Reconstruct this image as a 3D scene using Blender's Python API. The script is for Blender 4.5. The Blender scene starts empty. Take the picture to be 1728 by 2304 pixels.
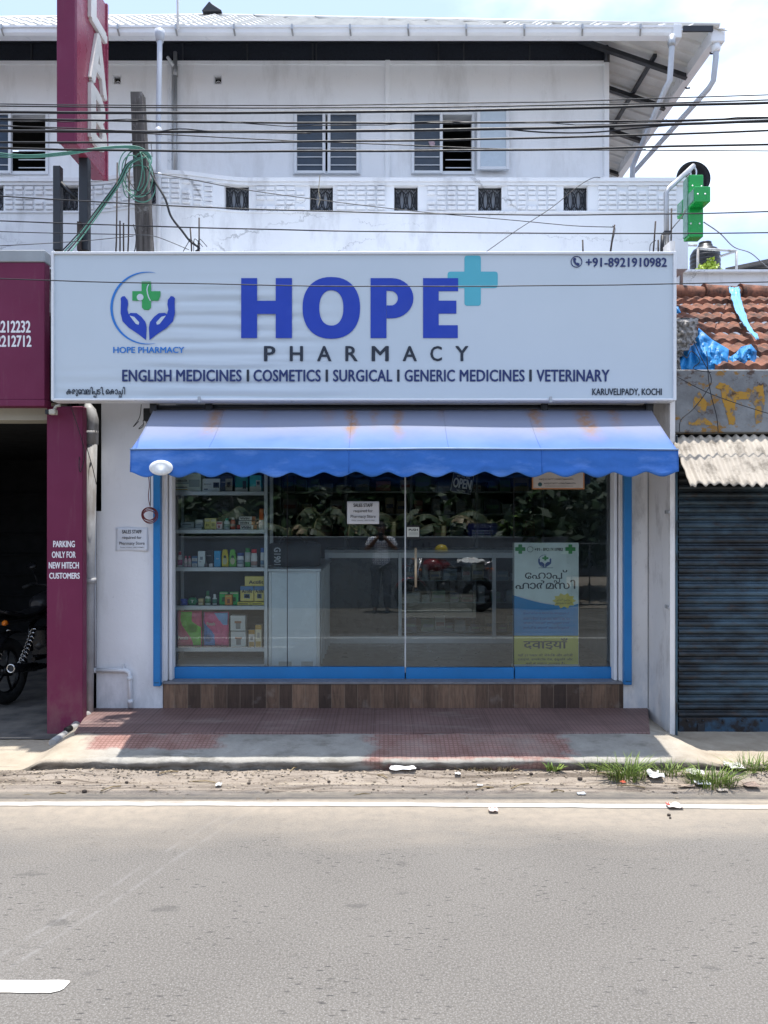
import bpy, bmesh, math, random
from mathutils import Vector, Matrix, noise
random.seed(11)
S = bpy.context.scene
C = S.collection
R = math.radians
F, CX, CY, H = 1731.0, 864.0, 1152.0, 1.85      # focal length in photo pixels, optical axis, eye height
def X(px, Y): return (px - CX) * Y / F
def Z(py, Y): return H + (CY - py) * Y / F
def P(px, py, Y): return Vector((X(px, Y), Y, Z(py, Y)))

# ---------------------------------------------------------------- camera, sky, sun, exposure
cd = bpy.data.cameras.new('camera')
cam = bpy.data.objects.new('camera', cd); C.objects.link(cam)
cam.location = (0, 0, H); cam.rotation_euler = (R(90), 0, 0)
cd.sensor_fit = 'VERTICAL'; cd.sensor_height = 36; cd.lens = 36 * F / 2304
cd.clip_start = 0.05; cd.clip_end = 2000
S.camera = cam
TO_SUN = Vector((0.035, 0.034, 1)).normalized()
sl = bpy.data.lights.new('sun', 'SUN'); sl.energy = 3.0; sl.angle = R(0.5); sl.color = (1, .97, .925)
so = bpy.data.objects.new('sun', sl); C.objects.link(so)
so.rotation_euler = TO_SUN.to_track_quat('Z', 'Y').to_euler()
W = bpy.data.worlds.new('World'); S.world = W; W.use_nodes = True
wn = W.node_tree.nodes; wl = W.node_tree.links; wn.clear()
sky = wn.new('ShaderNodeTexSky'); sky.sky_type = 'NISHITA'; sky.sun_disc = False
sky.sun_elevation = math.asin(TO_SUN.z); sky.sun_rotation = math.atan2(TO_SUN.x, TO_SUN.y)
sky.air_density = 1.0; sky.dust_density = 2.0; sky.ozone_density = 1.6
tc = wn.new('ShaderNodeTexCoord'); mp = wn.new('ShaderNodeMapping'); mp.inputs['Scale'].default_value = (1.6, 1.6, 3.2)
mp.inputs['Location'].default_value = (0.15, 0.0, 0.35)
cn = wn.new('ShaderNodeTexNoise'); cn.inputs['Scale'].default_value = 1.7; cn.inputs['Detail'].default_value = 7; cn.inputs['Roughness'].default_value = .52
cr = wn.new('ShaderNodeMapRange'); cr.inputs['From Min'].default_value = .45; cr.inputs['From Max'].default_value = .68
cr.interpolation_type = 'SMOOTHSTEP'
hz = wn.new('ShaderNodeMix'); hz.data_type = 'RGBA'; hz.inputs['Factor'].default_value = .62; hz.inputs['B'].default_value = (3.8, 4.9, 7.6, 1)
mx = wn.new('ShaderNodeMix'); mx.data_type = 'RGBA'; mx.inputs['B'].default_value = (6.9, 7.7, 8.6, 1)
bg = wn.new('ShaderNodeBackground'); bg.inputs['Strength'].default_value = .1
wo = wn.new('ShaderNodeOutputWorld')
wl.new(tc.outputs['Generated'], mp.inputs['Vector']); wl.new(mp.outputs[0], cn.inputs['Vector']); wl.new(cn.outputs['Fac'], cr.inputs['Value'])
wl.new(cr.outputs[0], mx.inputs['Factor']); wl.new(sky.outputs[0], hz.inputs['A']); wl.new(hz.outputs['Result'], mx.inputs['A'])
wl.new(mx.outputs['Result'], bg.inputs['Color']); wl.new(bg.outputs[0], wo.inputs[0])
vs = S.view_settings
vs.view_transform = 'Standard'; vs.look = 'None'; vs.gamma = 1; vs.use_curve_mapping = False; vs.exposure = 1.2
S.cycles.max_bounces = 10; S.cycles.transparent_max_bounces = 12

# ---------------------------------------------------------------- materials
def hexc(r, g, b):
    f = lambda c: (c / 255 / 12.92) if c / 255 <= .04045 else ((c / 255 + .055) / 1.055) ** 2.4
    return (f(r), f(g), f(b))
class NT:
    def __init__(s, name):
        s.m = bpy.data.materials.new(name); s.m.use_nodes = True
        s.t = s.m.node_tree; s.t.nodes.clear()
        s.out = s.t.nodes.new('ShaderNodeOutputMaterial'); s.b = s.t.nodes.new('ShaderNodeBsdfPrincipled')
        s.t.links.new(s.b.outputs[0], s.out.inputs[0])
        s.pos = s.t.nodes.new('ShaderNodeNewGeometry').outputs['Position']
    def link(s, a, b): s.t.links.new(a, b)
    def put(s, sock, v):
        if hasattr(v, 'is_linked'): s.link(v, sock)
        elif isinstance(v, tuple) and len(v) == 3 and sock.type == 'RGBA': sock.default_value = (*v, 1)
        else: sock.default_value = v
    def map(s, sc=(1, 1, 1), loc=(0, 0, 0), vec=None):
        n = s.t.nodes.new('ShaderNodeMapping'); n.inputs['Scale'].default_value = sc; n.inputs['Location'].default_value = loc
        s.link(vec or s.pos, n.inputs['Vector']); return n.outputs[0]
    def noise(s, scale, detail=4, rough=.55, vec=None, dist=0):
        n = s.t.nodes.new('ShaderNodeTexNoise'); n.inputs['Scale'].default_value = scale; n.inputs['Detail'].default_value = detail
        n.inputs['Roughness'].default_value = rough; n.inputs['Distortion'].default_value = dist
        s.link(vec or s.pos, n.inputs['Vector']); return n.outputs['Fac']
    def voro(s, scale, vec=None, feature='F1', out='Distance', dim='3D'):
        n = s.t.nodes.new('ShaderNodeTexVoronoi'); n.voronoi_dimensions = dim; n.feature = feature; n.inputs['Scale'].default_value = scale
        s.link(vec or s.pos, n.inputs['Vector']); return n.outputs[out]
    def rng(s, v, a, b, c=0, d=1, smooth=False):
        n = s.t.nodes.new('ShaderNodeMapRange'); n.clamp = True
        if smooth: n.interpolation_type = 'SMOOTHSTEP'
        s.link(v, n.inputs['Value'])
        for k, q in zip(('From Min', 'From Max', 'To Min', 'To Max'), (a, b, c, d)): n.inputs[k].default_value = q
        return n.outputs[0]
    def mix(s, f, a, b, mode='MIX'):
        n = s.t.nodes.new('ShaderNodeMix'); n.data_type = 'RGBA'; n.blend_type = mode
        s.put(n.inputs['Factor'], f); s.put(n.inputs['A'], a); s.put(n.inputs['B'], b); return n.outputs['Result']
    def math(s, op, a, b=0.0, c=None):
        n = s.t.nodes.new('ShaderNodeMath'); n.operation = op
        s.put(n.inputs[0], a); s.put(n.inputs[1], b)
        if c is not None: s.put(n.inputs[2], c)
        return n.outputs[0]
    def xyz(s, vec=None):
        n = s.t.nodes.new('ShaderNodeSeparateXYZ'); s.link(vec or s.pos, n.inputs[0]); return n.outputs
    def comb(s, x, y, z):
        n = s.t.nodes.new('ShaderNodeCombineXYZ')
        for k, q in enumerate((x, y, z)): s.put(n.inputs[k], q)
        return n.outputs[0]
    def bump(s, h, strength=.4, dist=.01):
        n = s.t.nodes.new('ShaderNodeBump'); n.inputs['Strength'].default_value = strength; n.inputs['Distance'].default_value = dist
        s.link(h, n.inputs['Height']); s.link(n.outputs[0], s.b.inputs['Normal']); return n
    def fin(s, col, rough=.6, metal=0, spec=.5):
        s.put(s.b.inputs['Base Color'], col); s.put(s.b.inputs['Roughness'], rough); s.put(s.b.inputs['Metallic'], metal)
        s.b.inputs['Specular IOR Level'].default_value = spec; return s.m
def sc3(c, k): return tuple(min(1, x * k) for x in c[:3])
def mk(name, col, rough=.6, var=.14, vs=3., metal=0., bump=0., bs=70., spec=.4, col2=None, t0=.55, t1=.68, s2=(3, 3, 3), d2=6):
    """plain weathered surface: base colour with cloudy and fine variation, optional stains of col2, optional bump"""
    n = NT(name)
    c = n.mix(n.rng(n.noise(vs, 5), .3, .7), sc3(col, 1 - var), sc3(col, 1 + var * .6))
    c = n.mix(n.rng(n.noise(vs * 14, 3), .35, .65), c, sc3(col, 1 - var * .5)) if False else n.mix(n.rng(n.noise(vs * 14, 3), .3, .7, 0, .35), c, sc3(col, 1 - var))
    if col2: c = n.mix(n.rng(n.noise(1, d2, .62, n.map(s2)), t0, t1), c, col2)
    if bump: n.bump(n.noise(bs, 4), bump, .006)
    return n.fin(c, n.rng(n.noise(vs * 3, 4), .3, .7, max(.05, rough - .1), min(1, rough + .1)), metal, spec)
M = {}
def pm(col, rough=.5, metal=0.):
    """a small flat-coloured print, plastic or paper, cached by colour"""
    k = (tuple(round(c, 3) for c in col), rough, metal)
    if k not in M: M[k] = mk('print_%d' % len(M), col, rough, .10, 9, metal)
    return M[k]
def glass_mat(name, tint, refl=1.0, haze=0.0):
    m = bpy.data.materials.new(name); m.use_nodes = True; t = m.node_tree; t.nodes.clear()
    o = t.nodes.new('ShaderNodeOutputMaterial'); tr = t.nodes.new('ShaderNodeBsdfTransparent'); gl = t.nodes.new('ShaderNodeBsdfGlossy')
    gl.inputs['Roughness'].default_value = haze; tr.inputs['Color'].default_value = (*tint, 1); gl.inputs['Color'].default_value = (.93, .97, 1, 1)
    fr = t.nodes.new('ShaderNodeFresnel'); fr.inputs['IOR'].default_value = 1.5
    mu = t.nodes.new('ShaderNodeMath'); mu.operation = 'MULTIPLY'; mu.inputs[1].default_value = refl; mu.use_clamp = True
    ms = t.nodes.new('ShaderNodeMixShader')
    t.links.new(fr.outputs[0], mu.inputs[0]); t.links.new(mu.outputs[0], ms.inputs[0]); t.links.new(tr.outputs[0], ms.inputs[1])
    t.links.new(gl.outputs[0], ms.inputs[2]); t.links.new(ms.outputs[0], o.inputs[0]); return m

# ---------------------------------------------------------------- mesh helpers
WL = {}
class MB:
    def __init__(s): s.v = []; s.f = []; s.mi = []; s.sm = []
    def add(s, v, f, mi=0, smooth=False):
        k = len(s.v); s.v += [Vector(p) for p in v]
        for q in f: s.f.append([i + k for i in q]); s.mi.append(mi); s.sm.append(smooth)
        return s
    def box(s, x0, x1, y0, y1, z0, z1, mi=0):
        v = [(x, y, z) for z in (z0, z1) for y in (y0, y1) for x in (x0, x1)]
        return s.add(v, [(0, 2, 3, 1), (4, 5, 7, 6), (0, 1, 5, 4), (2, 6, 7, 3), (0, 4, 6, 2), (1, 3, 7, 5)], mi)
    def prism(s, pts, y0, y1, mi=0, smooth=False):
        n = len(pts); v = [(x, y0, z) for x, z in pts] + [(x, y1, z) for x, z in pts]
        s.add(v, [list(range(n)), list(range(2 * n - 1, n - 1, -1))], mi)
        k = len(s.v) - 2 * n
        for i in range(n):
            j = (i + 1) % n; s.f.append([k + i, k + j, k + n + j, k + n + i]); s.mi.append(mi); s.sm.append(smooth)
        return s
    def flat(s, pts, z0, z1, mi=0):
        n = len(pts); v = [(x, y, z0) for x, y in pts] + [(x, y, z1) for x, y in pts]
        return s.add(v, [list(range(n)), list(range(2 * n - 1, n - 1, -1))] + [[i, (i + 1) % n, n + (i + 1) % n, n + i] for i in range(n)], mi)
    def tube(s, pts, r, n=8, mi=0, cap=True, closed=False):
        pts = [Vector(p) for p in pts]; m = len(pts); rr = r if isinstance(r, (list, tuple)) else [r] * m
        v = []; up = None
        for i, p in enumerate(pts):
            a = pts[(i - 1) % m] if (closed or i) else p; b = pts[(i + 1) % m] if (closed or i < m - 1) else p
            d = (b - a); d = d.normalized() if d.length > 1e-9 else Vector((0, 0, 1))
            if up is None: up = Vector((0, 0, 1)) if abs(d.z) < .9 else Vector((1, 0, 0))
            sd = d.cross(up); sd = sd.normalized() if sd.length > 1e-6 else d.orthogonal().normalized()
            up = sd.cross(d).normalized()
            for k in range(n):
                t = 2 * math.pi * k / n; v.append(p + (sd * math.cos(t) + up * math.sin(t)) * rr[i])
        f = []
        for i in range(m if closed else m - 1):
            for k in range(n):
                a = i * n + k; b = i * n + (k + 1) % n; c = ((i + 1) % m) * n + (k + 1) % n; d = ((i + 1) % m) * n + k
                f.append((a, b, c, d))
        s.add(v, f, mi, True)
        if cap and not closed:
            k = len(s.v) - m * n
            s.f += [[k + i for i in range(n)][::-1], [k + (m - 1) * n + i for i in range(n)]]; s.mi += [mi, mi]; s.sm += [False, False]
        return s
    def lathe(s, prof, c, n=16, mi=0, sx=1., sy=1., axis='z', smooth=True):
        v = []
        for r, h in prof:
            for k in range(n):
                t = 2 * math.pi * k / n; a, b = r * math.cos(t) * sx, r * math.sin(t) * sy
                p = (a, b, h) if axis == 'z' else ((a, h, b) if axis == 'y' else (h, a, b))
                v.append((c[0] + p[0], c[1] + p[1], c[2] + p[2]))
        f = [(i * n + k, i * n + (k + 1) % n, (i + 1) * n + (k + 1) % n, (i + 1) * n + k) for i in range(len(prof) - 1) for k in range(n)]
        s.add(v, f, mi, smooth); k0 = len(s.v) - len(v)
        s.f += [[k0 + k for k in range(n)][::-1], [k0 + (len(prof) - 1) * n + k for k in range(n)]]; s.mi += [mi, mi]; s.sm += [False, False]
        return s
    def grid(s, fn, nu, nv, mi=0, smooth=True):
        v = [fn(i / nu, j / nv) for j in range(nv + 1) for i in range(nu + 1)]
        f = [(j * (nu + 1) + i, j * (nu + 1) + i + 1, (j + 1) * (nu + 1) + i + 1, (j + 1) * (nu + 1) + i) for j in range(nv) for i in range(nu)]
        return s.add(v, f, mi, smooth)
    def build(s, name, mat, parent=None, bevel=0, seg=1, recalc=True, solid=0, subsurf=0):
        o0 = WL.get(parent.name, Vector((0, 0, 0))) if parent else None
        if o0 is None:
            lo = [min(p[i] for p in s.v) for i in range(3)]; hi = [max(p[i] for p in s.v) for i in range(3)]
            o0 = Vector(((lo[0] + hi[0]) / 2, (lo[1] + hi[1]) / 2, lo[2]))
        me = bpy.data.meshes.new(name); me.from_pydata([p - o0 for p in s.v], [], s.f)
        for m in (mat if isinstance(mat, (list, tuple)) else [mat]): me.materials.append(m)
        me.polygons.foreach_set('material_index', s.mi); me.polygons.foreach_set('use_smooth', s.sm)
        if bevel or recalc:
            bm = bmesh.new(); bm.from_mesh(me)
            if recalc: bmesh.ops.recalc_face_normals(bm, faces=bm.faces)
            if bevel:
                es = [e for e in bm.edges if len(e.link_faces) == 2 and e.calc_face_angle(0) > .6]
                bmesh.ops.bevel(bm, geom=es, offset=bevel, segments=seg, profile=.5, affect='EDGES', clamp_overlap=True)
            bm.to_mesh(me); bm.free()
        me.update()
        o = bpy.data.objects.new(name, me); C.objects.link(o)
        if parent: o.parent = parent; WL[o.name] = o0
        else: o.location = o0; WL[o.name] = o0
        if solid:
            md = o.modifiers.new('solid', 'SOLIDIFY'); md.thickness = solid; md.offset = 0
        if subsurf:
            md = o.modifiers.new('sub', 'SUBSURF'); md.levels = md.render_levels = subsurf
        return o
def tag(o, label, cat, group=None):
    o['label'] = label; o['category'] = cat
    if group: o['group'] = group
    return o
def struct(o): o['kind'] = 'structure'; return o
def stuff(o, label, cat): o['kind'] = 'stuff'; return tag(o, label, cat)
def thing(name, label, cat, loc=(0, 0, 0), group=None):
    o = bpy.data.objects.new(name, None); C.objects.link(o); o.location = loc; o.empty_display_size = .1
    WL[o.name] = Vector(loc); return tag(o, label, cat, group)
def copy_tree(o, parent=None):
    c = o.copy(); C.objects.link(c); c.parent = parent
    for ch in list(o.children): copy_tree(ch, c)
    return c
# lettering: the built-in font turned into thin solid meshes
def glyphs(body, offset=0., sp=1., ru=3):
    cu = bpy.data.curves.new('letters', 'FONT'); cu.body = body; cu.space_character = sp; cu.resolution_u = ru
    ob = bpy.data.objects.new('letters', cu); me = ob.to_mesh()
    v = [(p.co.x, p.co.y) for p in me.vertices]; f = [list(p.vertices) for p in me.polygons]
    ob.to_mesh_clear(); bpy.data.objects.remove(ob); bpy.data.curves.remove(cu)
    return v, f
def compose(parts, offset=0.):
    """glyph runs side by side; a run marked '_' hangs small below the one before (stacked conjunct)"""
    V, Fc = [], []; x = 0; last = (0, 0)
    for p in parts:
        below = p.startswith('_'); v, f = glyphs(p.strip('_'))
        if not v: x += .3; continue
        a = min(q[0] for q in v); b = max(q[0] for q in v); k = len(V)
        if below: V += [(last[0] + (last[1] - last[0]) * .15 + (q[0] - a) * .62, q[1] * .6 - .36) for q in v]
        else:
            V += [(x + q[0] - a, q[1]) for q in v]; last = (x, x + b - a); x += b - a + .06
        Fc += [[i + k for i in q] for q in f]
    return V, Fc
def text(body, x0, x1, z0, z1, y, mat, parent, name='lettering', offset=0., th=.0012, mirror=False, rot=0., quarter=False, sp=1., vf=None):
    v, f = vf or glyphs(body, 0, sp)
    if not v: return None
    if mirror: v = [(-a, b) for a, b in v]
    if quarter: v = [(b, -a) for a, b in v]
    ax, bx = min(q[0] for q in v), max(q[0] for q in v); az, bz = min(q[1] for q in v), max(q[1] for q in v)
    fx = (x1 - x0) / max(1e-6, bx - ax); fz = (z1 - z0) / max(1e-6, bz - az); cx, cz = (x0 + x1) / 2, (z0 + z1) / 2
    ca, sa = math.cos(R(rot)), math.sin(R(rot)); out = []
    for a, b in v:
        p, q = x0 + (a - ax) * fx - cx, z0 + (b - az) * fz - cz
        out.append((cx + p * ca - q * sa, cz + p * sa + q * ca))
    n = len(out); mb = MB(); edges = set()
    for q in f:
        for i in range(len(q)): edges.add((q[i], q[(i + 1) % len(q)]))
    rim = [(a, b) for a, b in edges if (b, a) not in edges]
    shifts = [(0, 0, 0)] if not offset else [(-offset, 0, 0), (offset, 0, 1), (0, -offset * .55, 2), (0, offset * .55, 3)]   # heavier weight: the stroke drawn four times
    for du, dv, j in shifts:
        du, dv = du * abs(fx), dv * abs(fz); yj = y + .00012 * j; k = len(mb.v)
        mb.v += [Vector((a + du, yj, b + dv)) for a, b in out] + [Vector((a + du, y + th, b + dv)) for a, b in out]
        for q in f: mb.f.append([i + k for i in q])
        for a, b in rim: mb.f.append([b + k, a + k, a + n + k, b + n + k])
    mb.mi = [0] * len(mb.f); mb.sm = [False] * len(mb.f)
    return mb.build(name, mat, parent, recalc=False)
def ptext(body, px0, px1, py0, py1, Y, mat, parent, **k):
    return text(body, X(px0, Y), X(px1, Y), Z(py1, Y), Z(py0, Y), Y, mat, parent, **k)
def sheet(px0, px1, py0, py1, Y, th=.002):
    return MB().box(X(px0, Y), X(px1, Y), Y, Y + th, Z(py1, Y), Z(py0, Y))
def catm(pts, k=6):
    pts = [Vector(p) for p in pts]; out = []
    for i in range(len(pts) - 1):
        a = pts[max(0, i - 1)]; b = pts[i]; c = pts[i + 1]; d = pts[min(len(pts) - 1, i + 2)]
        for j in range(k):
            t = j / k
            out.append(.5 * ((2 * b) + (c - a) * t + (2 * a - 5 * b + 4 * c - d) * t * t + (3 * b - a - 3 * c + d) * t ** 3))
    out.append(pts[-1]); return out
def nz(x, y=0., z=0.): return noise.noise(Vector((x, y, z)))
def sst(a, b, x):
    t = max(0., min(1., (x - a) / (b - a))); return t * t * (3 - 2 * t)
# ---------------------------------------------------------------- surfaces
def asphalt():
    n = NT('asphalt'); px = n.xyz()
    c = n.mix(n.rng(n.noise(.7, 5), .32, .68), (.130, .117, .100), (.176, .160, .138))
    agg = n.noise(95, 3, .95)                                                   # aggregate grain
    c = n.mix(n.rng(agg, .34, .66, 0, 1), n.mix(.35, c, (.28, .265, .25)), n.mix(.5, c, (.05, .048, .047)))
    c = n.mix(n.rng(n.voro(75, dim='2D'), .0, .30, .4, 0), c, (.36, .35, .33))
    spots = n.rng(n.noise(1, 3, .5, n.map((3.6, 8.5, 1), (3, 1, 0))), .655, .71)  # oil drips and patches
    c = n.mix(n.math('MULTIPLY', spots, .4), c, (.06, .057, .055))
    chips = n.rng(n.voro(6.5, n.map((1, 3.4, 1)), dim='2D'), .05, .12, 1, 0)
    keep = n.rng(n.noise(2.3, 3), .46, .60)
    c = n.mix(n.math('MULTIPLY', n.math('MULTIPLY', chips, keep), .8), c, (.045, .043, .042))
    c = n.mix(n.math('MULTIPLY', n.rng(n.voro(13, n.map((1, 3.2, 1), (2, 7, 0)), dim='2D'), .05, .10, 1, 0), n.rng(n.noise(3.1, 3, .5, n.map((1, 1, 1), (5, 2, 0))), .44, .62, 0, .75)), c, (.05, .048, .046))
    c = n.mix(n.math('MULTIPLY', n.rng(n.voro(5, n.map((1, 1.3, 1), (8, 1, 0)), dim='2D'), .010, .018, 1, 0), .5), c, (.40, .39, .36))
    tr = n.math('SUBTRACT', n.math('ADD', px[0], n.math('MULTIPLY', px[1], -.42)), n.math('MULTIPLY', n.noise(.5, 2), .25))
    for k_t in (-3.05, -2.93): c = n.mix(n.math('MULTIPLY', n.rng(n.math('ABSOLUTE', n.math('SUBTRACT', tr, k_t)), .0, .022, .3, 0), n.rng(n.noise(6, 5, .7), .4, .6)), c, (.30, .29, .28))
    # dry sand drifted in from the verge
    edge = n.math('ADD', px[1], n.math('MULTIPLY', n.noise(1, 5, .6, n.map((.8, 2.5, 1))), .9))
    sand = n.math('MULTIPLY', n.rng(edge, 4.55, 5.45, 0, 1, True), n.rng(n.noise(14, 5, .7), .25, .6, .55, 1))
    c = n.mix(sand, c, (.335, .285, .225))
    n.bump(n.noise(260, 3, .7), .35, .004)
    return n.fin(c, .85, 0, .2)
def dirt(name='dirt', a=(.265, .22, .178), b=(.36, .305, .25), dark=(.125, .10, .078)):
    n = NT(name)
    c = n.mix(n.rng(n.noise(3.5, 7, .65), .3, .7), a, b)
    c = n.mix(n.rng(n.noise(1, 6, .7, n.map((2.2, 11, 8))), .50, .66, 0, .9), c, dark)
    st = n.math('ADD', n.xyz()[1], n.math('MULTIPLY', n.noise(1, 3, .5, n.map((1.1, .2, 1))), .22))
    c = n.mix(n.math('MULTIPLY', n.rng(n.noise(1, 4, .6, n.comb(n.math('MULTIPLY', n.xyz()[0], .45), n.math('MULTIPLY', st, 24.), 0.)), .56, .63), .85), c, dark)  # dark streaks painted along the road for cable shadow and rut lines
    c = n.mix(n.rng(n.voro(60), 0, .25, .35, 0), c, (.5, .43, .35))
    n.bump(n.noise(45, 6, .65), .8, .02)
    return n.fin(c, .9, 0, .2)
def pavement_mat():
    n = NT('weathered_pavement'); wob = n.noise(7, 5, .65)
    x = n.math('ADD', n.xyz()[0], n.math('MULTIPLY', n.math('SUBTRACT', wob, .5), .45)); y = n.math('ADD', n.xyz()[1], n.math('MULTIPLY', n.math('SUBTRACT', wob, .5), .14))
    cem = n.mix(n.rng(n.noise(4, 7, .65), .3, .7), (.26, .245, .215), (.40, .38, .34))
    cem = n.mix(n.rng(n.noise(1, 6, .7, n.map((5, 9, 5))), .52, .68, 0, .75), cem, (.17, .155, .13))
    sandy = n.mix(n.rng(n.noise(5, 7, .6), .3, .7), (.32, .265, .20), (.45, .39, .305))
    tile = n.mix(n.rng(n.noise(6, 5), .3, .7), (.27, .15, .125), (.40, .245, .21))
    rib = n.t.nodes.new('ShaderNodeTexBrick'); rib.offset = 0; rib.inputs['Scale'].default_value = 1; rib.inputs['Brick Width'].default_value = .032; rib.inputs['Row Height'].default_value = .032
    rib.inputs['Mortar Size'].default_value = .005; rib.inputs['Color1'].default_value = (1, 1, 1, 1); rib.inputs['Color2'].default_value = (.92, .92, .92, 1); rib.inputs['Mortar'].default_value = (.62, .58, .56, 1)
    n.link(n.pos, rib.inputs['Vector'])
    tile = n.mix(.8, tile, rib.outputs['Color'], 'MULTIPLY')
    tile = n.mix(n.rng(n.noise(2.5, 6, .7), .46, .70, 0, .6), tile, (.34, .29, .25))
    inx = lambda a, b: n.math('MULTIPLY', n.rng(x, a - .05, a + .05), n.rng(x, b - .05, b + .05, 1, 0))
    msk = n.math('MAXIMUM', n.math('MULTIPLY', inx(-2.2, -1.22), n.rng(y, 5.60, 5.63)), n.math('MULTIPLY', inx(-.1, 1.36), n.rng(y, 5.44, 5.47)))
    msk = n.math('MULTIPLY', msk, n.rng(y, 5.86, 5.89, 1, 0))
    c = n.mix(n.rng(n.xyz()[0], -2.3, -1.9, 1, 0), cem, sandy); c = n.mix(n.rng(n.xyz()[0], 1.9, 2.3), c, sandy)
    c = n.mix(msk, c, tile)
    kerb = n.rng(n.xyz()[2], .045, .098, 1, 0)
    c = n.mix(n.math('MULTIPLY', kerb, n.math('MULTIPLY', n.rng(n.noise(1, 6, .7, n.map((6, 1, 14))), .30, .5), n.rng(n.xyz()[1], 5.45, 5.48, 1, 0))), c, (.115, .10, .08))
    n.bump(n.noise(30, 7, .65), .6, .012)
    return n.fin(c, .88, 0, .2)
def porch_tile():
    n = NT('porch_tiles')
    c = n.mix(n.rng(n.noise(2.2, 6, .6), .3, .7), (.175, .108, .098), (.26, .165, .15))
    br = n.t.nodes.new('ShaderNodeTexBrick'); br.offset = 0
    for k, q in (('Scale', 1), ('Brick Width', .034), ('Row Height', .034), ('Mortar Size', .005), ('Color1', (1, 1, 1, 1)), ('Color2', (.9, .9, .9, 1)), ('Mortar', (.55, .52, .5, 1))): br.inputs[k].default_value = q
    n.link(n.pos, br.inputs['Vector'])
    c = n.mix(.75, c, br.outputs['Color'], 'MULTIPLY')
    big = n.t.nodes.new('ShaderNodeTexBrick'); big.offset = 0
    for k, q in (('Scale', 1), ('Brick Width', .305), ('Row Height', .305), ('Mortar Size', .004), ('Color1', (1, 1, 1, 1)), ('Color2', (.86, .86, .86, 1)), ('Mortar', (.45, .42, .4, 1))): big.inputs[k].default_value = q
    n.link(n.map((1, 1, 1), (.08, .02, 0)), big.inputs['Vector'])
    c = n.mix(.8, c, big.outputs['Color'], 'MULTIPLY')
    c = n.mix(n.rng(n.noise(1, 6, .7, n.map((1.3, 4, 2))), .54, .72, 0, .55), c, (.34, .29, .25))
    n.bump(br.outputs['Fac'], -.5, .004)
    return n.fin(c, .6, 0, .35)
def plank_tile():
    n = NT('wood_look_tiles'); p = n.xyz()
    k = n.math('FLOOR', n.math('DIVIDE', p[0], .112)); row = n.math('FLOOR', n.math('DIVIDE', n.math('SUBTRACT', p[2], .155), .128))
    w = n.t.nodes.new('ShaderNodeTexWhiteNoise'); w.noise_dimensions = '2D'; n.link(n.comb(k, 3., 0.), w.inputs['Vector'])
    g = n.noise(1, 6, .6, n.map((42, 1, 5)), 1.2)
    base = n.mix(w.outputs['Value'], (.05, .032, .025), (.27, .165, .105))
    c = n.mix(n.rng(g, .35, .65), n.mix(.5, base, (.02, .013, .01)), base)
    fx = n.math('FRACT', n.math('DIVIDE', p[0], .112)); fz = n.math('FRACT', n.math('DIVIDE', n.math('SUBTRACT', p[2], .155), .128))
    c = n.mix(n.math('MAXIMUM', n.rng(fx, .96, .97), n.math('MULTIPLY', n.rng(fz, .975, .985), n.rng(w.outputs['Value'], .5, .6, .15, .8))), c, (.19, .14, .10))
    c = n.mix(n.rng(n.noise(9, 5), .6, .8, 0, .4), c, (.3, .26, .22))
    n.bump(g, .12, .003)
    return n.fin(c, .42, 0, .45)
def plaster(name, a, b, stain, amt=.5, sy=(5, 5, .9), crack=False, low=None):
    n = NT(name)
    c = n.mix(n.rng(n.noise(1.6, 6, .6), .3, .7), a, b)
    c = n.mix(n.math('MULTIPLY', n.rng(n.noise(1, 7, .68, n.map(sy)), .52, .74), amt), c, stain)
    c = n.mix(n.rng(n.noise(38, 4, .7), .66, .76, 0, .4), c, sc3(stain, .6))
    if crack:
        cv = n.rng(n.voro(1, n.comb(n.math('MULTIPLY', n.xyz()[0], .6), 0., n.math('ADD', n.math('MULTIPLY', n.xyz()[2], 3.2), n.noise(5, 6, .7))), 'DISTANCE_TO_EDGE'), .004, .011, 1, 0)
        c = n.mix(n.math('MULTIPLY', cv, n.rng(n.noise(1.1, 3), .48, .58, 0, .45)), c, (.12, .12, .13))
    if low:
        c = n.mix(n.math('MULTIPLY', n.rng(n.xyz()[2], .2, .75, 1, 0), n.rng(n.noise(1, 7, .7, n.map((7, 7, 3))), .42, .62, .15, .8)), c, low)
    n.bump(n.noise(26, 6, .62), .25, .008)
    return n.fin(c, .8, 0, .25)
def awning_cloth():
    n = NT('faded_awning_cloth'); p = n.xyz()
    c = n.mix(n.rng(n.noise(2.2, 6), .3, .7), (.068, .145, .41), (.105, .19, .465))
    c = n.mix(n.rng(n.math('ADD', p[2], n.math('MULTIPLY', n.noise(3, 5), .12)), 2.38, 2.60, 0, .72, True), c, (.285, .28, .275))   # dust near the roller
    tot = None
    for px, w, zl, a in ((470, .035, 2.36, .6), (585, .02, 2.52, .35), (735, .03, 2.47, .35), (790, .022, 2.31, .9), (842, .018, 2.42, .4), (897, .02, 2.33, .6), (1000, .02, 2.5, .35), (1218, .03, 2.38, .65), (1330, .04, 2.33, .8), (1398, .025, 2.42, .5)):
        bend = n.math('MULTIPLY', n.math('SUBTRACT', n.noise(7, 4), .5), .12)
        d = n.math('ABSOLUTE', n.math('SUBTRACT', n.math('ADD', p[0], bend), X(px, 5.85)))
        s = n.math('MULTIPLY', n.rng(d, 0, w * 3.0, min(1, a * 1.4), 0, True), n.rng(p[2], zl, zl + .22, 0, 1, True))
        tot = s if tot is None else n.math('MAXIMUM', tot, s)
    tot = n.math('MULTIPLY', tot, n.rng(n.noise(22, 5, .7), .25, .55))
    c = n.mix(tot, c, (.30, .17, .10))
    n.bump(n.noise(12, 5), .15, .01)
    return n.fin(c, .75, 0, .25)
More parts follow.
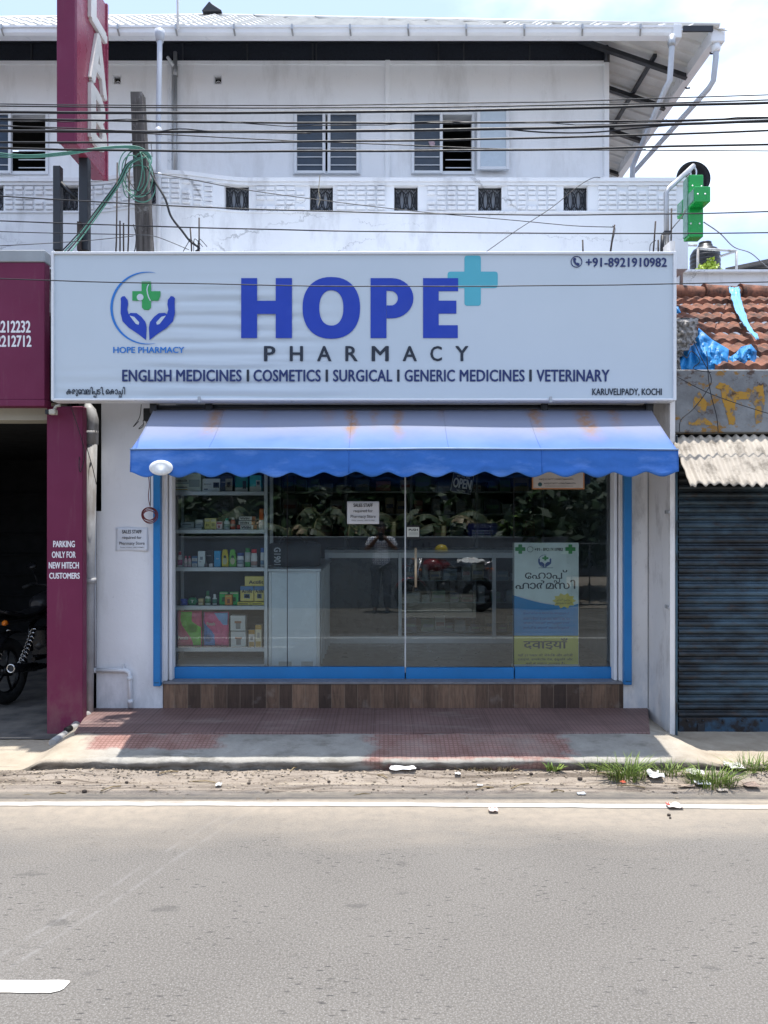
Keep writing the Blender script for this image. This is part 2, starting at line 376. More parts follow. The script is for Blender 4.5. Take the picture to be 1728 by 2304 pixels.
def maroon_panel():
    n = NT('maroon_panel'); p = n.xyz(); c = n.mix(n.rng(n.noise(1.2, 5), .3, .7), (.13, .016, .05), (.17, .026, .07))
    c = n.mix(n.rng(n.noise(1, 7, .7, n.map((11, 11, 1.3))), .56, .75, 0, .5), c, (.20, .085, .11))
    c = n.mix(n.math('MULTIPLY', n.rng(p[2], .05, .75, 1, 0, True), n.rng(n.noise(1, 7, .7, n.map((8, 8, 5))), .38, .62, 0, .45)), c, (.22, .13, .12))
    c = n.mix(n.rng(n.noise(60, 4, .8), .68, .74, 0, .6), c, (.34, .22, .22))
    return n.fin(c, n.rng(n.noise(6, 5), .3, .7, .45, .65), 0, .22)
MA = dict(
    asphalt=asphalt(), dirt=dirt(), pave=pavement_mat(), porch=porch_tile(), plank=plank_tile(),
    upper=plaster('upper_wall_paint', (.84, .85, .86), (.89, .90, .91), (.48, .47, .45), .45, (3, 3, .7)),
    parapet=plaster('parapet_paint', (.68, .70, .73), (.77, .79, .81), (.36, .37, .39), .6, (4, 4, 1.2), True),
    lower=plaster('shop_wall_paint', (.79, .79, .80), (.86, .86, .87), (.46, .44, .42), .5, (4, 4, .8), False, (.56, .57, .58)),
    lower2=plaster('scuffed_pier_paint', (.76, .73, .69), (.83, .80, .77), (.36, .32, .29), .7, (6, 6, 2.5), False, (.52, .55, .58)),
    white=mk('white_metal', (.76, .77, .78), .35, .06, 4), frame=mk('window_frame_paint', (.74, .76, .78), .4, .05, 6),
    pipe=mk('plastic_pipe', (.50, .53, .58), .4, .12, 5), pipeold=mk('weathered_pipe', (.42, .42, .42), .6, .25, 6, col2=(.24, .22, .2), s2=(8, 8, 2), t0=.5, t1=.66),
    sheet=mk('roof_sheet', (.66, .66, .64), .45, .1, 3), under=mk('roof_underside', (.66, .65, .61), .5, .15, 4),
    black=mk('black_steel', (.025, .028, .034), .45, .2, 5), mesh=mk('black_shade_mesh', (.012, .016, .026), .8, .3, 40),
    blue=mk('blue_paint', (.018, .19, .47), .38, .12, 5, bump=.08, bs=20), bluedk=mk('blue_steel_box', (.03, .11, .17), .45, .2, 5),
    maroon=maroon_panel(), maroon_lit=mk('lit_maroon_panel', (.27, .045, .085), .3, .08, 3),  # second maroon, for the blade sign, has its lit pinkish tone in the colour
    alu=mk('aluminium', (.58, .62, .64), .4, .08, 6, .3), letter=mk('white_letter', (.78, .76, .78), .4, .06, 6),
    cable=mk('cable_rubber', (.012, .012, .015), .5, .2, 9), rebar=mk('rusty_bar', (.05, .035, .03), .8, .3, 12),
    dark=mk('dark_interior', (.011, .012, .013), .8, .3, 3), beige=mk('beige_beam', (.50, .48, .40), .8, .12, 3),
    green=mk('green_acrylic', (.012, .36, .07), .25, .08, 5), black_pl=mk('black_plastic', (.018, .018, .02), .4, .2, 9), paper=mk('paper', (.74, .76, .80), .8, .05, 6),
    ink=mk('black_ink', (.02, .02, .025), .7, .1, 9), chrome=mk('chrome', (.62, .62, .62), .18, .05, 9, 1.0), rubber=mk('tyre_rubber', (.02, .02, .02), .85, .2, 30, bump=.3, bs=120),
    glass=glass_mat('shop_glass', (.955, .985, .98), 1.5), wglass=mk('window_glass', (.03, .05, .08), .1, .3, 3, spec=.35), frost=mk('frosted_glass', (.52, .60, .66), .25, .04, 3),
    steel=mk('galvanised_steel', (.42, .43, .44), .4, .2, 6, .6), litter=mk('litter_paper', (.74, .72, .68), .7, .12, 14),
)
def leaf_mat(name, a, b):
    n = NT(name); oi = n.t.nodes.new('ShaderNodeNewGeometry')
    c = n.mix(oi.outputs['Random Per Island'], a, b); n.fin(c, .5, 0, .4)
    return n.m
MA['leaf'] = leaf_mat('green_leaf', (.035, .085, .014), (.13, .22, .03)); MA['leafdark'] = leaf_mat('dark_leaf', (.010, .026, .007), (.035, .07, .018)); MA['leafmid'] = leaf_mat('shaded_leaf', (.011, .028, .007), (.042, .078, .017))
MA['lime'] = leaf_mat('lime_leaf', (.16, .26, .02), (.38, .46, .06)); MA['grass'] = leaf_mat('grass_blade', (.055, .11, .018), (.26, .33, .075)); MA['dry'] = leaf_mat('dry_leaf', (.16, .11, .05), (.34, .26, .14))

# ---------------------------------------------------------------- ground, road, verge, pavement
g = MB(); g.add([(-300, -200, -.05), (300, -200, -.05), (300, 400, -.05), (-300, 400, -.05)], [(0, 1, 2, 3)])
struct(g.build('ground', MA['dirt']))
r_ = MB(); r_.grid(lambda u, v: (-45 + 90 * u, 1.75 + 3.7 * v, 0), 60, 4, 0, False); struct(r_.build('road', MA['asphalt']))
def line_paint():
    n = NT('road_paint'); c = n.mix(n.rng(n.noise(5, 6, .7), .3, .7), (.44, .425, .39), (.58, .56, .52))
    c = n.mix(n.rng(n.noise(1, 7, .72, n.map((5, 24, 1))), .49, .62, 0, .95), c, (.42, .36, .29)); return n.fin(c, .75, 0, .25)
MA['line'] = line_paint()
def marking(pts_top, pts_bot, z=.004):
    mb = MB(); n = len(pts_top); mb.add([(x, y, z) for x, y in pts_top] + [(x, y, z) for x, y in pts_bot], [(i, i + 1, n + i + 1, n + i) for i in range(n - 1)])
    return struct(mb.build('road_marking', MA['line']))
xs = [-20 + .04 * i for i in range(1001)]
wob = lambda x: .035 * math.sin(x * .55 + 2.4) + .006 * nz(x * 3)
marking([(x, 4.870 + wob(x) + .006 * nz(x * 9, 5)) for x in xs], [(x, 4.804 + wob(x) + .006 * nz(x * 9, 9)) for x in xs])
marking([(x, 2.27 + .01 * nz(x * 2)) for x in xs], [(x, 2.18 + .01 * nz(x * 2, 3)) for x in xs])
dx = [-3.6 + .04 * i for i in range(60)]; dx = [x for x in dx if x < -1.27]
marking([(x, 3.035 + .004 * nz(x * 12)) for x in dx] + [(-1.237, 3.031), (-1.233, 3.02)], [(x, 2.955 + .004 * nz(x * 12, 4)) for x in dx] + [(-1.252, 2.966), (-1.24, 2.98)])
def verge_z(x, y):
    t = sst(4.98, 5.14, y + .05 * nz(x * 1.1) + .03 * nz(x * 4))
    z = -.012 + .024 * t + .008 * nz(x * 3, y * 9) + .006 * nz(x * 11, y * 22)
    z += (.022 + .04 * max(0, nz(x * .8, 6))) * math.exp(-((y - 5.375 - .03 * nz(x * 1.6)) / .05) ** 2) - .012 * math.exp(-((y - 5.24 - .05 * nz(x * .9, 3)) / .035) ** 2)
    return z
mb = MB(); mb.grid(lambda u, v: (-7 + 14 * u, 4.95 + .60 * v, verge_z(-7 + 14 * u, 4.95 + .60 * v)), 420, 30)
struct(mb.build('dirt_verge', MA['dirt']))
def front_edge(x): return 5.432 + .04 * nz(x * 1.4, 2) + .02 * nz(x * 4.3, 7) + .008 * nz(x * 17, 5) + .10 * sst(-.25, -.1, -x) * 0 + (.03 if x < 0 else 0) * sst(-.3, -.05, x)
def pave_z(x, y):
    zl = .012 + .03 * sst(5.5, 6.2, y); zm = .10 + .055 * sst(5.43, 5.87, y); zr = .058 + .01 * sst(5.5, 6.0, y)
    if x < 0: t = sst(-2.62, -2.35 - .06 * nz(y * 4), x); z = zl * (1 - t) + zm * t
    else: t = sst(1.95 + .45 * sst(6.2, 5.6, y) * .6, 2.42, x); z = zm * (1 - t) + zr * t
    return z + .005 * nz(x * 4, y * 5) + .004 * nz(x * 13, y * 17)
NX, NY = 340, 30
def pave_fn(u, v):
    x = -6.5 + 13 * u; f = front_edge(x)
    if v < .999 / NY: return (x, f + (.075 + .03 * nz(x * 3, 5)) * (1 if x > -2.5 else 0), -.03)
    if v < 1.999 / NY: return (x, f - .004 + .01 * nz(x * 16, 1), pave_z(x, f) * (.78 + .14 * nz(x * 9)))
    if v < 2.999 / NY: return (x, f + .006, pave_z(x, f) - .012)
    y = f + .02 + (6.62 - f) * (v * NY - 3) / (NY - 3); return (x, y, pave_z(x, y))
mb = MB(); mb.grid(pave_fn, NX, NY); struct(mb.build('pavement', MA['pave'], recalc=False))
mb = MB(); mb.flat([(-2.52, 6.60), (-2.37, 5.885), (-1.0, 5.872), (.4, 5.878), (2.03, 5.872), (2.265, 6.60)], .0, .169)
struct(mb.build('porch_floor', MA['porch'], bevel=.006))
mb = MB(); mb.grid(lambda u, v: (-6.5 + 4 * u, 6.1 + 5.5 * v, .05 + .004 * nz(u * 40, v * 50)), 40, 30)
def paver():
    n = NT('grey_pavers'); br = n.t.nodes.new('ShaderNodeTexBrick')
    for k, q in (('Scale', 1), ('Brick Width', .2), ('Row Height', .1), ('Mortar Size', .008), ('Color1', (.09, .09, .09, 1)), ('Color2', (.065, .065, .068, 1)), ('Mortar', (.08, .075, .07, 1))): br.inputs[k].default_value = q
    n.link(n.pos, br.inputs['Vector']); c = n.mix(n.rng(n.noise(5, 6), .3, .7, 0, .5), br.outputs['Color'], (.32, .29, .25)); n.bump(br.outputs['Fac'], -.6, .01); return n.fin(c, .85, 0, .2)
MA['paver'] = paver(); struct(mb.build('parking_floor', MA['paver']))
# across the road, behind the camera: seen mirrored in the shop glass
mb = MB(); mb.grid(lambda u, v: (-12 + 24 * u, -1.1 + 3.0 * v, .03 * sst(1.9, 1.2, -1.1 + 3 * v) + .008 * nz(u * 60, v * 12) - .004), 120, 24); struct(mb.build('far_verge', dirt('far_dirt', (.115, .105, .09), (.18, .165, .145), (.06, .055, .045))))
# ---------------------------------------------------------------- the white two storey building
MA['grille_shade'] = mk('grey_grille_shade', (.42, .45, .50), .8, .25, 9)  # grey for a sheet added behind the grilles, standing for the dim balcony
B = thing('pharmacy_building', 'white two storey building with a grilled balcony parapet above the glass shopfront', 'building', (0, 6.6, .17))
WU, PA = 7.9, 7.2                                        # upper wall, balcony parapet
zt = lambda py, Y: Z(py, Y)
# upper wall with real openings: strips around the windows
XC = X(1368, WU)
def wall_with_holes(x0, x1, z0, z1, y0, y1, holes):
    mb = MB(); xs = sorted({x0, x1, *[h[0] for h in holes], *[h[1] for h in holes]})
    for a, b in zip(xs, xs[1:]):
        zs = [z0]
        for h in sorted(holes, key=lambda h: h[2]):
            if h[0] <= a + 1e-6 and h[1] >= b - 1e-6: zs += [h[2], h[3]]
        zs.append(z1)
        for k in range(0, len(zs), 2):
            if zs[k + 1] - zs[k] > 1e-4: mb.box(a, b, y0, y1, zs[k], zs[k + 1])
    return mb
wins = [(-60, 110), (660, 812), (925, 1068)]
holes = [(X(a, WU), X(b, WU), Z(392, WU), Z(256, WU)) for a, b in wins]
vents = [(253, 273), (480, 500)]
holes += [(X(a, WU), X(b, WU), Z(190, WU), Z(168, WU)) for a, b in vents]
mb = wall_with_holes(-7.5, XC, 3.9, Z(141, WU), WU, WU + .16, holes)
mb.build('upper_wall', MA['upper'], B)
MB().box(XC - .14, XC, WU + .16, 12.5, 3.9, Z(141, WU)).build('upper_side_wall', MA['upper'], B)
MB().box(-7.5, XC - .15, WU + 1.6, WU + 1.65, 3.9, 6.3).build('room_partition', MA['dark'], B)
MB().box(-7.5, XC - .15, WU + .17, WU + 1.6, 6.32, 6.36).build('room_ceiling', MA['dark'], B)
# corner pilaster strips and panel joint
for a, b, t in ((866, 878, .03), (1357, 1368, .035)):
    MB().box(X(a, WU), X(b, WU) + (.004 if b > 1360 else 0), WU - t, WU + .01, 4.3, Z(138, WU)).build('wall_batten', MA['upper'], B, bevel=.006)
mb = MB(); mb.box(-7.5, XC + .004, WU - .02, WU + .02, Z(147, WU), Z(139, WU) + .003); mb.build('wall_coping', MA['upper'], B, bevel=.004)
mb = MB(); mb.box(-7.5, XC - .01, WU - .004, WU + .004, Z(141, WU) + .003, 6.82); mb.build('shade_mesh', MA['mesh'], B)
for px in (70, 190, 410, 555, 702, 710, 985, 1042, 1190):
    MB().box(X(px, WU), X(px, WU) + .014, WU - .016, WU - .004, Z(139, WU) + .01, 6.8).build('mesh_post', MA['black'], B)
MB().box(-7.5, XC, WU - .03, WU - .004, 6.66, 6.69).build('mesh_rail', MA['black'], B)
def window(px0, px1, sashes, py0=253, py1=394, bars=(336, 356, 374)):
    fr = MB(); Y = WU - .018; a, b, t, o = X(px0, WU), X(px1, WU), Z(py0, WU), Z(py1, WU)
    for q in ((a, a + .03, o, t), (b - .03, b, o, t), (a + .03, b - .03, t - .03, t), (a + .03, b - .03, o, o + .035)): fr.box(q[0], q[1], Y, WU + .07, q[2], q[3])
    f = fr.build('window', MA['frame'], B, bevel=.003)
    for s0, s1, kind in sashes:
        x0, x1 = X(s0, WU), X(s1, WU); z1, z0 = Z(py0 + 8, WU), Z(py1 - 7, WU)
        if kind != 'open':
            m = MB(); w = .03
            for q in ((x0 - w, x0, z0 - w, z1 + w), (x1, x1 + w, z0 - w, z1 + w), (x0, x1, z1, z1 + w), (x0, x1, z0 - w, z0)): m.box(q[0], q[1], Y - .022, Y + .02, q[2], q[3])
            m.build('sash', MA['frame'], f, bevel=.004)
            MB().box(x0, x1, Y + .0, Y + .006, z0, z1).build('pane', MA['frost'] if kind == 'frost' else MA['wglass'], f)
        for py in bars:
            zz = Z(py, WU); yb = (Y - .012 if kind != 'open' else Y + .05)
            if kind != 'frost': MB().box(x0 + .001, x1 - .001, yb, yb + .01, zz - .0035, zz + .0035).build('bar', MA['frame'], f)
    return f
window(-60, 110, [(-40, 22, 'glass'), (38, 103, 'open')])
window(660, 812, [(669, 726, 'glass'), (744, 802, 'glass')])
wf = window(925, 1068, [(932, 989, 'glass'), (1003, 1066, 'open')])
# the swung-open frosted leaf, folded back against the wall
m = MB(); x0, x1, z0, z1 = X(1079, WU), X(1136, WU), Z(381, WU), Z(258, WU); Yo = WU - .075; w = .035
for q in ((x0 - w, x0, z0 - w, z1 + w), (x1, x1 + w, z0 - w, z1 + w), (x0, x1, z1, z1 + w), (x0, x1, z0 - w, z0)): m.box(q[0], q[1], Yo, Yo + .03, q[2], q[3])
lf = m.build('open_leaf', MA['frame'], B, bevel=.004); MB().box(x0, x1, Yo + .012, Yo + .018, z0, z1).build('pane', MA['frost'], lf)
MB().box(x1 + .008, x1 + .024, Yo - .02, Yo, Z(322, WU), Z(312, WU)).build('handle', MA['white'], lf)
m = MB(); pts = [P(972 + 7 * math.cos(t * .7) * (1 + .3 * math.sin(t * 3)), 322 + 9 * math.sin(t * .7), WU - .03) for t in range(9)]
m.add(pts + [p + Vector((0, .004, 0)) for p in pts], [list(range(9)), list(range(17, 8, -1))]); m.build('pane_sticker', mk('pink_sticker', (.5, .36, .40), .6, .4, 40), wf)
for a, b in vents:
    m = MB(); xa, xb, za, zb = X(a, WU), X(b, WU), Z(190, WU), Z(168, WU); xm, zm = (xa + xb) / 2, (za + zb) / 2; w = .012
    for q in ((xa, xa + w, za, zb), (xb - w, xb, za, zb), (xa + w, xb - w, za, za + w), (xa + w, xb - w, zb - w, zb)): m.box(q[0], q[1], WU + .01, WU + .05, q[2], q[3])
    for rr in (.012, .026):
        m.tube([(xm + rr * math.cos(t * math.pi / 8), WU + .03, za + .018 + rr * 1.2 * math.sin(t * math.pi / 8)) for t in range(9)], .004, 5)
    v_ = m.build('vent_block', MA['parapet'], B); MB().box(xa, xb, WU + .09, WU + .1, za, zb).build('vent_backing', MA['dark'], v_)
# ---- balcony parapet, bulging forward beside the pole
def bulge(x):
    c = X(380, PA); w = .78; t = (x - c) / w
    return -.165 * (.5 + .5 * math.cos(math.pi * t)) if abs(t) < 1 else 0.
XE = X(1548, PA); x_l = -7.5
gr = [(-45, 8), (137, 176), (333, 366), (507, 560), (697, 749), (887, 940), (1076, 1129), (1268, 1322)]
zt0, zb1, zb0 = Z(403, PA), Z(419, PA), Z(474, PA)
def para(zl, zh, off, name, th=.11, holes=(), mat=None, rng=None):
    a0, b0 = rng or (x_l, XE); nn = max(2, int((b0 - a0) / .042)); m = MB(); xs = [a0 + (b0 - a0) * i / nn for i in range(nn + 1)]; segs = []
    for a, b in zip(xs, xs[1:]):
        if any(h0 < (a + b) / 2 < h1 for h0, h1 in holes): continue
        segs.append((a, b))
    for a, b in segs:
        ya, yb = PA + bulge(a) - off, PA + bulge(b) - off
        v = [(a, ya, zl), (b, yb, zl), (b, yb, zh), (a, ya, zh), (a, ya + th, zl), (b, yb + th, zl), (b, yb + th, zh), (a, ya + th, zh)]
        m.add(v, [(0, 1, 2, 3), (7, 6, 5, 4), (3, 2, 6, 7), (4, 5, 1, 0), (0, 3, 7, 4), (1, 5, 6, 2)])
    return m.build(name, mat or MA['parapet'], B, recalc=False)
hl = [(X(a, PA), X(b, PA)) for a, b in gr]
para(4.125, zb0, 0., 'parapet'); cuts = [x_l] + [q for h in hl for q in h] + [XE]; panels = [((cuts[i], cuts[i + 1]), para(zb0, zb1, 0., 'parapet_panel', rng=(cuts[i], cuts[i + 1]))) for i in range(0, len(cuts), 2) if cuts[i + 1] - cuts[i] > .01]; para(zb1, zt0 - .035, 0., 'parapet')
para(zt0 - .034, zt0, .035, 'parapet_coping', .18); para(zt0 - .062, zt0 - .036, .02, 'coping_mould', .05); para(zb1 + .002, zb1 + .016, .012, 'parapet_band', .03); para(zb0 - .022, zb0 - .008, .012, 'parapet_band', .03)
# raised rectangles of the block pattern
rows = 5; hgt = (zb1 - zb0) / rows; bw = .094
n_b = int((XE - x_l) / bw)
for (q0, q1), panel in panels:
    m = MB()
    for i in range(n_b):
        a = x_l + i * bw + .007; b = a + bw - .014
        if b > XE - .05 or a < q0 + .01 or b > q1 - .01: continue
        for r in range(rows):
            if random.random() < .06: continue
            za = zb0 + r * hgt + .006; zh = za + hgt - .012; ya = PA + bulge((a + b) / 2) - .018; j = random.uniform(-.004, .003)
            m.box(a + random.uniform(0, .006), b - random.uniform(0, .006), ya + j, ya + .03, za + random.uniform(0, .003), zh)
    if m.v: m.build('block_pattern', MA['parapet'], panel, bevel=.004)
for (a, b), (h0, h1) in zip(gr, hl):
    m = MB(); ym = PA + bulge((h0 + h1) / 2) + .045; w_ = h1 - h0; hh = zb1 - zb0; rr = .0065
    for k in (0., .5, 1.):
        pass
    m.tube([(h0 + .005, ym, zb0), (h1 - .005, ym, zb0)], rr, 5); m.tube([(h0, ym, zb1 - .01), (h1, ym, zb1 - .01)], rr, 5)
    m.tube([(h0 + .008, ym, zb0), (h0 + .008, ym, zb1)], rr, 5); m.tube([(h1 - .008, ym, zb0), (h1 - .008, ym, zb1)], rr, 5)
    n_c = 3 if w_ > .15 else 2
    for i in range(n_c + 1):
        cx = h0 + w_ * i / n_c
        for rx_ in (1., .45):
            arc = [(cx + rx_ * w_ / n_c * .62 * math.cos(t), ym + .004 * rx_, zb0 + hh * .5 + .36 * hh * math.sin(t)) for t in [k * math.pi / 10 for k in range(20)]]
            arc = [p for p in arc]
            pts = [p for p in arc if h0 <= p[0] <= h1]
            run = []
            for p in arc + arc[:1]:
                if h0 <= p[0] <= h1: run.append(p)
                else:
                    if len(run) > 1: m.tube(run, .0055, 4)
                    run = []
            if len(run) > 1: m.tube(run, .0055, 4)
    for row, zz in ((0, zb0 + .012), (1, zb1 - .03)):
        for i in range(6):
            a0 = h0 + w_ * i / 6; m.tube([(a0, ym, zz), (a0 + w_ / 12, ym, zz + .022), (a0 + w_ / 6, ym, zz)], .004, 4)
    vg = m.build('parapet_grille', MA['black'], B, recalc=False); MB().box(h0 + .001, h1 - .001, ym + .03, ym + .036, zb0 + .001, zb1 - .001).build('grille_shade_sheet', MA['grille_shade'], vg)
MB().box(x_l, XE - .02, PA + .16, WU, 4.128, 4.2).build('balcony_floor', MA['parapet'], B)
MB().box(2.3, XE - .001, PA + .111, 12., 4.1251, 4.3).build('side_slab', MA['parapet'], B)
MB().box(XE - .115, XE - .002, PA + .112, 12., 4.301, zt0 - .02).build('side_parapet', MA['parapet'], B)
# ---- roof: four-sided tile-profile metal sheet, gutters, brackets, finial
G0 = 7.15; ZE = Z(62, G0); XR = X(1621, G0); XLc = -8.2; APX = Vector((X(476, 9.85), 9.85, Z(38, 9.85)))
def roof_plane(n_t, xa, xb, y0, z0, apex, step):
    m = MB(); cols = int((xb - xa) / step)
    def pt(i, t):
        x = xa + i * step; ph = (i % 4) / 4; wave = (.030 if i % 4 == 0 else (.006 if i % 2 == 0 else 0))
        y = y0 + (apex.y - y0) * t; z = z0 + (apex.z - z0) * t + wave
        return x, y, z
    for k in range(n_t):
        t0, t1 = k / n_t, (k + 1) / n_t
        for i in range(cols):
            tm = (t0 + t1) / 2; xl = xa + (apex.x - xa) * tm; xr = xb + (apex.x - xb) * tm
            xm = xa + (i + .5) * step
            if xm < xl or xm > xr: continue
            a, b, c, d = pt(i, t0), pt(i + 1, t0), pt(i + 1, t1), pt(i, t1)
            lift = .014
            m.add([(a[0], a[1] - .01, a[2] + lift), (b[0], b[1] - .01, b[2] + lift), c, d], [(0, 1, 2, 3)], 0)
            m.add([(a[0], a[1] - .01, a[2] + lift), (b[0], b[1] - .01, b[2] + lift), (b[0], b[1], b[2] - .004), (a[0], a[1], a[2] - .004)], [(0, 3, 2, 1)], 0)
    return m
rm = roof_plane(13, XLc, XR - .02, G0 + .02, ZE - .0, APX, .066)
roof = rm.build('roof', MA['sheet'], B, recalc=False)
def hipcap(a, b, r=.05): return MB().tube([a, b], r, 8)
hipcap((XR - .02, G0 - .03, ZE + .0), APX + Vector((0, 0, .02)), .022).build('hip_cap', MA['sheet'], roof); hipcap((XLc, G0 - .03, ZE), APX + Vector((0, 0, .02)), .022).build('hip_cap', MA['sheet'], roof)
m = MB(); m.prism([(APX.x - .10, APX.z - .005), (APX.x - .085, APX.z + .02), (APX.x - .02, APX.z + .10), (APX.x, APX.z + .122), (APX.x + .03, APX.z + .09), (APX.x + .15, APX.z + .012), (APX.x + .155, APX.z - .005)], 9.72, 9.95); m.build('finial', MA['black'], roof, bevel=.01)
# right hand slope: ribbed sheet seen from beneath, with dark purlins and rafters
kR = (APX.z - ZE) / (XR - APX.x)
def rz(x): return ZE - .03 + kR * (XR - x)
m = MB(); y = G0 - .03
while y < 13:
    for q, dz in ((0, 0), (.075, 0), (.09, .02), (.12, .02), (.135, 0)):
        pass
    prof = [(0, 0), (.085, 0), (.10, -.018), (.125, -.018), (.14, 0), (.17, 0)]
    for (ya, za), (yb, zb_) in zip(prof, prof[1:]):
        xi = APX.x + .0
        def hipx(yy): return max(1.7, XR - (yy - G0) * (XR - APX.x) / (APX.y - G0)) if yy < APX.y else 1.7
        x0a, x0b = hipx(y + ya), hipx(y + yb)
        m.add([(x0a, y + ya, rz(x0a) + za), (XR, y + ya, rz(XR) + za), (XR, y + yb, rz(XR) + zb_), (x0b, y + yb, rz(x0b) + zb_)], [(0, 1, 2, 3)])
    y += .17
m.build('overhang_sheet', MA['under'], roof, recalc=False, solid=.003)
# front slope underside boards it over (dark)
m = MB(); m.add([(XLc, G0 + .02, ZE - .045), (XR - .3, G0 + .02, ZE - .045), (APX.x + .6, 9.6, 7.93), (APX.x - .6, 9.6, 7.93)], [(0, 1, 2, 3)]); m.build('eave_lining', MA['white'], roof, recalc=False, solid=.004)
for k, xx in enumerate((XR - .05, XR - .42, XR - .86)):
    MB().box(xx - .018, xx + .018, G0 + .03 + .5 * k, 12.6, rz(xx) - .075, rz(xx) - .04).build('purlin', MA['black'], roof)
for yy in (7.75, 8.35, 9.1, 10.0, 11.1):
    m = MB(); a, b = 1.8, XR - .07; m.add([(a, yy, rz(a) - .122), (b, yy, rz(b) - .122), (b, yy, rz(b) - .078), (a, yy, rz(a) - .078), (a, yy + .05, rz(a) - .122), (b, yy + .05, rz(b) - .122), (b, yy + .05, rz(b) - .078), (a, yy + .05, rz(a) - .078)], [(0, 1, 2, 3), (7, 6, 5, 4), (3, 2, 6, 7), (4, 5, 1, 0), (0, 3, 7, 4), (1, 5, 6, 2)]); m.build('rafter', MA['black'], roof)
# brace at the corner under the roof
MB().tube([(XC - .02, WU - .03, 6.45), (XC - .02, WU - .03, 6.8)], .03, 4).build('corner_post', MA['black'], B)
MB().tube([(XC - .02, WU + .1, 6.75), (XC - .30, WU + .1, 6.42)], .015, 6).build('brace', MA['black'], B)
def gutter_bar(a, b, axis):
    # open box profile with a rolled lip: (outward offset, height)
    prof = [(-.10, .118), (-.10, .0), (-.02, .0), (-.004, .03), (0, .085), (.012, .09), (.012, .118), (.004, .118), (.004, .098), (-.008, .092), (-.014, .035), (-.028, .010), (-.09, .010), (-.09, .118)]
    m = MB(); n = len(prof)
    e = [(lambda o, h, s: (s, G0 - .02 - o, ZE - .075 + h * .66)), (lambda o, h, s: (XR + .02 + o, s, ZE - .115 + h))][axis]
    m.add([e(o, h, a) for o, h in prof] + [e(o, h, b) for o, h in prof], [list(range(n)), list(range(2 * n - 1, n - 1, -1))] + [[i, (i + 1) % n, n + (i + 1) % n, n + i] for i in range(n)])
    return m
gt = gutter_bar(XLc, X(1515, G0), 0).build('gutter', MA['white'], B)
m = MB(); a = X(1512, G0); m.box(a, a + .075, G0 - .045, G0 + .08, ZE - .122, ZE + .01); m.build('gutter_end', MA['white'], gt, bevel=.006)
px = 8
while px < 1520:
    x = X(px, G0); m = MB(); m.box(x - .008, x + .008, G0 - .047, G0 - .036, ZE - .04, ZE + .006); m.add([(x - .008, G0 - .04, ZE - .04), (x + .008, G0 - .04, ZE - .04), (x + .014, G0 - .008, ZE - .085), (x - .002, G0 - .008, ZE - .085)], [(0, 1, 2, 3)]); m.build('gutter_strap', MA['steel'], gt); px += 130
g2 = gutter_bar(7.271, 12.8, 1).build('side_gutter', MA['white'], B)
m = MB(); m.box(XR - .085, XR + .045, 7.15, 7.27, ZE - .13, ZE + .005); m.build('gutter_end', MA['white'], g2, bevel=.008)
for yy in (7.35, 7.95, 8.6, 9.3, 10.1, 11.0):
    MB().tube([(XR - .06, yy, rz(XR) - .03), (XR + .0, yy, ZE - .125), (XR + .035, yy, ZE - .12)], .009, 5).build('gutter_strap', MA['black'], g2)
m = MB(); x0, x1 = X(1535, G0), XR - .08; m.box(x0, x1, G0 - .03, G0 - .01, ZE - .05, ZE - .0); m.build('fascia_edge', MA['black'], roof)
# downpipes
def pipe(pts, r, name='downpipe', mat='pipe', coll=()):
    o = MB().tube(pts, r, 12).build(name, MA[mat], B)
    for c, hgt in coll: MB().lathe([(r * 1.22, -hgt / 2), (r * 1.22, hgt / 2)], c, 12).build('pipe_collar', MA[mat], o)
    return o
xp = X(357, 6.99)
pipe([(xp - .01, 7.06, ZE - .10), (xp, 7.02, ZE - .35), (xp, 6.985, 5.5), (xp, 6.985, 3.9)], .024, coll=(((xp - .008, 7.05, ZE - .16), .09), ((xp, 6.985, 5.30), .07), ((xp, 6.985, 4.9), .05)))
MB().lathe([(.046, .04), (.044, 0), (.034, -.06)], (xp - .008, 7.05, ZE - .13), 14).build('rainwater_head', MA['pipe'], B)
xq = X(394, WU - .04); pipe([(xq, WU - .035, 6.55), (xq, WU - .035, 4.9)], .021, mat='steel', coll=(((xq, WU - .035, Z(165, WU)), .1), ((xq, WU - .035, Z(300, WU)), .04)))
MB().box(X(378, WU), X(388, WU), WU - .022, WU - .002, 4.9, Z(138, WU)).build('cable_duct', MA['parapet'], B, bevel=.003)
MB().tube([(X(380, WU), WU - .05, Z(135, WU)), (X(392, WU), WU - .05, Z(152, WU)), (xq, WU - .03, Z(160, WU))], .016, 8).build('pipe_elbow', MA['frame'], B)
pipe([(X(1512, 7.1), 7.1, ZE - .10), (X(1512, 7.1), 7.1, ZE - .2), (X(1507, 7.1), 7.1, Z(180, 7.1)), (X(1499, 7.12), 7.14, Z(196, 7.12)), (2.60, 7.9, Z(350, 7.9)), (2.585, 8.0, Z(376, 8.0)), (2.58, 8.02, 4.6)], .026)
MB().lathe([(.036, .0), (.036, -.06), (.03, -.09)], (X(1511, 7.1), 7.1, ZE - .12), 14).build('pipe_socket', MA['steel'], B)
pipe([(XR - .02, 7.2, ZE - .12), (XR - .02, 7.2, ZE - .25), (XR - .045, 7.2, Z(182, 7.2)), (XR - .075, 7.24, Z(200, 7.24)), (2.74, 8.5, Z(392, 8.5)), (2.735, 8.52, 4.6)], .026)
MB().lathe([(.042, .0), (.04, -.05), (.03, -.07)], (XR - .02, 7.2, ZE - .13), 14).build('pipe_socket', MA['white'], B)
# white mast at the roof edge
MB().tube([(X(404, G0), G0 - .06, ZE - .06), (X(403, G0), G0 - .06, ZE + .9)], .012, 8).build('roof_mast', MA['white'], B)
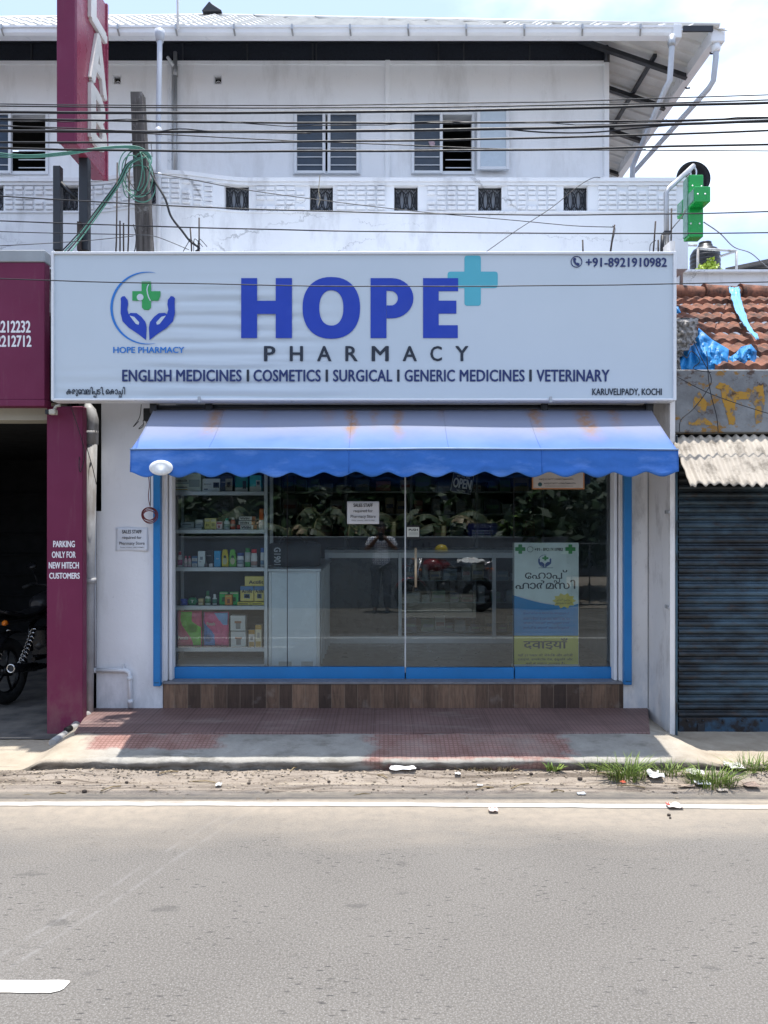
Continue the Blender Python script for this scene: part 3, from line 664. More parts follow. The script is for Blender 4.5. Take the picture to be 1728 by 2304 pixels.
# ---- ground floor front
YW, YG = 6.6, 6.75
xl0, xl1 = X(217, YW), X(349, YW); xr0, xr1 = X(1403, YW), X(1459, YW)
m = MB(); m.box(xl0, X(366, YW), YW, YW + .15, .12, Z(1150, YW)); m.box(X(228, YW), X(366, YW), YW + .0, YW + .15, Z(1150, YW), 4.0); m.build('shop_wall', MA['lower'], B)
m = MB(); m.box(X(1400, YW), xr1, YW, YW + .15, .12, 4.0); m.build('shop_wall', MA['lower2'], B)
m = MB(); m.box(xr1, xr1 + .04, 6.10, YW + .15, .0, 4.0); m.build('side_pier', MA['lower2'], B)
MB().box(X(1458, YW) - .002, X(1458, YW) + .002, YW - .003, YW + .01, .17, 4.0).build('wall_joint', MA['black_pl'], B)
m = MB(); m.box(X(366, YW), X(1400, YW), YW, YW + .15, 2.62, 4.0); m.build('lintel', MA['lower'], B)
MB().box(-2.46, 2.42, YW + .16, PA + .3, 3.9, 4.0).build('canopy_slab', MA['parapet'], B)
MB().box(-1.95, 2.26, 6.13, 6.599, 3.70, 3.75).build('sun_stop_slab', MA['parapet'], B)  # unseen slab added behind the sign, keeps a sun stripe off the porch
zp = Z(1537, YW)
MB().box(X(368, YW), X(1402, YW), YW - .004, YW + .3, .165, zp - .008).build('plinth', MA['plank'], B)
MB().box(X(366, YW), X(1403, YW), YW - .016, YW + .32, zp - .0075, zp + .012).build('sill', mk('granite_sill', (.20, .20, .21), .4, .25, 12), B, bevel=.004)
for a, b, e in ((349, 365, 1541), (1400, 1417, 1538)):
    j = MB().box(X(a, YW), X(b, YW), YW - .06, YW - .004, Z(e, YW), 2.66).build('door_jamb', MA['blue'], B, bevel=.004)
    MB().box(X(a, YW) + .01, X(b, YW) - .01, YW - .064, YW - .0605, Z(e, YW) + .03, Z(e, YW) + .035).build('joint_line', MA['bluedk'], j)
for a, b, s in ((367, 376, 0), (378, 385, .03)):
    MB().box(X(a, YW + .02), X(b, YW + .02), YW + .02 + s, YG + .02, zp + .013, 2.62).build('frame_reveal', MA['lower'], B, bevel=.004)
for a, b, s in ((1381, 1389, .02), (1391, 1399, 0)):
    MB().box(X(a, YW + .05), X(b, YW + .05) - .004, YW + .02 + s, YG + .02, zp + .013, 2.62).build('frame_reveal', MA['lower'], B, bevel=.004)
# shutter box behind the sign
sb = MB().box(X(395, 6.2), X(1410, 6.2), 6.205, 6.6, 2.60, 2.80).build('shutter_box', MA['bluedk'], B, bevel=.004)
for k in range(3): MB().box(X(398, 6.2), X(1406, 6.2), 6.195, 6.2045, 2.62 + .055 * k, 2.655 + .055 * k).build('shutter_slat', MA['bluedk'], sb, bevel=.008)
# glazing: two fixed panes and a door between, on blue rails
zg0, zg1 = Z(1500, YG), 2.60
def rail(a, b, y, name, par, h0=1500, h1=1531): return MB().box(X(a, YG), X(b, YG), y - .025, y + .02, Z(h1, YG), Z(h0, YG)).build(name, MA['blue'], par, bevel=.004)
for a, b, nm in ((382, 646, 'glass_pane'), (648, 911, 'glass_pane'), (1157, 1381, 'glass_pane')):
    MB().box(X(a, YG), X(b, YG), YG, YG + .008, zg0, zg1).build(nm, MA['glass'], B)
rail(382, 910.5, YG, 'bottom_rail', B); rail(1157.5, 1384, YG, 'bottom_rail', B)
D = MB().box(X(913, YG), X(1155, YG), YG - .004, YG + .004, zg0, zg1 - .01).build('glass_door', MA['glass'], B)
rail(913, 1155, YG - .006, 'bottom_rail', D, 1501, 1529)
MB().box(X(911, YG) - .003, X(911, YG) + .009, YG - .012, YG + .012, zg0 - .05, zg1).build('door_stile', MA['alu'], D)
for px in (646.2, 1156.): MB().box(X(px, YG) - .002, X(px, YG) + .003, YG - .0045, YG + .0125, zg0, zg1 - .012).build('glass_joint', MA['black_pl'], B)
m = MB(); hx = X(935, YG); m.tube([(hx, YG - .05, Z(1320, YG)), (hx, YG - .05, Z(1232, YG))], .011, 10); m.tube([(hx, YG - .05, Z(1240, YG)), (hx, YG - .003, Z(1240, YG))], .008, 8); m.tube([(hx, YG - .05, Z(1312, YG)), (hx, YG - .003, Z(1312, YG))], .008, 8)
m.build('handle', mk('brass_handle', (.62, .50, .34), .35, .1, 9, .4), D)
# the room behind
zf = .43
ms = mk('shop_floor_tile', (.15, .14, .13), .35, .15, 3)
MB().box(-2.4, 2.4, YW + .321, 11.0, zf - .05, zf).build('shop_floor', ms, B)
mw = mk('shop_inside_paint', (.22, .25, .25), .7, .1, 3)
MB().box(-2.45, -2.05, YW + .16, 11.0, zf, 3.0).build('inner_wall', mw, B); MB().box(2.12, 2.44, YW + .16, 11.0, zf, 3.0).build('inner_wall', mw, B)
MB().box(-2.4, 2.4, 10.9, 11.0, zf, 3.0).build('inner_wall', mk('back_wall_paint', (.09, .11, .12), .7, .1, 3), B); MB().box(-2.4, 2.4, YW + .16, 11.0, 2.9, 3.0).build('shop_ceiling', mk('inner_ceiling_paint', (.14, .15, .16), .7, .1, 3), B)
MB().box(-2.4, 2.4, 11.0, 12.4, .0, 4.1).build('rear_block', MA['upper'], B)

# ---------------------------------------------------------------- the long shop sign
YS = 5.97
SG = thing('shop_sign', 'long pale pharmacy signboard with blue lettering and a hands emblem above the awning', 'shop sign', (0, YS, Z(900, YS)))
sx0, sx1, sz0, sz1 = X(120, YS), X(1516, YS), Z(897, YS), Z(571, YS)
def wrinkle(x, z):
    u = (x - sx0) / (sx1 - sx0); v = (z - sz0) / (sz1 - sz0)
    w = sst(.12, .22, u) * sst(.52, .28, u) * sst(.96, .6, v) + .3 * sst(.62, .3, u) * sst(.3, .02, v)
    a = .013 * (.5 + .5 * math.sin(z * 62 + 3.0 * nz(x * .9, z * 3))) * (.35 + .65 * abs(nz(x * .7, z * 5, 3)) * 2) + .004 * nz(x * 1.2, z * 26)
    return w * max(0, a) + .002 * (nz(x * .7, z * .7, 8) + 1)
def sign_face():
    n = NT('sign_vinyl'); c = n.mix(n.rng(n.noise(.9, 5), .3, .7), (.505, .57, .615), (.55, .61, .655)); return n.fin(c, .27, 0, .6)
MA['vinyl'] = sign_face()
m = MB(); m.grid(lambda u, v: (sx0 + (sx1 - sx0) * u, YS + .0125 + wrinkle(sx0 + (sx1 - sx0) * u, sz0 + (sz1 - sz0) * v), sz0 + (sz1 - sz0) * v), 300, 150); m.build('sign_panel', MA['vinyl'], SG)
m = MB(); fw = .018
MB().box(X(115, YS), X(1522, YS), YS + .03, YS + .14, Z(902, YS), Z(567, YS)).build('sign_box', MA['white'], SG)
for q in ((X(115, YS), sx0 + .002, Z(901, YS), Z(566, YS)), (sx1 - .002, X(1522, YS), Z(901, YS), Z(566, YS)), (sx0 + .002, sx1 - .002, sz1 - .002, Z(566, YS)), (sx0 + .002, sx1 - .002, Z(901, YS), sz0 + .002)):
    MB().box(q[0], q[1], YS - .004, YS + .029, q[2], q[3]).build('sign_frame', MA['white'], SG, bevel=.003)
for px in (449, 1238): MB().box(X(px - 3, YS), X(px + 3, YS), YS - .02, YS - .005, Z(906, YS), Z(893, YS)).build('sign_clip', MA['steel'], SG)
inkb = mk('print_royal_blue', (.008, .045, .40), .42, .06, 4); inkn = mk('print_navy', (.018, .032, .13), .45, .08, 6); inkd = mk('print_slate', (.018, .026, .042), .45, .08, 6)
inkt = mk('print_teal', (.085, .43, .52), .42, .05, 4); inkl = mk('print_sky_blue', (.02, .19, .58), .42, .1, 4); inkg = mk('print_green', (.03, .33, .085), .42, .06, 4)
YL = YS + .0085
zz_ = lambda u, v, ox, oy, k: (X(ox + u * k, YL), Z(oy + v * k, YL))
k_ = 600 / 1659
def pl(pts, ox, oy, mat, name, y=YL, par=SG, th=.0015, k=k_):
    return MB().prism([(X(ox + u * k, y), Z(oy + v * k, y)) for u, v in pts], y, y + th).build(name, mat, par, recalc=True)
rr_ = lambda x0, x1, y0, y1: [(x0, y0), (x1, y0), (x1, y1), (x0, y1)]
# teal plus behind the E
def plus(x0, x1, y0, y1, a0, a1, b0, b1, r, n=4):
    raw = [(a0, y0), (a1, y0), (a1, b0), (x1, b0), (x1, b1), (a1, b1), (a1, y1), (a0, y1), (a0, b1), (x0, b1), (x0, b0), (a0, b0)]
    out = []
    for i, p in enumerate(raw):
        if i in (2, 5, 8, 11): out.append(p); continue
        a = Vector(raw[i - 1]); b = Vector(p); c = Vector(raw[(i + 1) % 12]); d1 = (a - b).normalized() * r; d2 = (c - b).normalized() * r
        for j in range(n + 1):
            t = j / n; out.append(tuple((1 - t) ** 2 * (b + d1) + 2 * t * (1 - t) * b + t * t * (b + d2)))
    return out
pl(plus(1007, 1120, 575, 688, 1045, 1082, 611, 648, 7), 0, 0, inkt, 'plus_mark', YL + .002, k=1)
# HOPE, drawn letter by letter
H_ = [(173, 237), (272, 237), (272, 378), (388, 378), (388, 237), (489, 237), (489, 610), (388, 610), (388, 460), (272, 460), (272, 610), (173, 610)]
E_ = [(1305, 237), (1523, 237), (1523, 318), (1402, 318), (1402, 377), (1512, 377), (1512, 458), (1402, 458), (1402, 530), (1521, 530), (1521, 610), (1305, 610)]
def oval(cx, cy, rx, ry, n=48, p=2.25, a0=0., a1=2 * math.pi):
    out = []
    for i in range(n):
        t = a0 + (a1 - a0) * i / (n - (0 if abs(a1 - a0 - 2 * math.pi) < 1e-6 else 1)); c, s = math.cos(t), math.sin(t)
        out.append((cx + rx * math.copysign(abs(c) ** (2 / p), c), cy + ry * math.copysign(abs(s) ** (2 / p), s)))
    return out
def ringp(o, i, mat, name, ox, oy):
    n = len(o); m = MB(); q = [(X(ox + u * k_, YL), Z(oy + v * k_, YL)) for u, v in o + i]
    m.add([(x, YL, z) for x, z in q] + [(x, YL + .0015, z) for x, z in q], [(j, (j + 1) % n, n + (j + 1) % n, n + j) for j in range(n)] + [(j, 2 * n + j, 2 * n + (j + 1) % n, (j + 1) % n) for j in range(n)] + [(n + j, n + (j + 1) % n, 3 * n + (j + 1) % n, 3 * n + j) for j in range(n)])
    return m.build(name, mat, SG)
pl(H_, 480, 540, inkb, 'lettering'); ringp(oval(734, 422, 179, 192), oval(734, 422, 75, 110), inkb, 'lettering', 480, 540); pl(E_, 480, 540, inkb, 'lettering', YL)
Pb = [(978, 237), (1110, 237)] + [(1110 + 135 * math.sin(t), 362 - 125 * math.cos(t)) for t in [math.pi * i / 16 for i in range(1, 16)]] + [(1110, 487), (1078, 487), (1078, 610), (978, 610)]
Ph = [(1078, 316), (1098, 316)] + [(1102 + 46 * math.sin(t), 362 - 46 * math.cos(t)) for t in [math.pi * i / 12 for i in range(1, 12)]] + [(1098, 407), (1078, 407)]
# P built as one outline with a slit to its bowl
pl([(978, 237), (1110, 237)] + Pb[2:17] + [(1110, 487), (1078, 487), (1078, 407.0)] + Ph[::-1][1:-1] + [(1078, 316), (1077, 316), (1077, 610), (978, 610)], 480, 540, inkb, 'lettering')
for ch, a, b in zip('PHARMACY', (318, 478, 648, 824, 988, 1180, 1352, 1508), (383, 555, 732, 895, 1088, 1264, 1420, 1585)):
    ptext(ch, 480 + a * k_, 480 + b * k_, 779, 812, YL, inkd, SG, offset=.022)
for w_, a, b in (('ENGLISH', 275.5, 385), ('MEDICINES', 397, 543), ('I', 556, 559.5), ('COSMETICS', 571, 721), ('I', 733.5, 737), ('SURGICAL', 750, 882), ('I', 894.5, 898), ('GENERIC', 911, 1023), ('MEDICINES', 1035, 1180), ('I', 1192, 1195.5), ('VETERINARY', 1208, 1371)):
    ptext(w_, a, b, 832, 858, YL, inkn if w_ != 'I' else inkd, SG, offset=.03, sp=1.04)
ptext('HOPE PHARMACY', 255, 414, 780.5, 794, YL, inkl, SG, offset=.022)
ptext('+91-8921910982', 1319, 1500, 580, 600, YL, inkn, SG, offset=.03, sp=1.04)
ptext('KARUVELIPADY, KOCHI', 1333, 1489, 874, 891, YL, inkd, SG, offset=.024)
mal = compose(['ക', 'ര', 'ു', 'േ', 'വ', 'ല', 'ി', 'പ', '_പ', 'ട', 'ി', ',', ' ', 'െ', 'ക', 'ാ', 'ച', '_ച', 'ി'], .012)
text('', X(149, YL), X(281, YL), Z(894, YL), Z(870.5, YL), YL, inkd, SG, vf=mal, offset=.03)
# hands emblem (zoom of 0,540)
hand = [(752, 385), (750, 362), (760, 351), (776, 349), (785, 362), (794, 372), (797, 400), (791, 432), (800, 462), (812, 453), (850, 455), (880, 478), (905, 510), (912, 545), (908, 622), (860, 585), (800, 545), (762, 505), (750, 455)]
slit = [(806, 470), (835, 478), (866, 512), (862, 527), (845, 522)]
for pts, mt, nm, yy in ((hand, inkb, 'hand_emblem', YL), (slit, MA['vinyl'], 'thumb_gap', YL - .001)):
    pl(pts, 0, 540, mt, nm, yy); pl([(1838 - u, v) for u, v in pts][::-1], 0, 540, mt, nm, yy)
n_ = 40; ang = [R(76 + (284 - 76) * i / n_) for i in range(n_ + 1)]
wd = [14 * math.sin(math.pi * i / n_) ** .8 + .6 for i in range(n_ + 1)]
pl([(912 + (226) * math.cos(t), 423 - 226 * math.sin(t)) for t in ang] + [(912 + (226 - w) * math.cos(t), 423 - (226 - w) * math.sin(t)) for t, w in list(zip(ang, wd))[::-1]], 0, 540, inkl, 'ring_emblem')
pl([(881, 258), (939, 258), (939, 318), (998, 318), (998, 346), (985, 377), (939, 377), (939, 420), (926, 434), (896, 434), (883, 420), (883, 377), (823, 377), (823, 318), (881, 318)], 0, 540, inkg, 'cross_emblem')
MB().prism([(X(u * k_, YL), Z(540 + v * k_, YL)) for u, v in oval(872, 356, 21, 21, 20, 2)], YL - .001, YL - .0002).build('capsule_dot', MA['vinyl'], SG)
cv = [(925, 275), (917, 290), (914, 310), (918, 335), (926, 360), (936, 378)]
pl([(u - 3.5, v) for u, v in cv] + [(u + 3.5, v) for u, v in cv][::-1], 0, 540, MA['vinyl'], 'curve_cut', YL - .001, th=.0008)
# handset mark before the number
ringp(oval(468, 135, 36, 36, 32, 2), oval(468, 135, 31, 31, 32, 2), inkn, 'phone_ring', 1128, 540)
arc = [(456, 112), (450, 120), (452, 138), (462, 152), (478, 160), (487, 155)]
pl([(452, 110), (463, 112), (466, 124), (460, 128), (468, 143), (474, 140), (487, 147), (486, 158), (474, 161), (458, 150), (449, 134), (447, 118)], 1128, 540, inkn, 'handset_mark')
for px, top, Y, lean in ((262, 366, 6.3, 2), (270, 497, 6.3, 0), (278, 502, 6.3, 0), (289, 376, 6.35, 2), (430, 512, 6.3, -2), (448, 490, 6.3, 0), (1311, 541, 6.3, -1), (1377, 506, 6.3, 6), (1472, 498, 6.3, 3), (1481, 543, 6.3, 0), (1510, 469, 6.28, 1)):
    MB().tube([P(px - lean, 580, Y), P(px, 540, Y), P(px + lean, top, Y)], .0062, 6).build('support_rod', MA['rebar'], SG)
MB().box(X(140, 6.2), X(1515, 6.2), 6.191, 6.21, Z(600, 6.2), Z(590, 6.2)).build('back_bar', MA['rebar'], SG)

# ---------------------------------------------------------------- the awning
YF, YR = 5.58, 6.13
AW = thing('shop_awning', 'faded blue fabric awning with rust streaks and a scalloped valance over the shopfront', 'awning', (0, YF, Z(1070, YF)))
ax0, ax1 = X(294, YF), X(1525, YF); zf_, zr_ = Z(1012, YF), Z(922, YR)
def canopy(u, v):
    x = ax0 + (ax1 - ax0) * u; y = YF + (YR - YF) * v; z = zf_ + (zr_ - zf_) * v
    sag = -.016 * math.sin(math.pi * v) + .006 * nz(x * 1.3, v * 2) - .012 * math.sin(math.pi * v) * abs(math.sin(x * 1.45))
    return (x, y, z + sag + .012 * (1 - v) * nz(x * .6, 4) )
m = MB(); m.grid(canopy, 160, 20); MA['awn'] = awning_cloth(); m.build('canopy', MA['awn'], AW, solid=.003)
vb = mk('valance_cloth', (.03, .15, .50), .6, .12, 5, bump=.8, bs=9, col2=(.12, .26, .62), s2=(2, 2, 6), t0=.52, t1=.72)
NS = 17
def val(u, v):
    x = ax0 + (ax1 - ax0) * u; s = (.5 - .5 * math.cos(2 * math.pi * (u * NS + .0)))
    ztop = canopy(u, 0)[2] + .004; sag = .012 * nz(x * .5, 9)
    zb = Z(1062, YF) + sag + .0 - .036 * (s ** .8) - .006 * nz(x * 2.2)
    y = YF - .006 - .018 * v * nz(x * 2.1, v * 1.2, 3) - .02 * v * nz(x * .8, 2) + .012 * nz(x * 6, v * 4, 6) * v
    return (x, y, ztop + (zb - ztop) * v)
m = MB(); m.grid(val, 420, 14); m.build('valance', vb, AW, solid=.0025)
for px in (468, 785, 1010, 1219):
    u = (px - 294) / 1231; MB().tube([(canopy(u, v / 12)[0], canopy(u, v / 12)[1], canopy(u, v / 12)[2] + .002) for v in range(13)], .0022, 4).build('canopy_seam', MA['awn'], AW)
m = MB(); m.tube([(ax0 + (ax1 - ax0) * i / 60, YF - .011, canopy(i / 60, 0)[2] + .005) for i in range(61)], .0075, 8); m.build('front_bar', mk('bar_blue', (.16, .25, .42), .4, .1, 5), AW)
for px in (295, 785, 1219, 1524):
    u = (px - 294) / 1231; x = ax0 + (ax1 - ax0) * u
    m = MB(); m.tube([(x, val(u, v)[1] - .003, val(u, v)[2]) for v in (0.02, .3, .6, .93)], .0035, 5); m.build('valance_seam', vb, AW)
MB().tube([(X(345, YR), YR + .03, zr_ + .01), (X(1462, YR), YR + .03, zr_ + .01)], .032, 14).build('roller_tube', MA['black_pl'], AW)
MB().tube([(X(345, YR), YR + .0, zr_ + .048), (X(1440, YR), YR + .0, zr_ + .046)], .006, 8).build('cover_strip', mk('cover_strip_metal', (.5, .5, .47), .4, .1, 5, .5), AW)
for px in (345, 470, 1225, 1462):
    m = MB(); m.box(X(px - 8, YR), X(px + 8, YR), YR - .012, YR + .08, zr_ - .03, zr_ + .06); m.build('bracket', MA['black_pl'], AW, bevel=.008)
for px in (360, 1450):
    x = X(px, 5.9); m = MB(); m.tube([(x, YF + .01, zf_ - .03), (x * .93, 5.95, 2.36), (x, 6.52, 2.48)], .014, 8); m.build('folding_arm', MA['steel'], AW)
m = MB(); cx, cz = X(365, YF), Z(1053, YF); m.lathe([(.0, -.004), (.052, -.004), (.086, -.001), (.088, .004), (.0, .006)], (0, 0, 0), 32, axis='y')
for v in m.v: v.x = cx + v.x * .98; v.z = cz + v.z * .63; v.y = YF - .034 + v.y
def oval_mat():
    n = NT('faded_oval_sticker'); c = n.mix(n.rng(n.noise(22, 6, .7), .35, .65), (.62, .63, .62), (.82, .82, .80)); return n.fin(c, .5)
tag(m.build('oval_badge', oval_mat()), 'blank faded white oval badge on the awning valance near its end', 'badge')
# ---------------------------------------------------------------- notices
def notice(Y, px0, px1, py0, py1, label, wob):
    t = MB().grid(lambda u, v: (X(px0 + (px1 - px0) * u, Y), Y + wob * .006 * math.sin(u * 5 + v * 3), Z(py1 + (py0 - py1) * v, Y)), 12, 10).build('paper_notice', MA['paper'], None, solid=.0006)
    WL[t.name] = Vector(t.location); tag(t, label, 'notice'); w, h = px1 - px0, py1 - py0; Yt = Y - .009
    for s, a, b, c, d, o in (('SALES STAFF', .20, .80, .10, .25, .014), ('required for', .20, .80, .36, .52, 0.0), ('Pharmacy Store', .11, .89, .60, .77, 0), ('Please contact - 8921910982', .14, .86, .82, .86, 0)):
        ptext(s, px0 + w * a, px0 + w * b, py0 + h * c, py0 + h * d, Yt, MA['ink'], t, offset=o)
    return t
notice(YW - .008, 260, 333, 1187, 1240, 'white sales staff notice taped to the shop wall beside the door jamb', 1)
n2 = notice(YG - .012, 781, 853, 1128, 1179, 'sales staff notice stuck to the middle of the shop glass', .2)
for px, py, w in ((283, 1183, 14), (283, 1238, 13)):
    pass
# PUSH sticker on the door
Y = YG - .009
t = tag(sheet(914, 945, 1182, 1214, Y, .0008).build('push_sticker', MA['black_pl'], None, bevel=.0), 'small square push sticker on the glass door above its brass handle', 'sticker')
sheet(915.5, 943, 1186, 1208, Y - .001, .0008).build('label_field', pm((.62, .64, .58)), t); ptext('PUSH', 920, 940, 1189.5, 1194.5, Y - .0022, MA['ink'], t, offset=.04, th=.001)
for i in range(3): sheet(920, 941, 1197 + 3 * i, 1198 + 3 * i, Y - .0022, .001).build('text_line', pm((.3, .32, .3)), t)
# OPEN plate, hanging askew behind the glass
Y = 6.80
t = thing('open_sign', 'dark blue open sign hanging askew behind the glass under the awning', 'open sign', P(1040, 1110, Y))
def askew(px, py, deg=-9.5):
    a = R(deg); dx, dy = px - 1040, -(py - 1088); return X(1040 + dx * math.cos(a) - dy * math.sin(a), Y), Z(1088 - (dx * math.sin(a) + dy * math.cos(a)), Y)
m = MB(); m.prism([askew(*q) for q in ((1016, 1066), (1064, 1066), (1064, 1110), (1016, 1110))], Y, Y + .004); m.build('plate', pm((.012, .016, .05)), t)
m = MB(); o = [askew(*q) for q in ((1017, 1067), (1063, 1067), (1063, 1109), (1017, 1109))]; 
for a, b in zip(o, o[1:] + o[:1]): m.tube([(a[0], Y - .001, a[1]), (b[0], Y - .001, b[1])], .003, 4)
m.build('border', pm((.55, .58, .6)), t)
for s, dy, w, h, o in (('OPEN', 1088, 40, 21, .045), ('WELCOME', 1105, 20, 4, 0), ("YES WE ARE", 1073, 30, 4, 0)):
    cx, cz = askew(1040, dy); ww, hh = w * Y / F / 2, h * Y / F / 2
    text(s, cx - ww, cx + ww, cz - hh, cz + hh, Y - .002, pm((.60, .63, .66)), t, rot=-9.5, offset=o)
MB().tube([askew(1020, 1066)[:1] + (Y,) + askew(1020, 1066)[1:], (X(1035, Y), Y, Z(1040, Y)), askew(1060, 1066)[:1] + (Y,) + askew(1060, 1066)[1:]], .0015, 4).build('hanging_string', MA['cable'], t)
# orange framed certificate
Y = YG - .010
t = tag(sheet(1197, 1315, 1050, 1101, Y, .003).build('framed_certificate', pm((.55, .24, .10)), None), 'orange edged paper certificate stuck high on the glass beside the door', 'certificate')
sheet(1200, 1312, 1053, 1098, Y - .001, .002).build('paper_field', pm((.60, .54, .48)), t)
m = MB(); m.lathe([(.0, -.001), (.018, -.001), (.018, .001), (0, .001)], (X(1215, Y), Y - .0015, Z(1090, Y)), 16, axis='y'); m.build('seal', pm((.07, .17, .18)), t)
ml1 = compose(['ക', 'േ', 'ര', 'ള', ' ', 'സ', '്', 'റ', 'േ', 'റ', '്', 'റ', '്', ' ', 'ഫ', 'ാ', 'ർ', 'മ', 'സ', 'ി', ' ', 'ല', 'ൈ', 'സ', 'ൻ', 'സ'])
text('', X(1224, Y), X(1295, Y), Z(1090, Y), Z(1085, Y), Y - .0022, MA['ink'], t, vf=ml1, th=.0008); text('', X(1212, Y), X(1290, Y), Z(1081, Y), Z(1075, Y), Y - .0022, pm((.15, .08, .05)), t, vf=ml1, th=.0008)
sheet(1226, 1290, 1093, 1094.2, Y - .0022, .001).build('text_line', pm((.3, .28, .26)), t)
# ---------------------------------------------------------------- roll-up poster
Y = 6.92; k3 = .3014
t = thing('rollup_poster', 'tall pharmacy poster in white, blue and yellow standing behind the glass', 'poster', P(1229, 1510, Y))
px_ = lambda u: 950 + u * k3
py_ = lambda v: 1060 + v * k3
sheet(1154, 1302, 1221, 1508, Y, .003).build('poster_sheet', pm((.60, .68, .64)), t)
curve = [(676, 925)] + [(676 + 488 * i / 14, 925 + 78 * math.sin(i / 14 * math.pi * .62)) for i in range(1, 14)] + [(1164, 990)]
MB().prism([(X(px_(u), Y), Z(py_(v), Y)) for u, v in curve + [(1164, 1230), (678, 1230)]], Y - .001, Y - .0002).build('blue_field', pm((.03, .22, .46)), t)
MB().prism([(X(px_(u), Y), Z(py_(v), Y)) for u, v in curve[1:-1] + [(c[0], c[1] - 9) for c in curve[1:-1]][::-1]], Y - .0012, Y - .0002).build('curve_line', pm((.55, .60, .60)), t)
MB().box(X(px_(678), Y), X(px_(1166), Y), Y - .001, Y - .0002, Z(1508, Y), Z(py_(1228), Y)).build('yellow_field', pm((.42, .42, .07)), t)
Yt = Y - .0026; bk = pm((.02, .03, .035)); gn = pm((.03, .24, .06))
for cx in (732, 1106): pl(plus(cx - 38, cx + 38, 547, 617, cx - 14, cx + 14, 568, 596, 4), 950, 1060, gn, 'green_cross', Yt, t, .001, k3)
ptext('+91- 8921910982', px_(838), px_(1050), py_(573), py_(596), Yt, bk, t, offset=.02)
ringp_ = [(X(px_(806 + 22 * math.cos(a)), Yt), Yt, Z(py_(584 + 20 * math.sin(a)), Yt)) for a in [i * math.pi / 8 for i in range(16)]]
MB().tube(ringp_, .0018, 4, closed=True).build('phone_ring', bk, t)
m = MB(); m.tube([(X(px_(915 + 48 * math.cos(a)), Yt), Yt, Z(py_(672 - 47 * math.sin(a)), Yt)) for a in [R(75 + 21 * i) for i in range(11)]], .0022, 4); m.build('ring_emblem', pm((.02, .08, .22)), t)
for sgn in (1, -1):
    q = [(915 + sgn * (u - 919) * .29, 672 + (v - 430) * .25) for u, v in hand]; pl(q if sgn == 1 else q[::-1], 950, 1060, pm((.02, .06, .2)), 'hand_emblem', Yt, t, .001, k3)
pl(plus(897, 942, 632, 668, 911, 927, 643, 657, 2), 950, 1060, gn, 'cross_emblem', Yt, t, .001, k3)
sheet(px_(868), px_(978), py_(719), py_(725), Yt, .001).build('text_line', pm((.25, .32, .36)), t)
text('', X(px_(768), Yt), X(px_(1082), Yt), Z(py_(832), Yt), Z(py_(738), Yt), Yt, bk, t, offset=.012, vf=compose(['േ', 'ഹ', 'ാ', 'പ', '_പ', '്']))
text('', X(px_(697), Yt), X(px_(1142), Yt), Z(py_(880), Yt), Z(py_(812), Yt), Yt, bk, t, offset=.012, vf=compose(['ഫ', 'ാ', 'ർ', 'മ', 'സ', 'ി']))
st = [(1060 + (90 if i % 2 == 0 else 68) * math.cos(a), 968 + (60 if i % 2 == 0 else 43) * math.sin(a)) for i, a in enumerate([2 * math.pi * i / 20 for i in range(20)])]
pl(st, 950, 1060, pm((.62, .52, .12)), 'starburst', Yt, t, .001, k3)
text('', X(px_(1004), Yt), X(px_(1104), Yt), Z(py_(972), Yt), Z(py_(952), Yt), Yt - .0012, bk, t, vf=compose(['ഫ', '്', 'ര', 'ീ', ' ', 'േ', 'ഹ', 'ാ', 'ം']), th=.001)
text('', X(px_(1002), Yt), X(px_(1112), Yt), Z(py_(993), Yt), Z(py_(976), Yt), Yt - .0012, bk, t, vf=compose(['െ', 'ഡ', 'ല', 'ി', 'വ', 'റ', 'ി']), th=.001)
dkb = pm((.012, .09, .26))
for run, v in ((['ഇ', 'ം', 'ഗ', '്', 'ല', 'ീ', 'ഷ', ' ', '&', ' ', 'ജ', 'ന', 'റ', 'ി', 'ക', ' ', 'മ', 'ര', 'ു', 'ന', '_ന', 'ു', 'ക', 'ൾ'], 1062), (['െ', 'വ', 'റ', '്', 'റ', 'ി', 'ന', 'റ', 'ി', ' ', '&', ' ', 'േ', 'ക', 'ാ', 'സ', '്', 'െ', 'മ', 'റ', '്', 'റ', 'ി', 'ക', '്', 'സ'], 1098), (['േ', 'ബ', 'ബ', 'ി', ' ', 'െ', 'ക', 'യ', 'ർ', ' ', 'ഉ', 'ൽ', 'പ', '_പ', 'ന', '_ന', 'ങ', '്', 'ങ', 'ൾ'], 1134), (['ബ', 'ി', 'പ', 'ി', ' ', '&', ' ', 'ഷ', 'ു', 'ഗ', 'ർ', ' ', 'െ', 'മ', 'ഷ', 'ീ', 'ന', 'ു', 'ക', 'ൾ'], 1170)):
    text('', X(px_(755), Yt), X(px_(1100), Yt), Z(py_(v + 12), Yt), Z(py_(v - 13), Yt), Yt, dkb, t, offset=.01, vf=compose(run))
ptext('दवाइयाँ', px_(758), px_(1085), py_(1248), py_(1333), Yt, bk, t, offset=.022)
for s, v in (('यहाँ हर पकार की जेनेरिक और अंगेजी', 1376), ('दवाइयां, डायबेटिक रेंज, इंसुलिन और', 1408), ('बचों के सामान उपलबध है।', 1438)):
    w = 205 if v < 1430 else 145; ptext(s, px_(918 - w), px_(918 + w), py_(v - 14), py_(v + 11), Yt, bk, t, offset=.008)
MB().box(X(1152, Y), X(1304, Y), Y - .04, Y + .06, zf, zf + .05).build('stand_base', MA['alu'], t, bevel=.01)
MB().tube([(X(1229, Y), Y + .02, zf + .05), (X(1229, Y), Y + .02, Z(1222, Y))], .008, 8).build('stand_rod', MA['alu'], t)

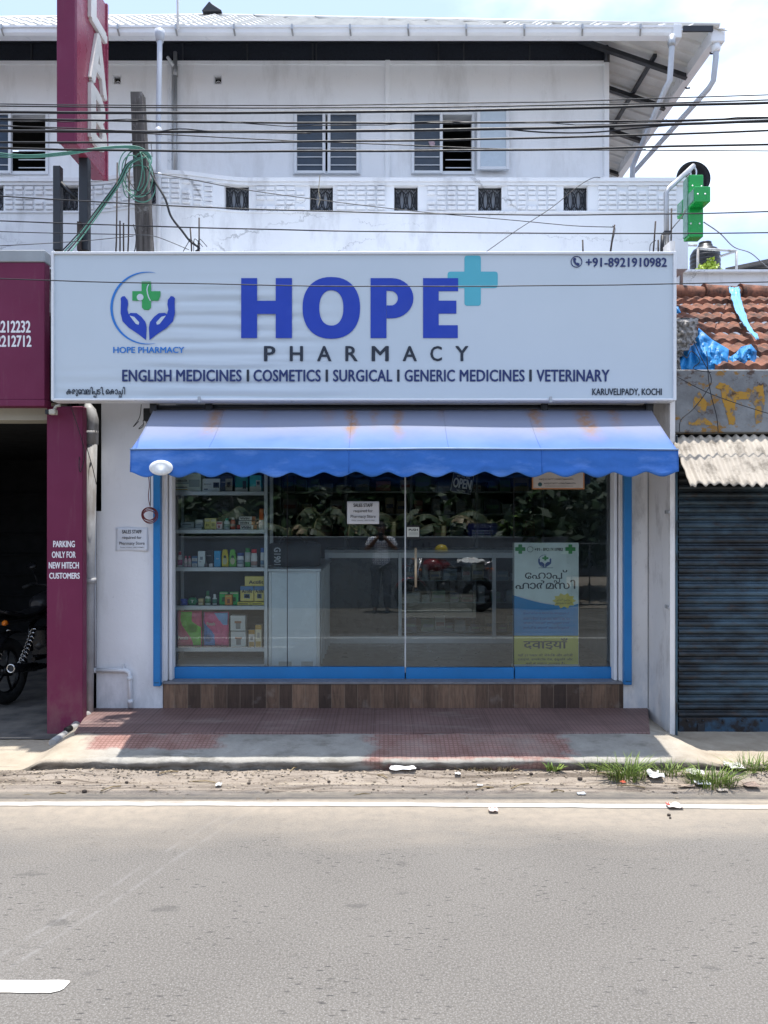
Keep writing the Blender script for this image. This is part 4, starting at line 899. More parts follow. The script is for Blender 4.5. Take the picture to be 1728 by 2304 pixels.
# ---------------------------------------------------------------- display shelf and what stands on it
YD = 6.92; u2 = lambda u: 370 + u * .2411
v2 = lambda v: 1060 + v * .2411
SH = thing('display_shelf', 'aluminium display shelf with glass sides behind the shop window, full of medicines', 'display shelf', (X(490, YD), YD + .18, zf))
dp = .34
tops = [1110 - 4.5, 1196 - 4.5, 1281 - 4.5, 1367 - 4, 1461.5 - 4]
for px in (388, 598):
    for y in (YD, YD + dp): MB().box(X(px - 4, YD) , X(px + 4, YD), y, y + .03, zf, 2.5).build('post', MA['alu'], SH, bevel=.003)
shz = []
for i, py in enumerate(tops):
    z = Z(py, YD); shz.append(z)
    s_ = MB().box(X(392.1, YD), X(593.9, YD), YD + .004, YD + .026, z - .036, z).build('shelf_rail', MA['alu'], SH, bevel=.002)
    MB().box(X(392.1, YD), X(593.9, YD), YD + .0265, YD + dp, z - .010, z - .002).build('shelf', glass_mat('shelf_glass', (.75, .85, .82)) if i == 0 else bpy.data.materials['shelf_glass'], SH)
MB().box(X(392.1, YD), X(593.9, YD), YD + dp + .001, YD + dp + .012, zf, 2.5).build('back_panel', mk('shelf_back_panel', (.035, .045, .05), .5, .2, 4), SH)
MB().box(X(388, YD) - .002, X(598, YD), YD + .0, YD + dp, zf + .02, zf + .05).build('base_board', MA['alu'], SH)
YP = 6.965
def br(c): return tuple(min(.82, q * 1.3) for q in c)
def carton(row, u0, u1, v0, v1, col, label, bands=(), y=YP, dep=.05, cat='box', txt=None, name='carton', tcol=(.02, .02, .03)):
    sy = 1.0; zb = shz[row] if row is not None else 0
    base = [180, 535, 885, 1245, 1640][row]
    x0, x1 = X(u2(u0), y), X(u2(u1), y); kk = .2411 * y / F; z0 = zb + max(0, base - v1) * kk + .0005; z1 = zb + (base - v0) * kk
    m = MB().box(x0, x1, y, y + dep, z0, z1); o = m.build(name, pm(br(col)), None, bevel=.0015); tag(o, label, cat)
    for a, b, c, d, cc in bands:
        MB().box(x0 + (x1 - x0) * a, x0 + (x1 - x0) * b, y - .0009, y + .001, z1 - (z1 - z0) * d, z1 - (z1 - z0) * c).build('print', pm(cc), o)
    if txt: text(txt[0], x0 + (x1 - x0) * txt[1], x0 + (x1 - x0) * txt[2], z1 - (z1 - z0) * txt[4], z1 - (z1 - z0) * txt[3], y - .0022, pm(tcol), o, offset=.03)
    return o
def bottle(row, u0, u1, v0, v1, body, cap, label, capf=.25, neck=.55, y=YP + .03, flat=.6, band=None, cat='bottle', capr=.6, name='bottle'):
    base = [180, 535, 885, 1245, 1640][row]; kk = .2411 * y / F; zb = shz[row]; z0 = zb + max(0, base - v1) * kk + .0005; h = (min(v1, base) - v0) * kk; r = (u1 - u0) * kk / 2; cx = (X(u2(u0), y) + X(u2(u1), y)) / 2
    hb = h * (1 - capf)
    o = MB().lathe([(r * .92, 0), (r, h * .03), (r, hb * .72), (r * .93, hb * .85), (r * neck, hb * .97), (r * neck, hb)], (cx, y, z0), 16, sy=flat).build(name, pm(br(body), .35), None); tag(o, label, cat)
    MB().lathe([(r * capr, hb + .0003), (r * capr, h * .97), (r * capr * .85, h)], (cx, y, z0), 14, sy=min(1, flat / max(.4, capr) * .8)).build('cap', pm(br(cap), .35), o)
    if band: MB().lathe([(r * 1.012, hb * band[0]), (r * 1.012, hb * band[1])], (cx, y, z0), 16, sy=flat).build('wrap_label', pm(band[2]), o)
    return o
Wt, Gy = (.55, .58, .58), (.35, .40, .42)
# top row
carton(0, 90, 340, 10, 180, (.46, .54, .48), 'pale green nebulizer carton with a grey machine picture on the top shelf', ((.05, .55, .52, .58, (.2, .3, .3)), (.03, .5, .74, .8, (.1, .14, .14)), (.02, .5, .86, .92, (.5, .4, .1)), (.55, .96, .35, .76, (.26, .34, .34))), dep=.16, txt=('NEBULIZER', .1, .5, .36, .48))
carton(0, 355, 518, 60, 180, (.50, .54, .54), 'white carton showing a blood pressure monitor, second on the top shelf', ((.08, .5, .4, .46, (.12, .14, .16)), (.62, .95, .3, .72, (.06, .07, .08)), (.7, .9, .36, .58, (.3, .35, .36)), (.08, .3, .78, .88, (.08, .1, .16))), dep=.12)
carton(0, 522, 640, 30, 180, (.03, .04, .07), 'dark carton with a round wrist monitor picture on the top shelf', ((.4, .95, .2, .95, (.28, .27, .22)), (.5, .8, .42, .72, (.06, .06, .07)), (.08, .38, .4, .44, (.4, .42, .44))), dep=.12)
carton(0, 660, 776, 40, 180, (.015, .19, .17), 'dark teal glucose meter carton on the top shelf', ((.0, 1., .74, 1., (.5, .54, .54)), (.6, .88, .3, .82, (.03, .04, .05))), dep=.1)
carton(0, 795, 903, 30, 180, (.03, .36, .40), 'bright teal carton with a white meter picture, last on the top shelf', ((.0, 1., .7, 1., (.56, .6, .6)), (.55, .92, .3, .74, (.55, .6, .6)), (.62, .86, .38, .58, (.08, .12, .14))), dep=.1)
# second row
carton(1, 152, 275, 465, 518, (.22, .27, .30), 'flat grey carton lying on a white one at the second shelf end', ((.1, .8, .35, .6, (.10, .13, .16)),), y=YP + .02)
carton(1, 140, 272, 519, 535, Wt, 'thin white carton under the flat grey one, second shelf', dep=.08)
carton(1, 288, 362, 444, 519, (.26, .31, .33), 'square grey carton with pale panel on the second shelf', ((.1, .9, .1, .5, (.40, .44, .45)), (.15, .7, .6, .68, (.1, .12, .14))), y=YP + .02)
carton(1, 275, 350, 521, 535, Wt, 'thin white carton under the square grey one, second shelf', dep=.08)
carton(1, 374, 426, 430, 535, (.50, .46, .16), 'yellow carton standing beside the grey one on the second shelf', ((.1, .9, .1, .3, (.58, .58, .42)), (.2, .8, .5, .7, (.3, .3, .1))))
carton(1, 428, 482, 430, 535, (.54, .50, .20), 'yellow carton standing next to the pink and white carton', ((.1, .9, .1, .3, (.58, .58, .42)), (.2, .8, .45, .72, (.35, .33, .12))))
carton(1, 485, 541, 460, 535, (.56, .48, .48), 'small white carton with pink print on the second shelf', ((.1, .9, .1, .35, (.45, .10, .14)), (.2, .6, .5, .8, (.42, .14, .18))))
bottle(1, 553, 610, 432, 535, (.50, .56, .54), (.02, .28, .20), 'white lotion bottle with a green cap on the second shelf', .2, .5, band=(.2, .6, (.30, .42, .38)))
bottle(1, 618, 662, 425, 535, (.46, .10, .06), (.52, .50, .48), 'orange red bottle with a white cap on the second shelf', .2, .7, band=(.3, .6, (.55, .42, .36)))
carton(1, 676, 707, 495, 528, (.40, .06, .06), 'tiny red carton beside the stacked wash cartons')
for i, (v0, v1, nm, x0, x1) in enumerate(((415, 450, 'topmost', 695, 850), (456, 491, 'middle one', 692, 846), (496, 535, 'lowest', 706, 862))):
    carton(1, x0, x1, v0, v1, (.56, .57, .56), f'white carton with black lettering and orange end, {nm} of the stack of three', ((.78, 1., 0, 1, (.36, .14, .06)),), txt=('VIVIN', .08, .62, .25, .8))
bottle(1, 878, 933, 342, 535, (.54, .54, .52), (.52, .10, .02), 'white bottle with a tall orange top at the second shelf end', .55, .8, capr=.75)
# third row
bottle(2, 122, 168, 745, 885, (.45, .40, .40), (.35, .02, .03), 'pink labelled bottle with a red cap at the third shelf end', .22, .5, band=(.15, .6, (.40, .08, .18)))
bottle(2, 185, 215, 785, 885, (.50, .34, .38), (.40, .06, .10), 'small pink bottle beside the red capped bottle', .2, .6, band=(.2, .6, (.55, .5, .5)))
bottle(2, 219, 250, 785, 885, (.50, .34, .38), (.40, .06, .10), 'small pink bottle beside the two little jars', .2, .6, band=(.2, .6, (.55, .5, .5)))
carton(2, 257, 306, 785, 832, (.05, .12, .25), 'little blue topped jar box, upper of the pair', ((0, 1, .4, 1, (.50, .54, .56)), (.3, .7, .55, .8, (.05, .12, .3))), y=YP + .02, dep=.04); carton(2, 257, 306, 833, 885, (.05, .12, .25), 'little blue topped jar box, lower of the pair', ((0, 1, .4, 1, (.50, .54, .56)), (.3, .7, .55, .8, (.05, .12, .3))), y=YP + .02, dep=.04)
carton(2, 312, 377, 738, 885, (.48, .53, .54), 'tall white carton on the third shelf', ((.3, .7, .35, .55, (.2, .25, .3)), (.2, .5, .65, .7, (.2, .22, .26))))
carton(2, 380, 455, 735, 885, (.022, .026, .035), 'tall black carton behind tiny boxes on the third shelf', ((.15, .75, .3, .36, (.2, .2, .22)),), y=YP + .07)
carton(2, 368, 400, 858, 885, (.10, .09, .10), 'tiny dark carton in front of the tall black one'); carton(2, 415, 450, 855, 885, (.46, .46, .46), 'tiny white carton in front of the tall black one')
carton(2, 463, 523, 735, 885, (.02, .22, .42), 'tall blue carton on the third shelf', ((.1, .9, .04, .16, (.03, .35, .6)), (.3, .75, .45, .52, (.3, .45, .55))))
for u0, c1, c2, nm in ((531, (.56, .46, .02), (.45, .40, .03), 'yellow'), (603, (.12, .42, .05), (.10, .35, .05), 'green')):
    y = YP + .02; kk = .2411 * y / F; xa = X(u2(u0), y); w = 66 * kk; h = 163 * kk
    o = MB().prism([(xa + w * a, shz[2] + .0005 + h * b) for a, b in ((.03, 0), (.97, 0), (1, .12), (.98, .55), (.86, .85), (.8, .98), (.6, 1), (.25, 1), (.14, .9), (.03, .6), (0, .2))], y, y + .035).build('shampoo_bottle', pm(c1, .3), None, bevel=.006, seg=2)
    tag(o, f'{nm} curved shampoo bottle on the third shelf', 'bottle')
    MB().prism([(xa + w * (.5 + .33 * math.cos(t)), shz[2] + h * (.33 + .2 * math.sin(t))) for t in [i * math.pi / 8 for i in range(16)]], y - .001, y + .001).build('print', pm((.5, .5, .3)), o); MB().prism([(xa + w * (.5 + .2 * math.cos(t)), shz[2] + h * (.57 + .09 * math.sin(t))) for t in [i * math.pi / 8 for i in range(16)]], y - .001, y + .001).build('brand_oval', pm((.02, .06, .03)), o)
bottle(2, 678, 742, 755, 885, (.54, .56, .56), (.02, .05, .20), 'white deodorant can with a dark blue cap', .22, .9, capr=.92, band=(.25, .65, (.28, .34, .38)))
bottle(2, 750, 802, 712, 885, (.04, .26, .07), (.03, .20, .06), 'green spray bottle with a white middle band', .16, .8, capr=.85, band=(.30, .92, (.50, .54, .52)))
bottle(2, 808, 866, 722, 885, (.55, .55, .54), (.46, .02, .03), 'white talc bottle with a red cap on the third shelf', .22, .85, capr=.85, band=(.1, .4, (.46, .30, .26)))
bottle(2, 896, 934, 710, 885, (.52, .55, .56), (.03, .10, .34), 'white tube bottle with a blue cap at the third shelf end', .24, .85, capr=.9, band=(.15, .45, (.20, .32, .45)))
# fourth row
bottle(3, 150, 216, 1190, 1245, (.02, .05, .28), (.03, .07, .34), 'round dark blue jar at the fourth shelf end', .3, .95, capr=1.0, flat=1, cat='jar', name='jar')
y = YP + .02; kk = .2411 * y / F; o = MB().prism([(X(u2(260 + 47 * math.cos(t)), y), shz[3] + .0005 + 33 * kk + 33 * kk / .866 * math.sin(t) * 1.0) for t in [i * math.pi / 3 for i in range(6)]], y, y + .04).build('hexagonal_tin', pm((.02, .22, .09)), None, bevel=.002); tag(o, 'green hexagonal tin on the fourth shelf', 'tin')
text('T', X(u2(246), y), X(u2(274), y), shz[3] + 20 * kk, shz[3] + 46 * kk, y - .002, pm((.5, .56, .5)), o, offset=.05)
carton(3, 317, 362, 1185, 1245, (.42, .34, .16), 'small tan carton beside the green hexagonal tin', ((0, 1, .45, .6, (.15, .1, .05)), (.1, .9, .65, .9, (.5, .45, .3))))
bottle(3, 380, 430, 1115, 1245, (.40, .46, .38), (.02, .14, .05), 'pale bottle with a tall dark green cap on the fourth shelf', .35, .5, band=(.2, .7, (.10, .26, .12)))
bottle(3, 449, 489, 1147, 1245, (.46, .50, .48), (.55, .57, .57), 'white bottle with a green label on the fourth shelf', .28, .6, band=(.2, .75, (.03, .16, .10)))
for u0, u1, nm in ((513, 592, 'nearer the white bottle'), (610, 690, 'nearer the bandage boxes')):
    carton(3, u0, u1, 1130, 1245, (.03, .34, .07), f'green sachet box {nm} on the fourth shelf', ((.05, .95, .03, .14, (.45, .5, .3)), (.3, .7, .4, .75, (.02, .1, .03))), y=YP + .05)
carton(3, 564, 630, 1150, 1245, (.46, .18, .03), 'orange sachet box standing before the two green ones', ((.1, .9, .05, .2, (.5, .4, .1)), (.3, .7, .4, .8, (.2, .07, .02))))
for v0, v1, u0, u1, lb in ((980, 1070, 750, 928, 'wide yellow bandage box lying on top of two others'), (1072, 1212, 708, 832, 'yellow and blue bandage box, inner of the lower pair'), (1072, 1212, 838, 934, 'yellow and blue bandage box against the shelf post')):
    o = carton(3, u0, u1, v0, v1, (.52, .44, .13), lb, (() if v0 == 980 else ((0, 1, 0, .28, (.10, .22, .40)), (.28, .72, .5, .82, (.10, .17, .24)), (.36, .64, .55, .78, (.4, .45, .46)))), y=YP + .03, txt=('Actifit', .22 if v0 < 1000 else .12, .97 if v0 < 1000 else .9, .42 if v0 < 1000 else .22, .78 if v0 < 1000 else .44))
carton(3, 680, 804, 1218, 1245, (.54, .46, .08), 'flat yellow carton under the inner bandage box', ((.1, .8, .35, .65, (.2, .15, .05)),), dep=.08); carton(3, 808, 933, 1218, 1245, (.54, .46, .08), 'flat yellow carton under the bandage box by the post', ((.1, .8, .35, .65, (.2, .15, .05)),), dep=.08)
# bottom row: soft packs
def pack(u0, u1, v0, col, label, waves, txt):
    y = YP + .05; kk = .2411 * y / F; x0, x1 = X(u2(u0), y), X(u2(u1), y); z0, z1 = shz[4] + .0005, shz[4] + (1640 - v0) * kk
    def surf(sd):
        def fn(u, v):
            e = (1 - abs(2 * u - 1) ** 4) * (1 - abs(2 * v - 1) ** 5)
            return (x0 + (x1 - x0) * u + .004 * nz(v * 5, u0), y - sd * (.035 * e ** .5 + .004 * nz(u * 6, v * 6, u0) * e), z0 + (z1 - z0) * v)
        return fn
    m = MB(); m.grid(surf(1), 26, 26); m.grid(surf(-1), 26, 26); o = m.build('diaper_pack', pm(br(col), .3), None); tag(o, label, 'diaper pack')
    for fn_in, cc in waves:
        m = MB(); f0 = surf(1); n_u = 40
        vv = [f0(i / n_u, j / n_u) for j in range(n_u + 1) for i in range(n_u + 1)]; vv = [(p[0], p[1] - .0012, p[2]) for p in vv]
        fs = [(j * (n_u + 1) + i, j * (n_u + 1) + i + 1, (j + 1) * (n_u + 1) + i + 1, (j + 1) * (n_u + 1) + i) for j in range(1, n_u - 1) for i in range(1, n_u - 1) if fn_in((i + .5) / n_u, (j + .5) / n_u)]
        m.add(vv, fs, 0, True); m.build('print', pm(br(cc), .3), o, recalc=False)
    text(txt[0], x0 + (x1 - x0) * txt[1], x0 + (x1 - x0) * txt[2], z0 + (z1 - z0) * txt[3], z0 + (z1 - z0) * txt[4], y - .043, pm((.60, .58, .5)), o, offset=.02)
sw = lambda u, v: .36 + .34 * math.sin((.85 - v) * 3.1 - .3) * (1 - .3 * v)
pack(120, 350, 1310, (.46, .07, .14), 'pink and green diaper pack on the bottom shelf', ((lambda u, v: .18 + .5 * sst(.75, .05, v) < u < .98 and u < (.62 + 2 * max(0, .72 - v)), (.12, .42, .04)), (lambda u, v: (u - .66) ** 2 * 5 + (v - .52) ** 2 * 9 < .16, (.2, .42, .52))), ('Petals', .08, .48, .2, .3))
pack(365, 600, 1320, (.50, .07, .18), 'pink and blue diaper pack on the bottom shelf', ((lambda u, v: u < .06 + .42 * sst(.75, .28, v), (.05, .15, .36)), (lambda u, v: u > .4 + 1.1 * (1 - v) and v > .62, (.14, .28, .46)), (lambda u, v: (u - .22) ** 2 * 6 + (v - .25) ** 2 * 10 < .12, (.40, .48, .52))), ('Petals', .17, .5, .62, .71))
for v0, v1, nm, a in ((1350, 1492, 'upper', 616), (1498, 1640, 'lower', 620)):
    o = carton(4, a, a + 138, v0, v1, (.48, .49, .46), f'white carton with a brown bowl picture, {nm} of two on the bottom shelf', ((.28, .74, .36, .5, (.32, .14, .07)), (.36, .68, .5, .88, (.22, .22, .21)), (.05, .95, 0, .06, (.58, .58, .56))), y=YP + .01, dep=.09)
carton(4, 785, 842, 1482, 1640, (.50, .46, .40), 'short orange and white carton on the bottom shelf', ((0, 1, 0, .25, (.46, .26, .06)), (.1, .9, .7, 1, (.48, .30, .08)), (.3, .7, .4, .6, (.2, .18, .16)))); carton(4, 848, 906, 1436, 1640, (.54, .47, .32), 'tall orange and white carton at the bottom shelf end', ((0, 1, 0, .2, (.50, .30, .06)), (.1, .9, .75, 1, (.50, .32, .08)), (.3, .7, .35, .6, (.4, .36, .3))))
# MEDICAL STORE lettering on a dark board behind the shelf, set mirrored
Yb = 7.42
t = tag(MB().box(X(478, Yb), X(536, Yb), Yb, Yb + .02, zf, 2.6).build('lettered_board', mk('navy_board', (.008, .012, .03), .5, .1, 4), None), 'narrow dark board with mirrored vertical lettering behind the display shelf', 'board')
for ch, py in zip('MEDICALSTORE', (1116, 1137, 1158, 1180, 1203, 1224, 1246, 1275, 1295, 1317, 1339, 1361)):
    w = 5.2 if ch != 'I' else 1.1; ptext(ch, 514 - w, 514 + w, py - 7.5, py + 7.5, Yb - .002, pm((.34, .40, .45)), t, mirror=True, offset=.02)
# ---------------------------------------------------------------- counters and inside furniture
YB_ = 6.92
CT = thing('side_counter', 'aluminium counter with frosted white end panel behind the shop window', 'counter', (X(660, YB_), YB_, zf))
x0, x1, zc = X(604, YB_), X(720, YB_), Z(1287, YB_)
fp = mk('frosted_panel', (.66, .73, .76), .25, .05, 3)
MB().box(x0 + .03, x1 - .035, YB_ + .004, YB_ + .016, zf + .04, zc - .01).build('end_panel', fp, CT)
for a, b in ((x0, x0 + .03), (x1 - .035, x1)): MB().box(a, b, YB_, YB_ + .03, zf, zc).build('post', MA['alu'], CT, bevel=.003)
for z0, z1 in ((zf, zf + .04), (zc - .012, zc + .003)): MB().box(x0 + .0301, x1 - .0351, YB_ + .001, YB_ + .028, z0, z1).build('rail', MA['alu'], CT, bevel=.002)
MB().box(x0 - .01, x1 + .012, YB_ - .012, YB_ + 1.55, zc + .004, zc + .03).build('counter_top', MA['alu'], CT, bevel=.004)
MB().box(x0 + .1, x1 - .14, YB_ - .004, YB_ + .003, zc - .05, zc - .015).build('name_strip', fp, CT)
for k in range(7):
    y = YB_ + .03 + .24 * k; MB().box(x1 - .03, x1 - .002, y + .02, y + .05, zf, zc).build('side_slat', MA['alu'], CT)
MB().box(x1 - .05, x1 - .04, YB_ + .03, YB_ + 1.5, zf, zc).build('side_panel', mk('counter_side_glass', (.05, .07, .075), .2, .1, 4), CT)
for a, b in ((627, 656), (678, 704)): MB().box(X(a, YB_), X(b, YB_), YB_ - .003, YB_ - .0005, zf + .03, zf + .075).build('tape_patch', pm((.42, .45, .44)), CT)
# dark bag with lettering on that counter
t = thing('dark_bag', 'dark shoulder bag with pale lettering lying on the frosted counter', 'bag', (X(660, 7.1), 7.1, zc + .03))
m = MB(); m.lathe([(.03, -.24), (.10, -.235), (.118, -.17), (.12, 0), (.118, .17), (.10, .235), (.03, .24)], (X(662, 7.1), 7.16, zc + .145), 20, axis='x', sx=.9, sy=1.); m.build('bag_body', mk('bag_cloth', (.03, .035, .04), .6, .2, 6), t)
text('G1901!', X(617, 7.0), X(631, 7.0), Z(1277, 7.0), Z(1232, 7.0), 7.0, pm((.42, .46, .48)), t, quarter=True, offset=.03)
MB().tube(catm([(X(630, 7.1), 7.1, zc + .24), (X(640, 7.1), 7.06, zc + .31), (X(675, 7.1), 7.06, zc + .31), (X(688, 7.1), 7.1, zc + .24)]), .008, 6).build('strap', MA['black_pl'], t)
# rear glass counter with stock
YC = 8.3
RC = thing('rear_counter', 'long glazed aluminium counter across the back of the shop', 'counter', (.3, YC, zf))
cx0, cx1, cz = X(735, YC), X(1262, YC), Z(1243, YC)
MB().box(cx0 - .02, cx1 + .02, YC - .02, YC + .55, cz - .0, cz + .03).build('counter_top', mk('counter_top_grey', (.30, .34, .36), .3, .1, 4), RC, bevel=.004)
pts_ = (735, 900, 1112, 1262)
for px in pts_: MB().box(X(px, YC) - .02, X(px, YC) + .02, YC, YC + .04, zf, cz - .001).build('post', MA['alu'], RC, bevel=.003)
for a, b in zip(pts_, pts_[1:]):
    for z0, z1 in ((zf, zf + .08), (cz - .06, cz - .001)): MB().box(X(a, YC) + .0201, X(b, YC) - .0201, YC + .004, YC + .036, z0, z1).build('rail', MA['alu'], RC, bevel=.003)
MB().box(X(737, YC) + .02, X(898, YC) - .02, YC + .012, YC + .02, zf + .08, cz - .06).build('front_panel', mk('counter_panel', (.055, .065, .07), .3, .1, 4), RC)
for a, b in ((900, 1112), (1112, 1262)): MB().box(X(a, YC) + .02, X(b, YC) - .02, YC + .02, YC + .024, zf + .08, cz - .06).build('front_glass', MA['glass'], RC)
for z in (zf + .12, zf + .44, zf + .68): MB().box(X(902, YC), X(1260, YC), YC + .05, YC + .5, z - .01, z).build('inner_shelf', mk('inner_shelf_grey', (.12, .14, .15), .3, .1, 4), RC)
MB().box(cx0, cx1, YC + .52, YC + .54, zf, cz - .001).build('back_board', MA['dark'], RC)
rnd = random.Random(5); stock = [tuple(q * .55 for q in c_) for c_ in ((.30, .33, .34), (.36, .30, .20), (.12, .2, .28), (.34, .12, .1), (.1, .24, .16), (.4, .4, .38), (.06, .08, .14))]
nm_ = ['grey', 'tan', 'blue', 'red', 'green', 'white', 'navy']
def medbox(x, y, z, w, h, d, ci, lab, grp):
    o = MB().box(x, x + w, y, y + d, z, z + h).build('medicine_box', pm(stock[ci]), None); tag(o, lab, 'box', grp)
    MB().box(x + w * .1, x + w * .9, y - .0009, y + .0005, z + h * .35, z + h * .6).build('print', pm(stock[(ci + 5) % 7]), o)
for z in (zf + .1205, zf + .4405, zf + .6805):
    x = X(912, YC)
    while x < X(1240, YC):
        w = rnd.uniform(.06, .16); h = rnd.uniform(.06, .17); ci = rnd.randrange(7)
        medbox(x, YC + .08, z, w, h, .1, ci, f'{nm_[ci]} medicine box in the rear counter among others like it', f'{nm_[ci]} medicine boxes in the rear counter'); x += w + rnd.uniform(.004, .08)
# wall shelving at the back
YK = 9.6
WS = thing('wall_shelving', 'dark wall shelving loaded with medicine boxes along the back of the shop', 'shelving', (.2, YK, zf))
for z in (1.55, 1.83, 2.11, 2.39): MB().box(-1.3, 2.0, YK, YK + .35, z - .02, z).build('shelf', mk('grey_shelf', (.16, .18, .19), .4, .1, 4) if z == 1.55 else bpy.data.materials['grey_shelf'], WS)
for x in (-1.3, -.48, .34, 1.16, 1.98): MB().box(x - .015, x + .015, YK - .01, YK + .36, zf, 2.85).build('upright', bpy.data.materials['grey_shelf'], WS)
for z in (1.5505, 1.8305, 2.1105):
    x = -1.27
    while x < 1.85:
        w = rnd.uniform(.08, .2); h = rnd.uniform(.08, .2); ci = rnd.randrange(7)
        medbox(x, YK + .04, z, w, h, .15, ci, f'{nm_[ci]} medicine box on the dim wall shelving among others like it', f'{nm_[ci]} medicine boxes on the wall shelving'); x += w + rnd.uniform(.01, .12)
# ---------------------------------------------------------------- maroon shop on the near side
YN = 6.1
N = thing('maroon_shop', 'maroon panelled shop front with an open dark parking bay beneath its fascia', 'shop building', (-4.4, YN, .05))
fx1 = X(100, YN); zt_, zb_ = Z(590, YN), Z(899, YN)
MB().box(-7.5, fx1, YN, YN + .1, zb_, zt_).build('fascia', MA['maroon'], N, bevel=.004)
MB().box(-7.5, fx1 + .004, YN - .01, YN + .13, zt_ + .0005, Z(563, YN)).build('fascia_cap', mk('grey_cap', (.34, .36, .37), .5, .15, 4), N, bevel=.006)
MB().box(-7.5, fx1 + .003, YN - .004, YN + .12, Z(914, YN), zb_ - .0005).build('fascia_trim', MA['maroon'], N, bevel=.004)
for s, a, b in (('2212232', 722, 748), ('2212712', 755, 780)):
    ptext(s, -9 if a == 722 else -8, 68 if a == 722 else 70, a, b, YN - .003, MA['letter'], N, offset=.035)
px1, pw = X(105, 6.25), X(186, 6.25)
PL = MB().box(px1, pw, 6.25, 6.34, .03, Z(914, 6.25)).build('pillar', MA['maroon'], N, bevel=.006)
for s, a, b, c, d in (('PARKING', 120, 168, 1217, 1231), ('ONLY FOR', 117, 170, 1241, 1255), ('NEW HITECH', 110, 177, 1265, 1279), ('CUSTOMERS', 111, 179, 1289, 1302)):
    ptext(s, a, b, c, d, 6.247, MA['letter'], PL, offset=.035)
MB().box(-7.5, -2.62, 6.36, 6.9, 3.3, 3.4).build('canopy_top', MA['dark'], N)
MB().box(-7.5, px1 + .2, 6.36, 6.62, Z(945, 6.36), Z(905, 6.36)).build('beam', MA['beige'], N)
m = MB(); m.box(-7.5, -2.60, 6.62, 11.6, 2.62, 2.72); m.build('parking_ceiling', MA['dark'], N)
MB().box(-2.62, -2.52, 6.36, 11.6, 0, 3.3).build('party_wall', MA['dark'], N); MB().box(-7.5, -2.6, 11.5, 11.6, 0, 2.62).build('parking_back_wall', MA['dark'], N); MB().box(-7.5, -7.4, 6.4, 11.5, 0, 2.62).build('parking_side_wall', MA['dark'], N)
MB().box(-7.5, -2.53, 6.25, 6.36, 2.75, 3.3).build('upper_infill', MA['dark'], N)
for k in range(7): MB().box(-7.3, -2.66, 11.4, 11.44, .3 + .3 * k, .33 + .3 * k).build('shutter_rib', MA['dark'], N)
# blade sign LAB standing on posts above that shop
xs_ = X(167, 6.12); Y1, Y2 = 6.12, 6.12 * 697 / 623
LS = thing('projecting_lab_sign', 'tall maroon projecting sign with raised white letters LAB on dark posts', 'projecting sign', (xs_ - .07, (Y1 + Y2) / 2, Z(318, Y1)))
xa_ = X(129, Y1); zb2 = Z(318, Y1)
MB().box(xa_, xs_ - .0, Y1, Y2, zb2, 6.35).build('sign_box', MA['maroon_lit'], LS, bevel=.006)
MB().box(xa_ - .004, xs_ + .004, Y1 - .004, Y1 + .05, zb2 - .003, 6.36).build('front_edge', MA['maroon'], LS, bevel=.004)
MB().box(xs_ - .04, xs_ + .012, Y2 - .03, Y2 + .004, zb2 - .003, 6.36).build('rear_edge', MA['maroon_lit'], LS, bevel=.004)
# letters on the side face: local (u along +Y, v up)
def side_poly(pts, name='lettering'):
    # letter walls of one letter, standing 60 mm off the side face
    m = MB(); n = len(pts); x0, x1 = xs_ + .001, xs_ + .03
    m.add([(x0, y, z) for y, z in pts] + [(x1, y, z) for y, z in pts], [list(range(n))[::-1], list(range(n, 2 * n))] + [[i, (i + 1) % n, n + (i + 1) % n, n + i] for i in range(n)])
    return m.build(name, mk('raised_letter', (.66, .64, .60), .4, .08, 6) if 'raised_letter' not in bpy.data.materials else bpy.data.materials['raised_letter'], LS, bevel=.004)
def side_letter(ch, zc, hgt, yc, wid):
    v, f = glyphs(ch); xs = [q[0] for q in v]; zs = [q[1] for q in v]; fx = wid / (max(xs) - min(xs)); fz = hgt / (max(zs) - min(zs)); n = len(v); m = MB(); x0, x1 = xs_ + .001, xs_ + .03
    q = [(yc - wid / 2 + (a - min(xs)) * fx, zc - hgt / 2 + (b - min(zs)) * fz) for a, b in v]; e = {}
    for fc in f:
        for i in range(len(fc)): e[(fc[i], fc[(i + 1) % len(fc)])] = 1
    rim = [(a, b) for a, b in e if (b, a) not in e]
    for j, (dy, dz) in enumerate(((-.022, 0), (.022, 0), (0, -.018), (0, .018))):
        k = len(m.v); xo = x1 - .0006 * j
        m.v += [Vector((xo, y + dy, z + dz)) for y, z in q] + [Vector((x0, y + dy, z + dz)) for y, z in q]
        m.f += [[i + k for i in fc] for fc in f] + [[b + k, a + k, a + n + k, b + n + k] for a, b in rim]
    m.mi = [0] * len(m.f); m.sm = [False] * len(m.f)
    return m.build('lettering', mk('raised_letter', (.66, .64, .60), .4, .08, 6) if 'raised_letter' not in bpy.data.materials else bpy.data.materials['raised_letter'], LS, recalc=False)
yc = (Y1 + Y2) / 2 + .10; zl = lambda py: Z(py, yc)
for ch, a, b in (('B', 213, 331), ('A', 82, 200), ('L', -50, 68)): side_letter(ch, (zl(a) + zl(b)) / 2, zl(a) - zl(b), yc, .33)
for px, top, Y, w in ((127, 372, 6.4, .062), (187, 352, 6.4, .075)):
    MB().box(X(px, Y) - w / 2, X(px, Y) + w / 2, Y, Y + w, Z(562, Y), Z(top, Y) if px < 150 else zb2 + .02).build('post', MA['black'], LS, bevel=.004)
MB().tube([P(135, 410, 6.43), P(172, 447, 6.43)], .018, 4).build('brace', MA['black'], LS)
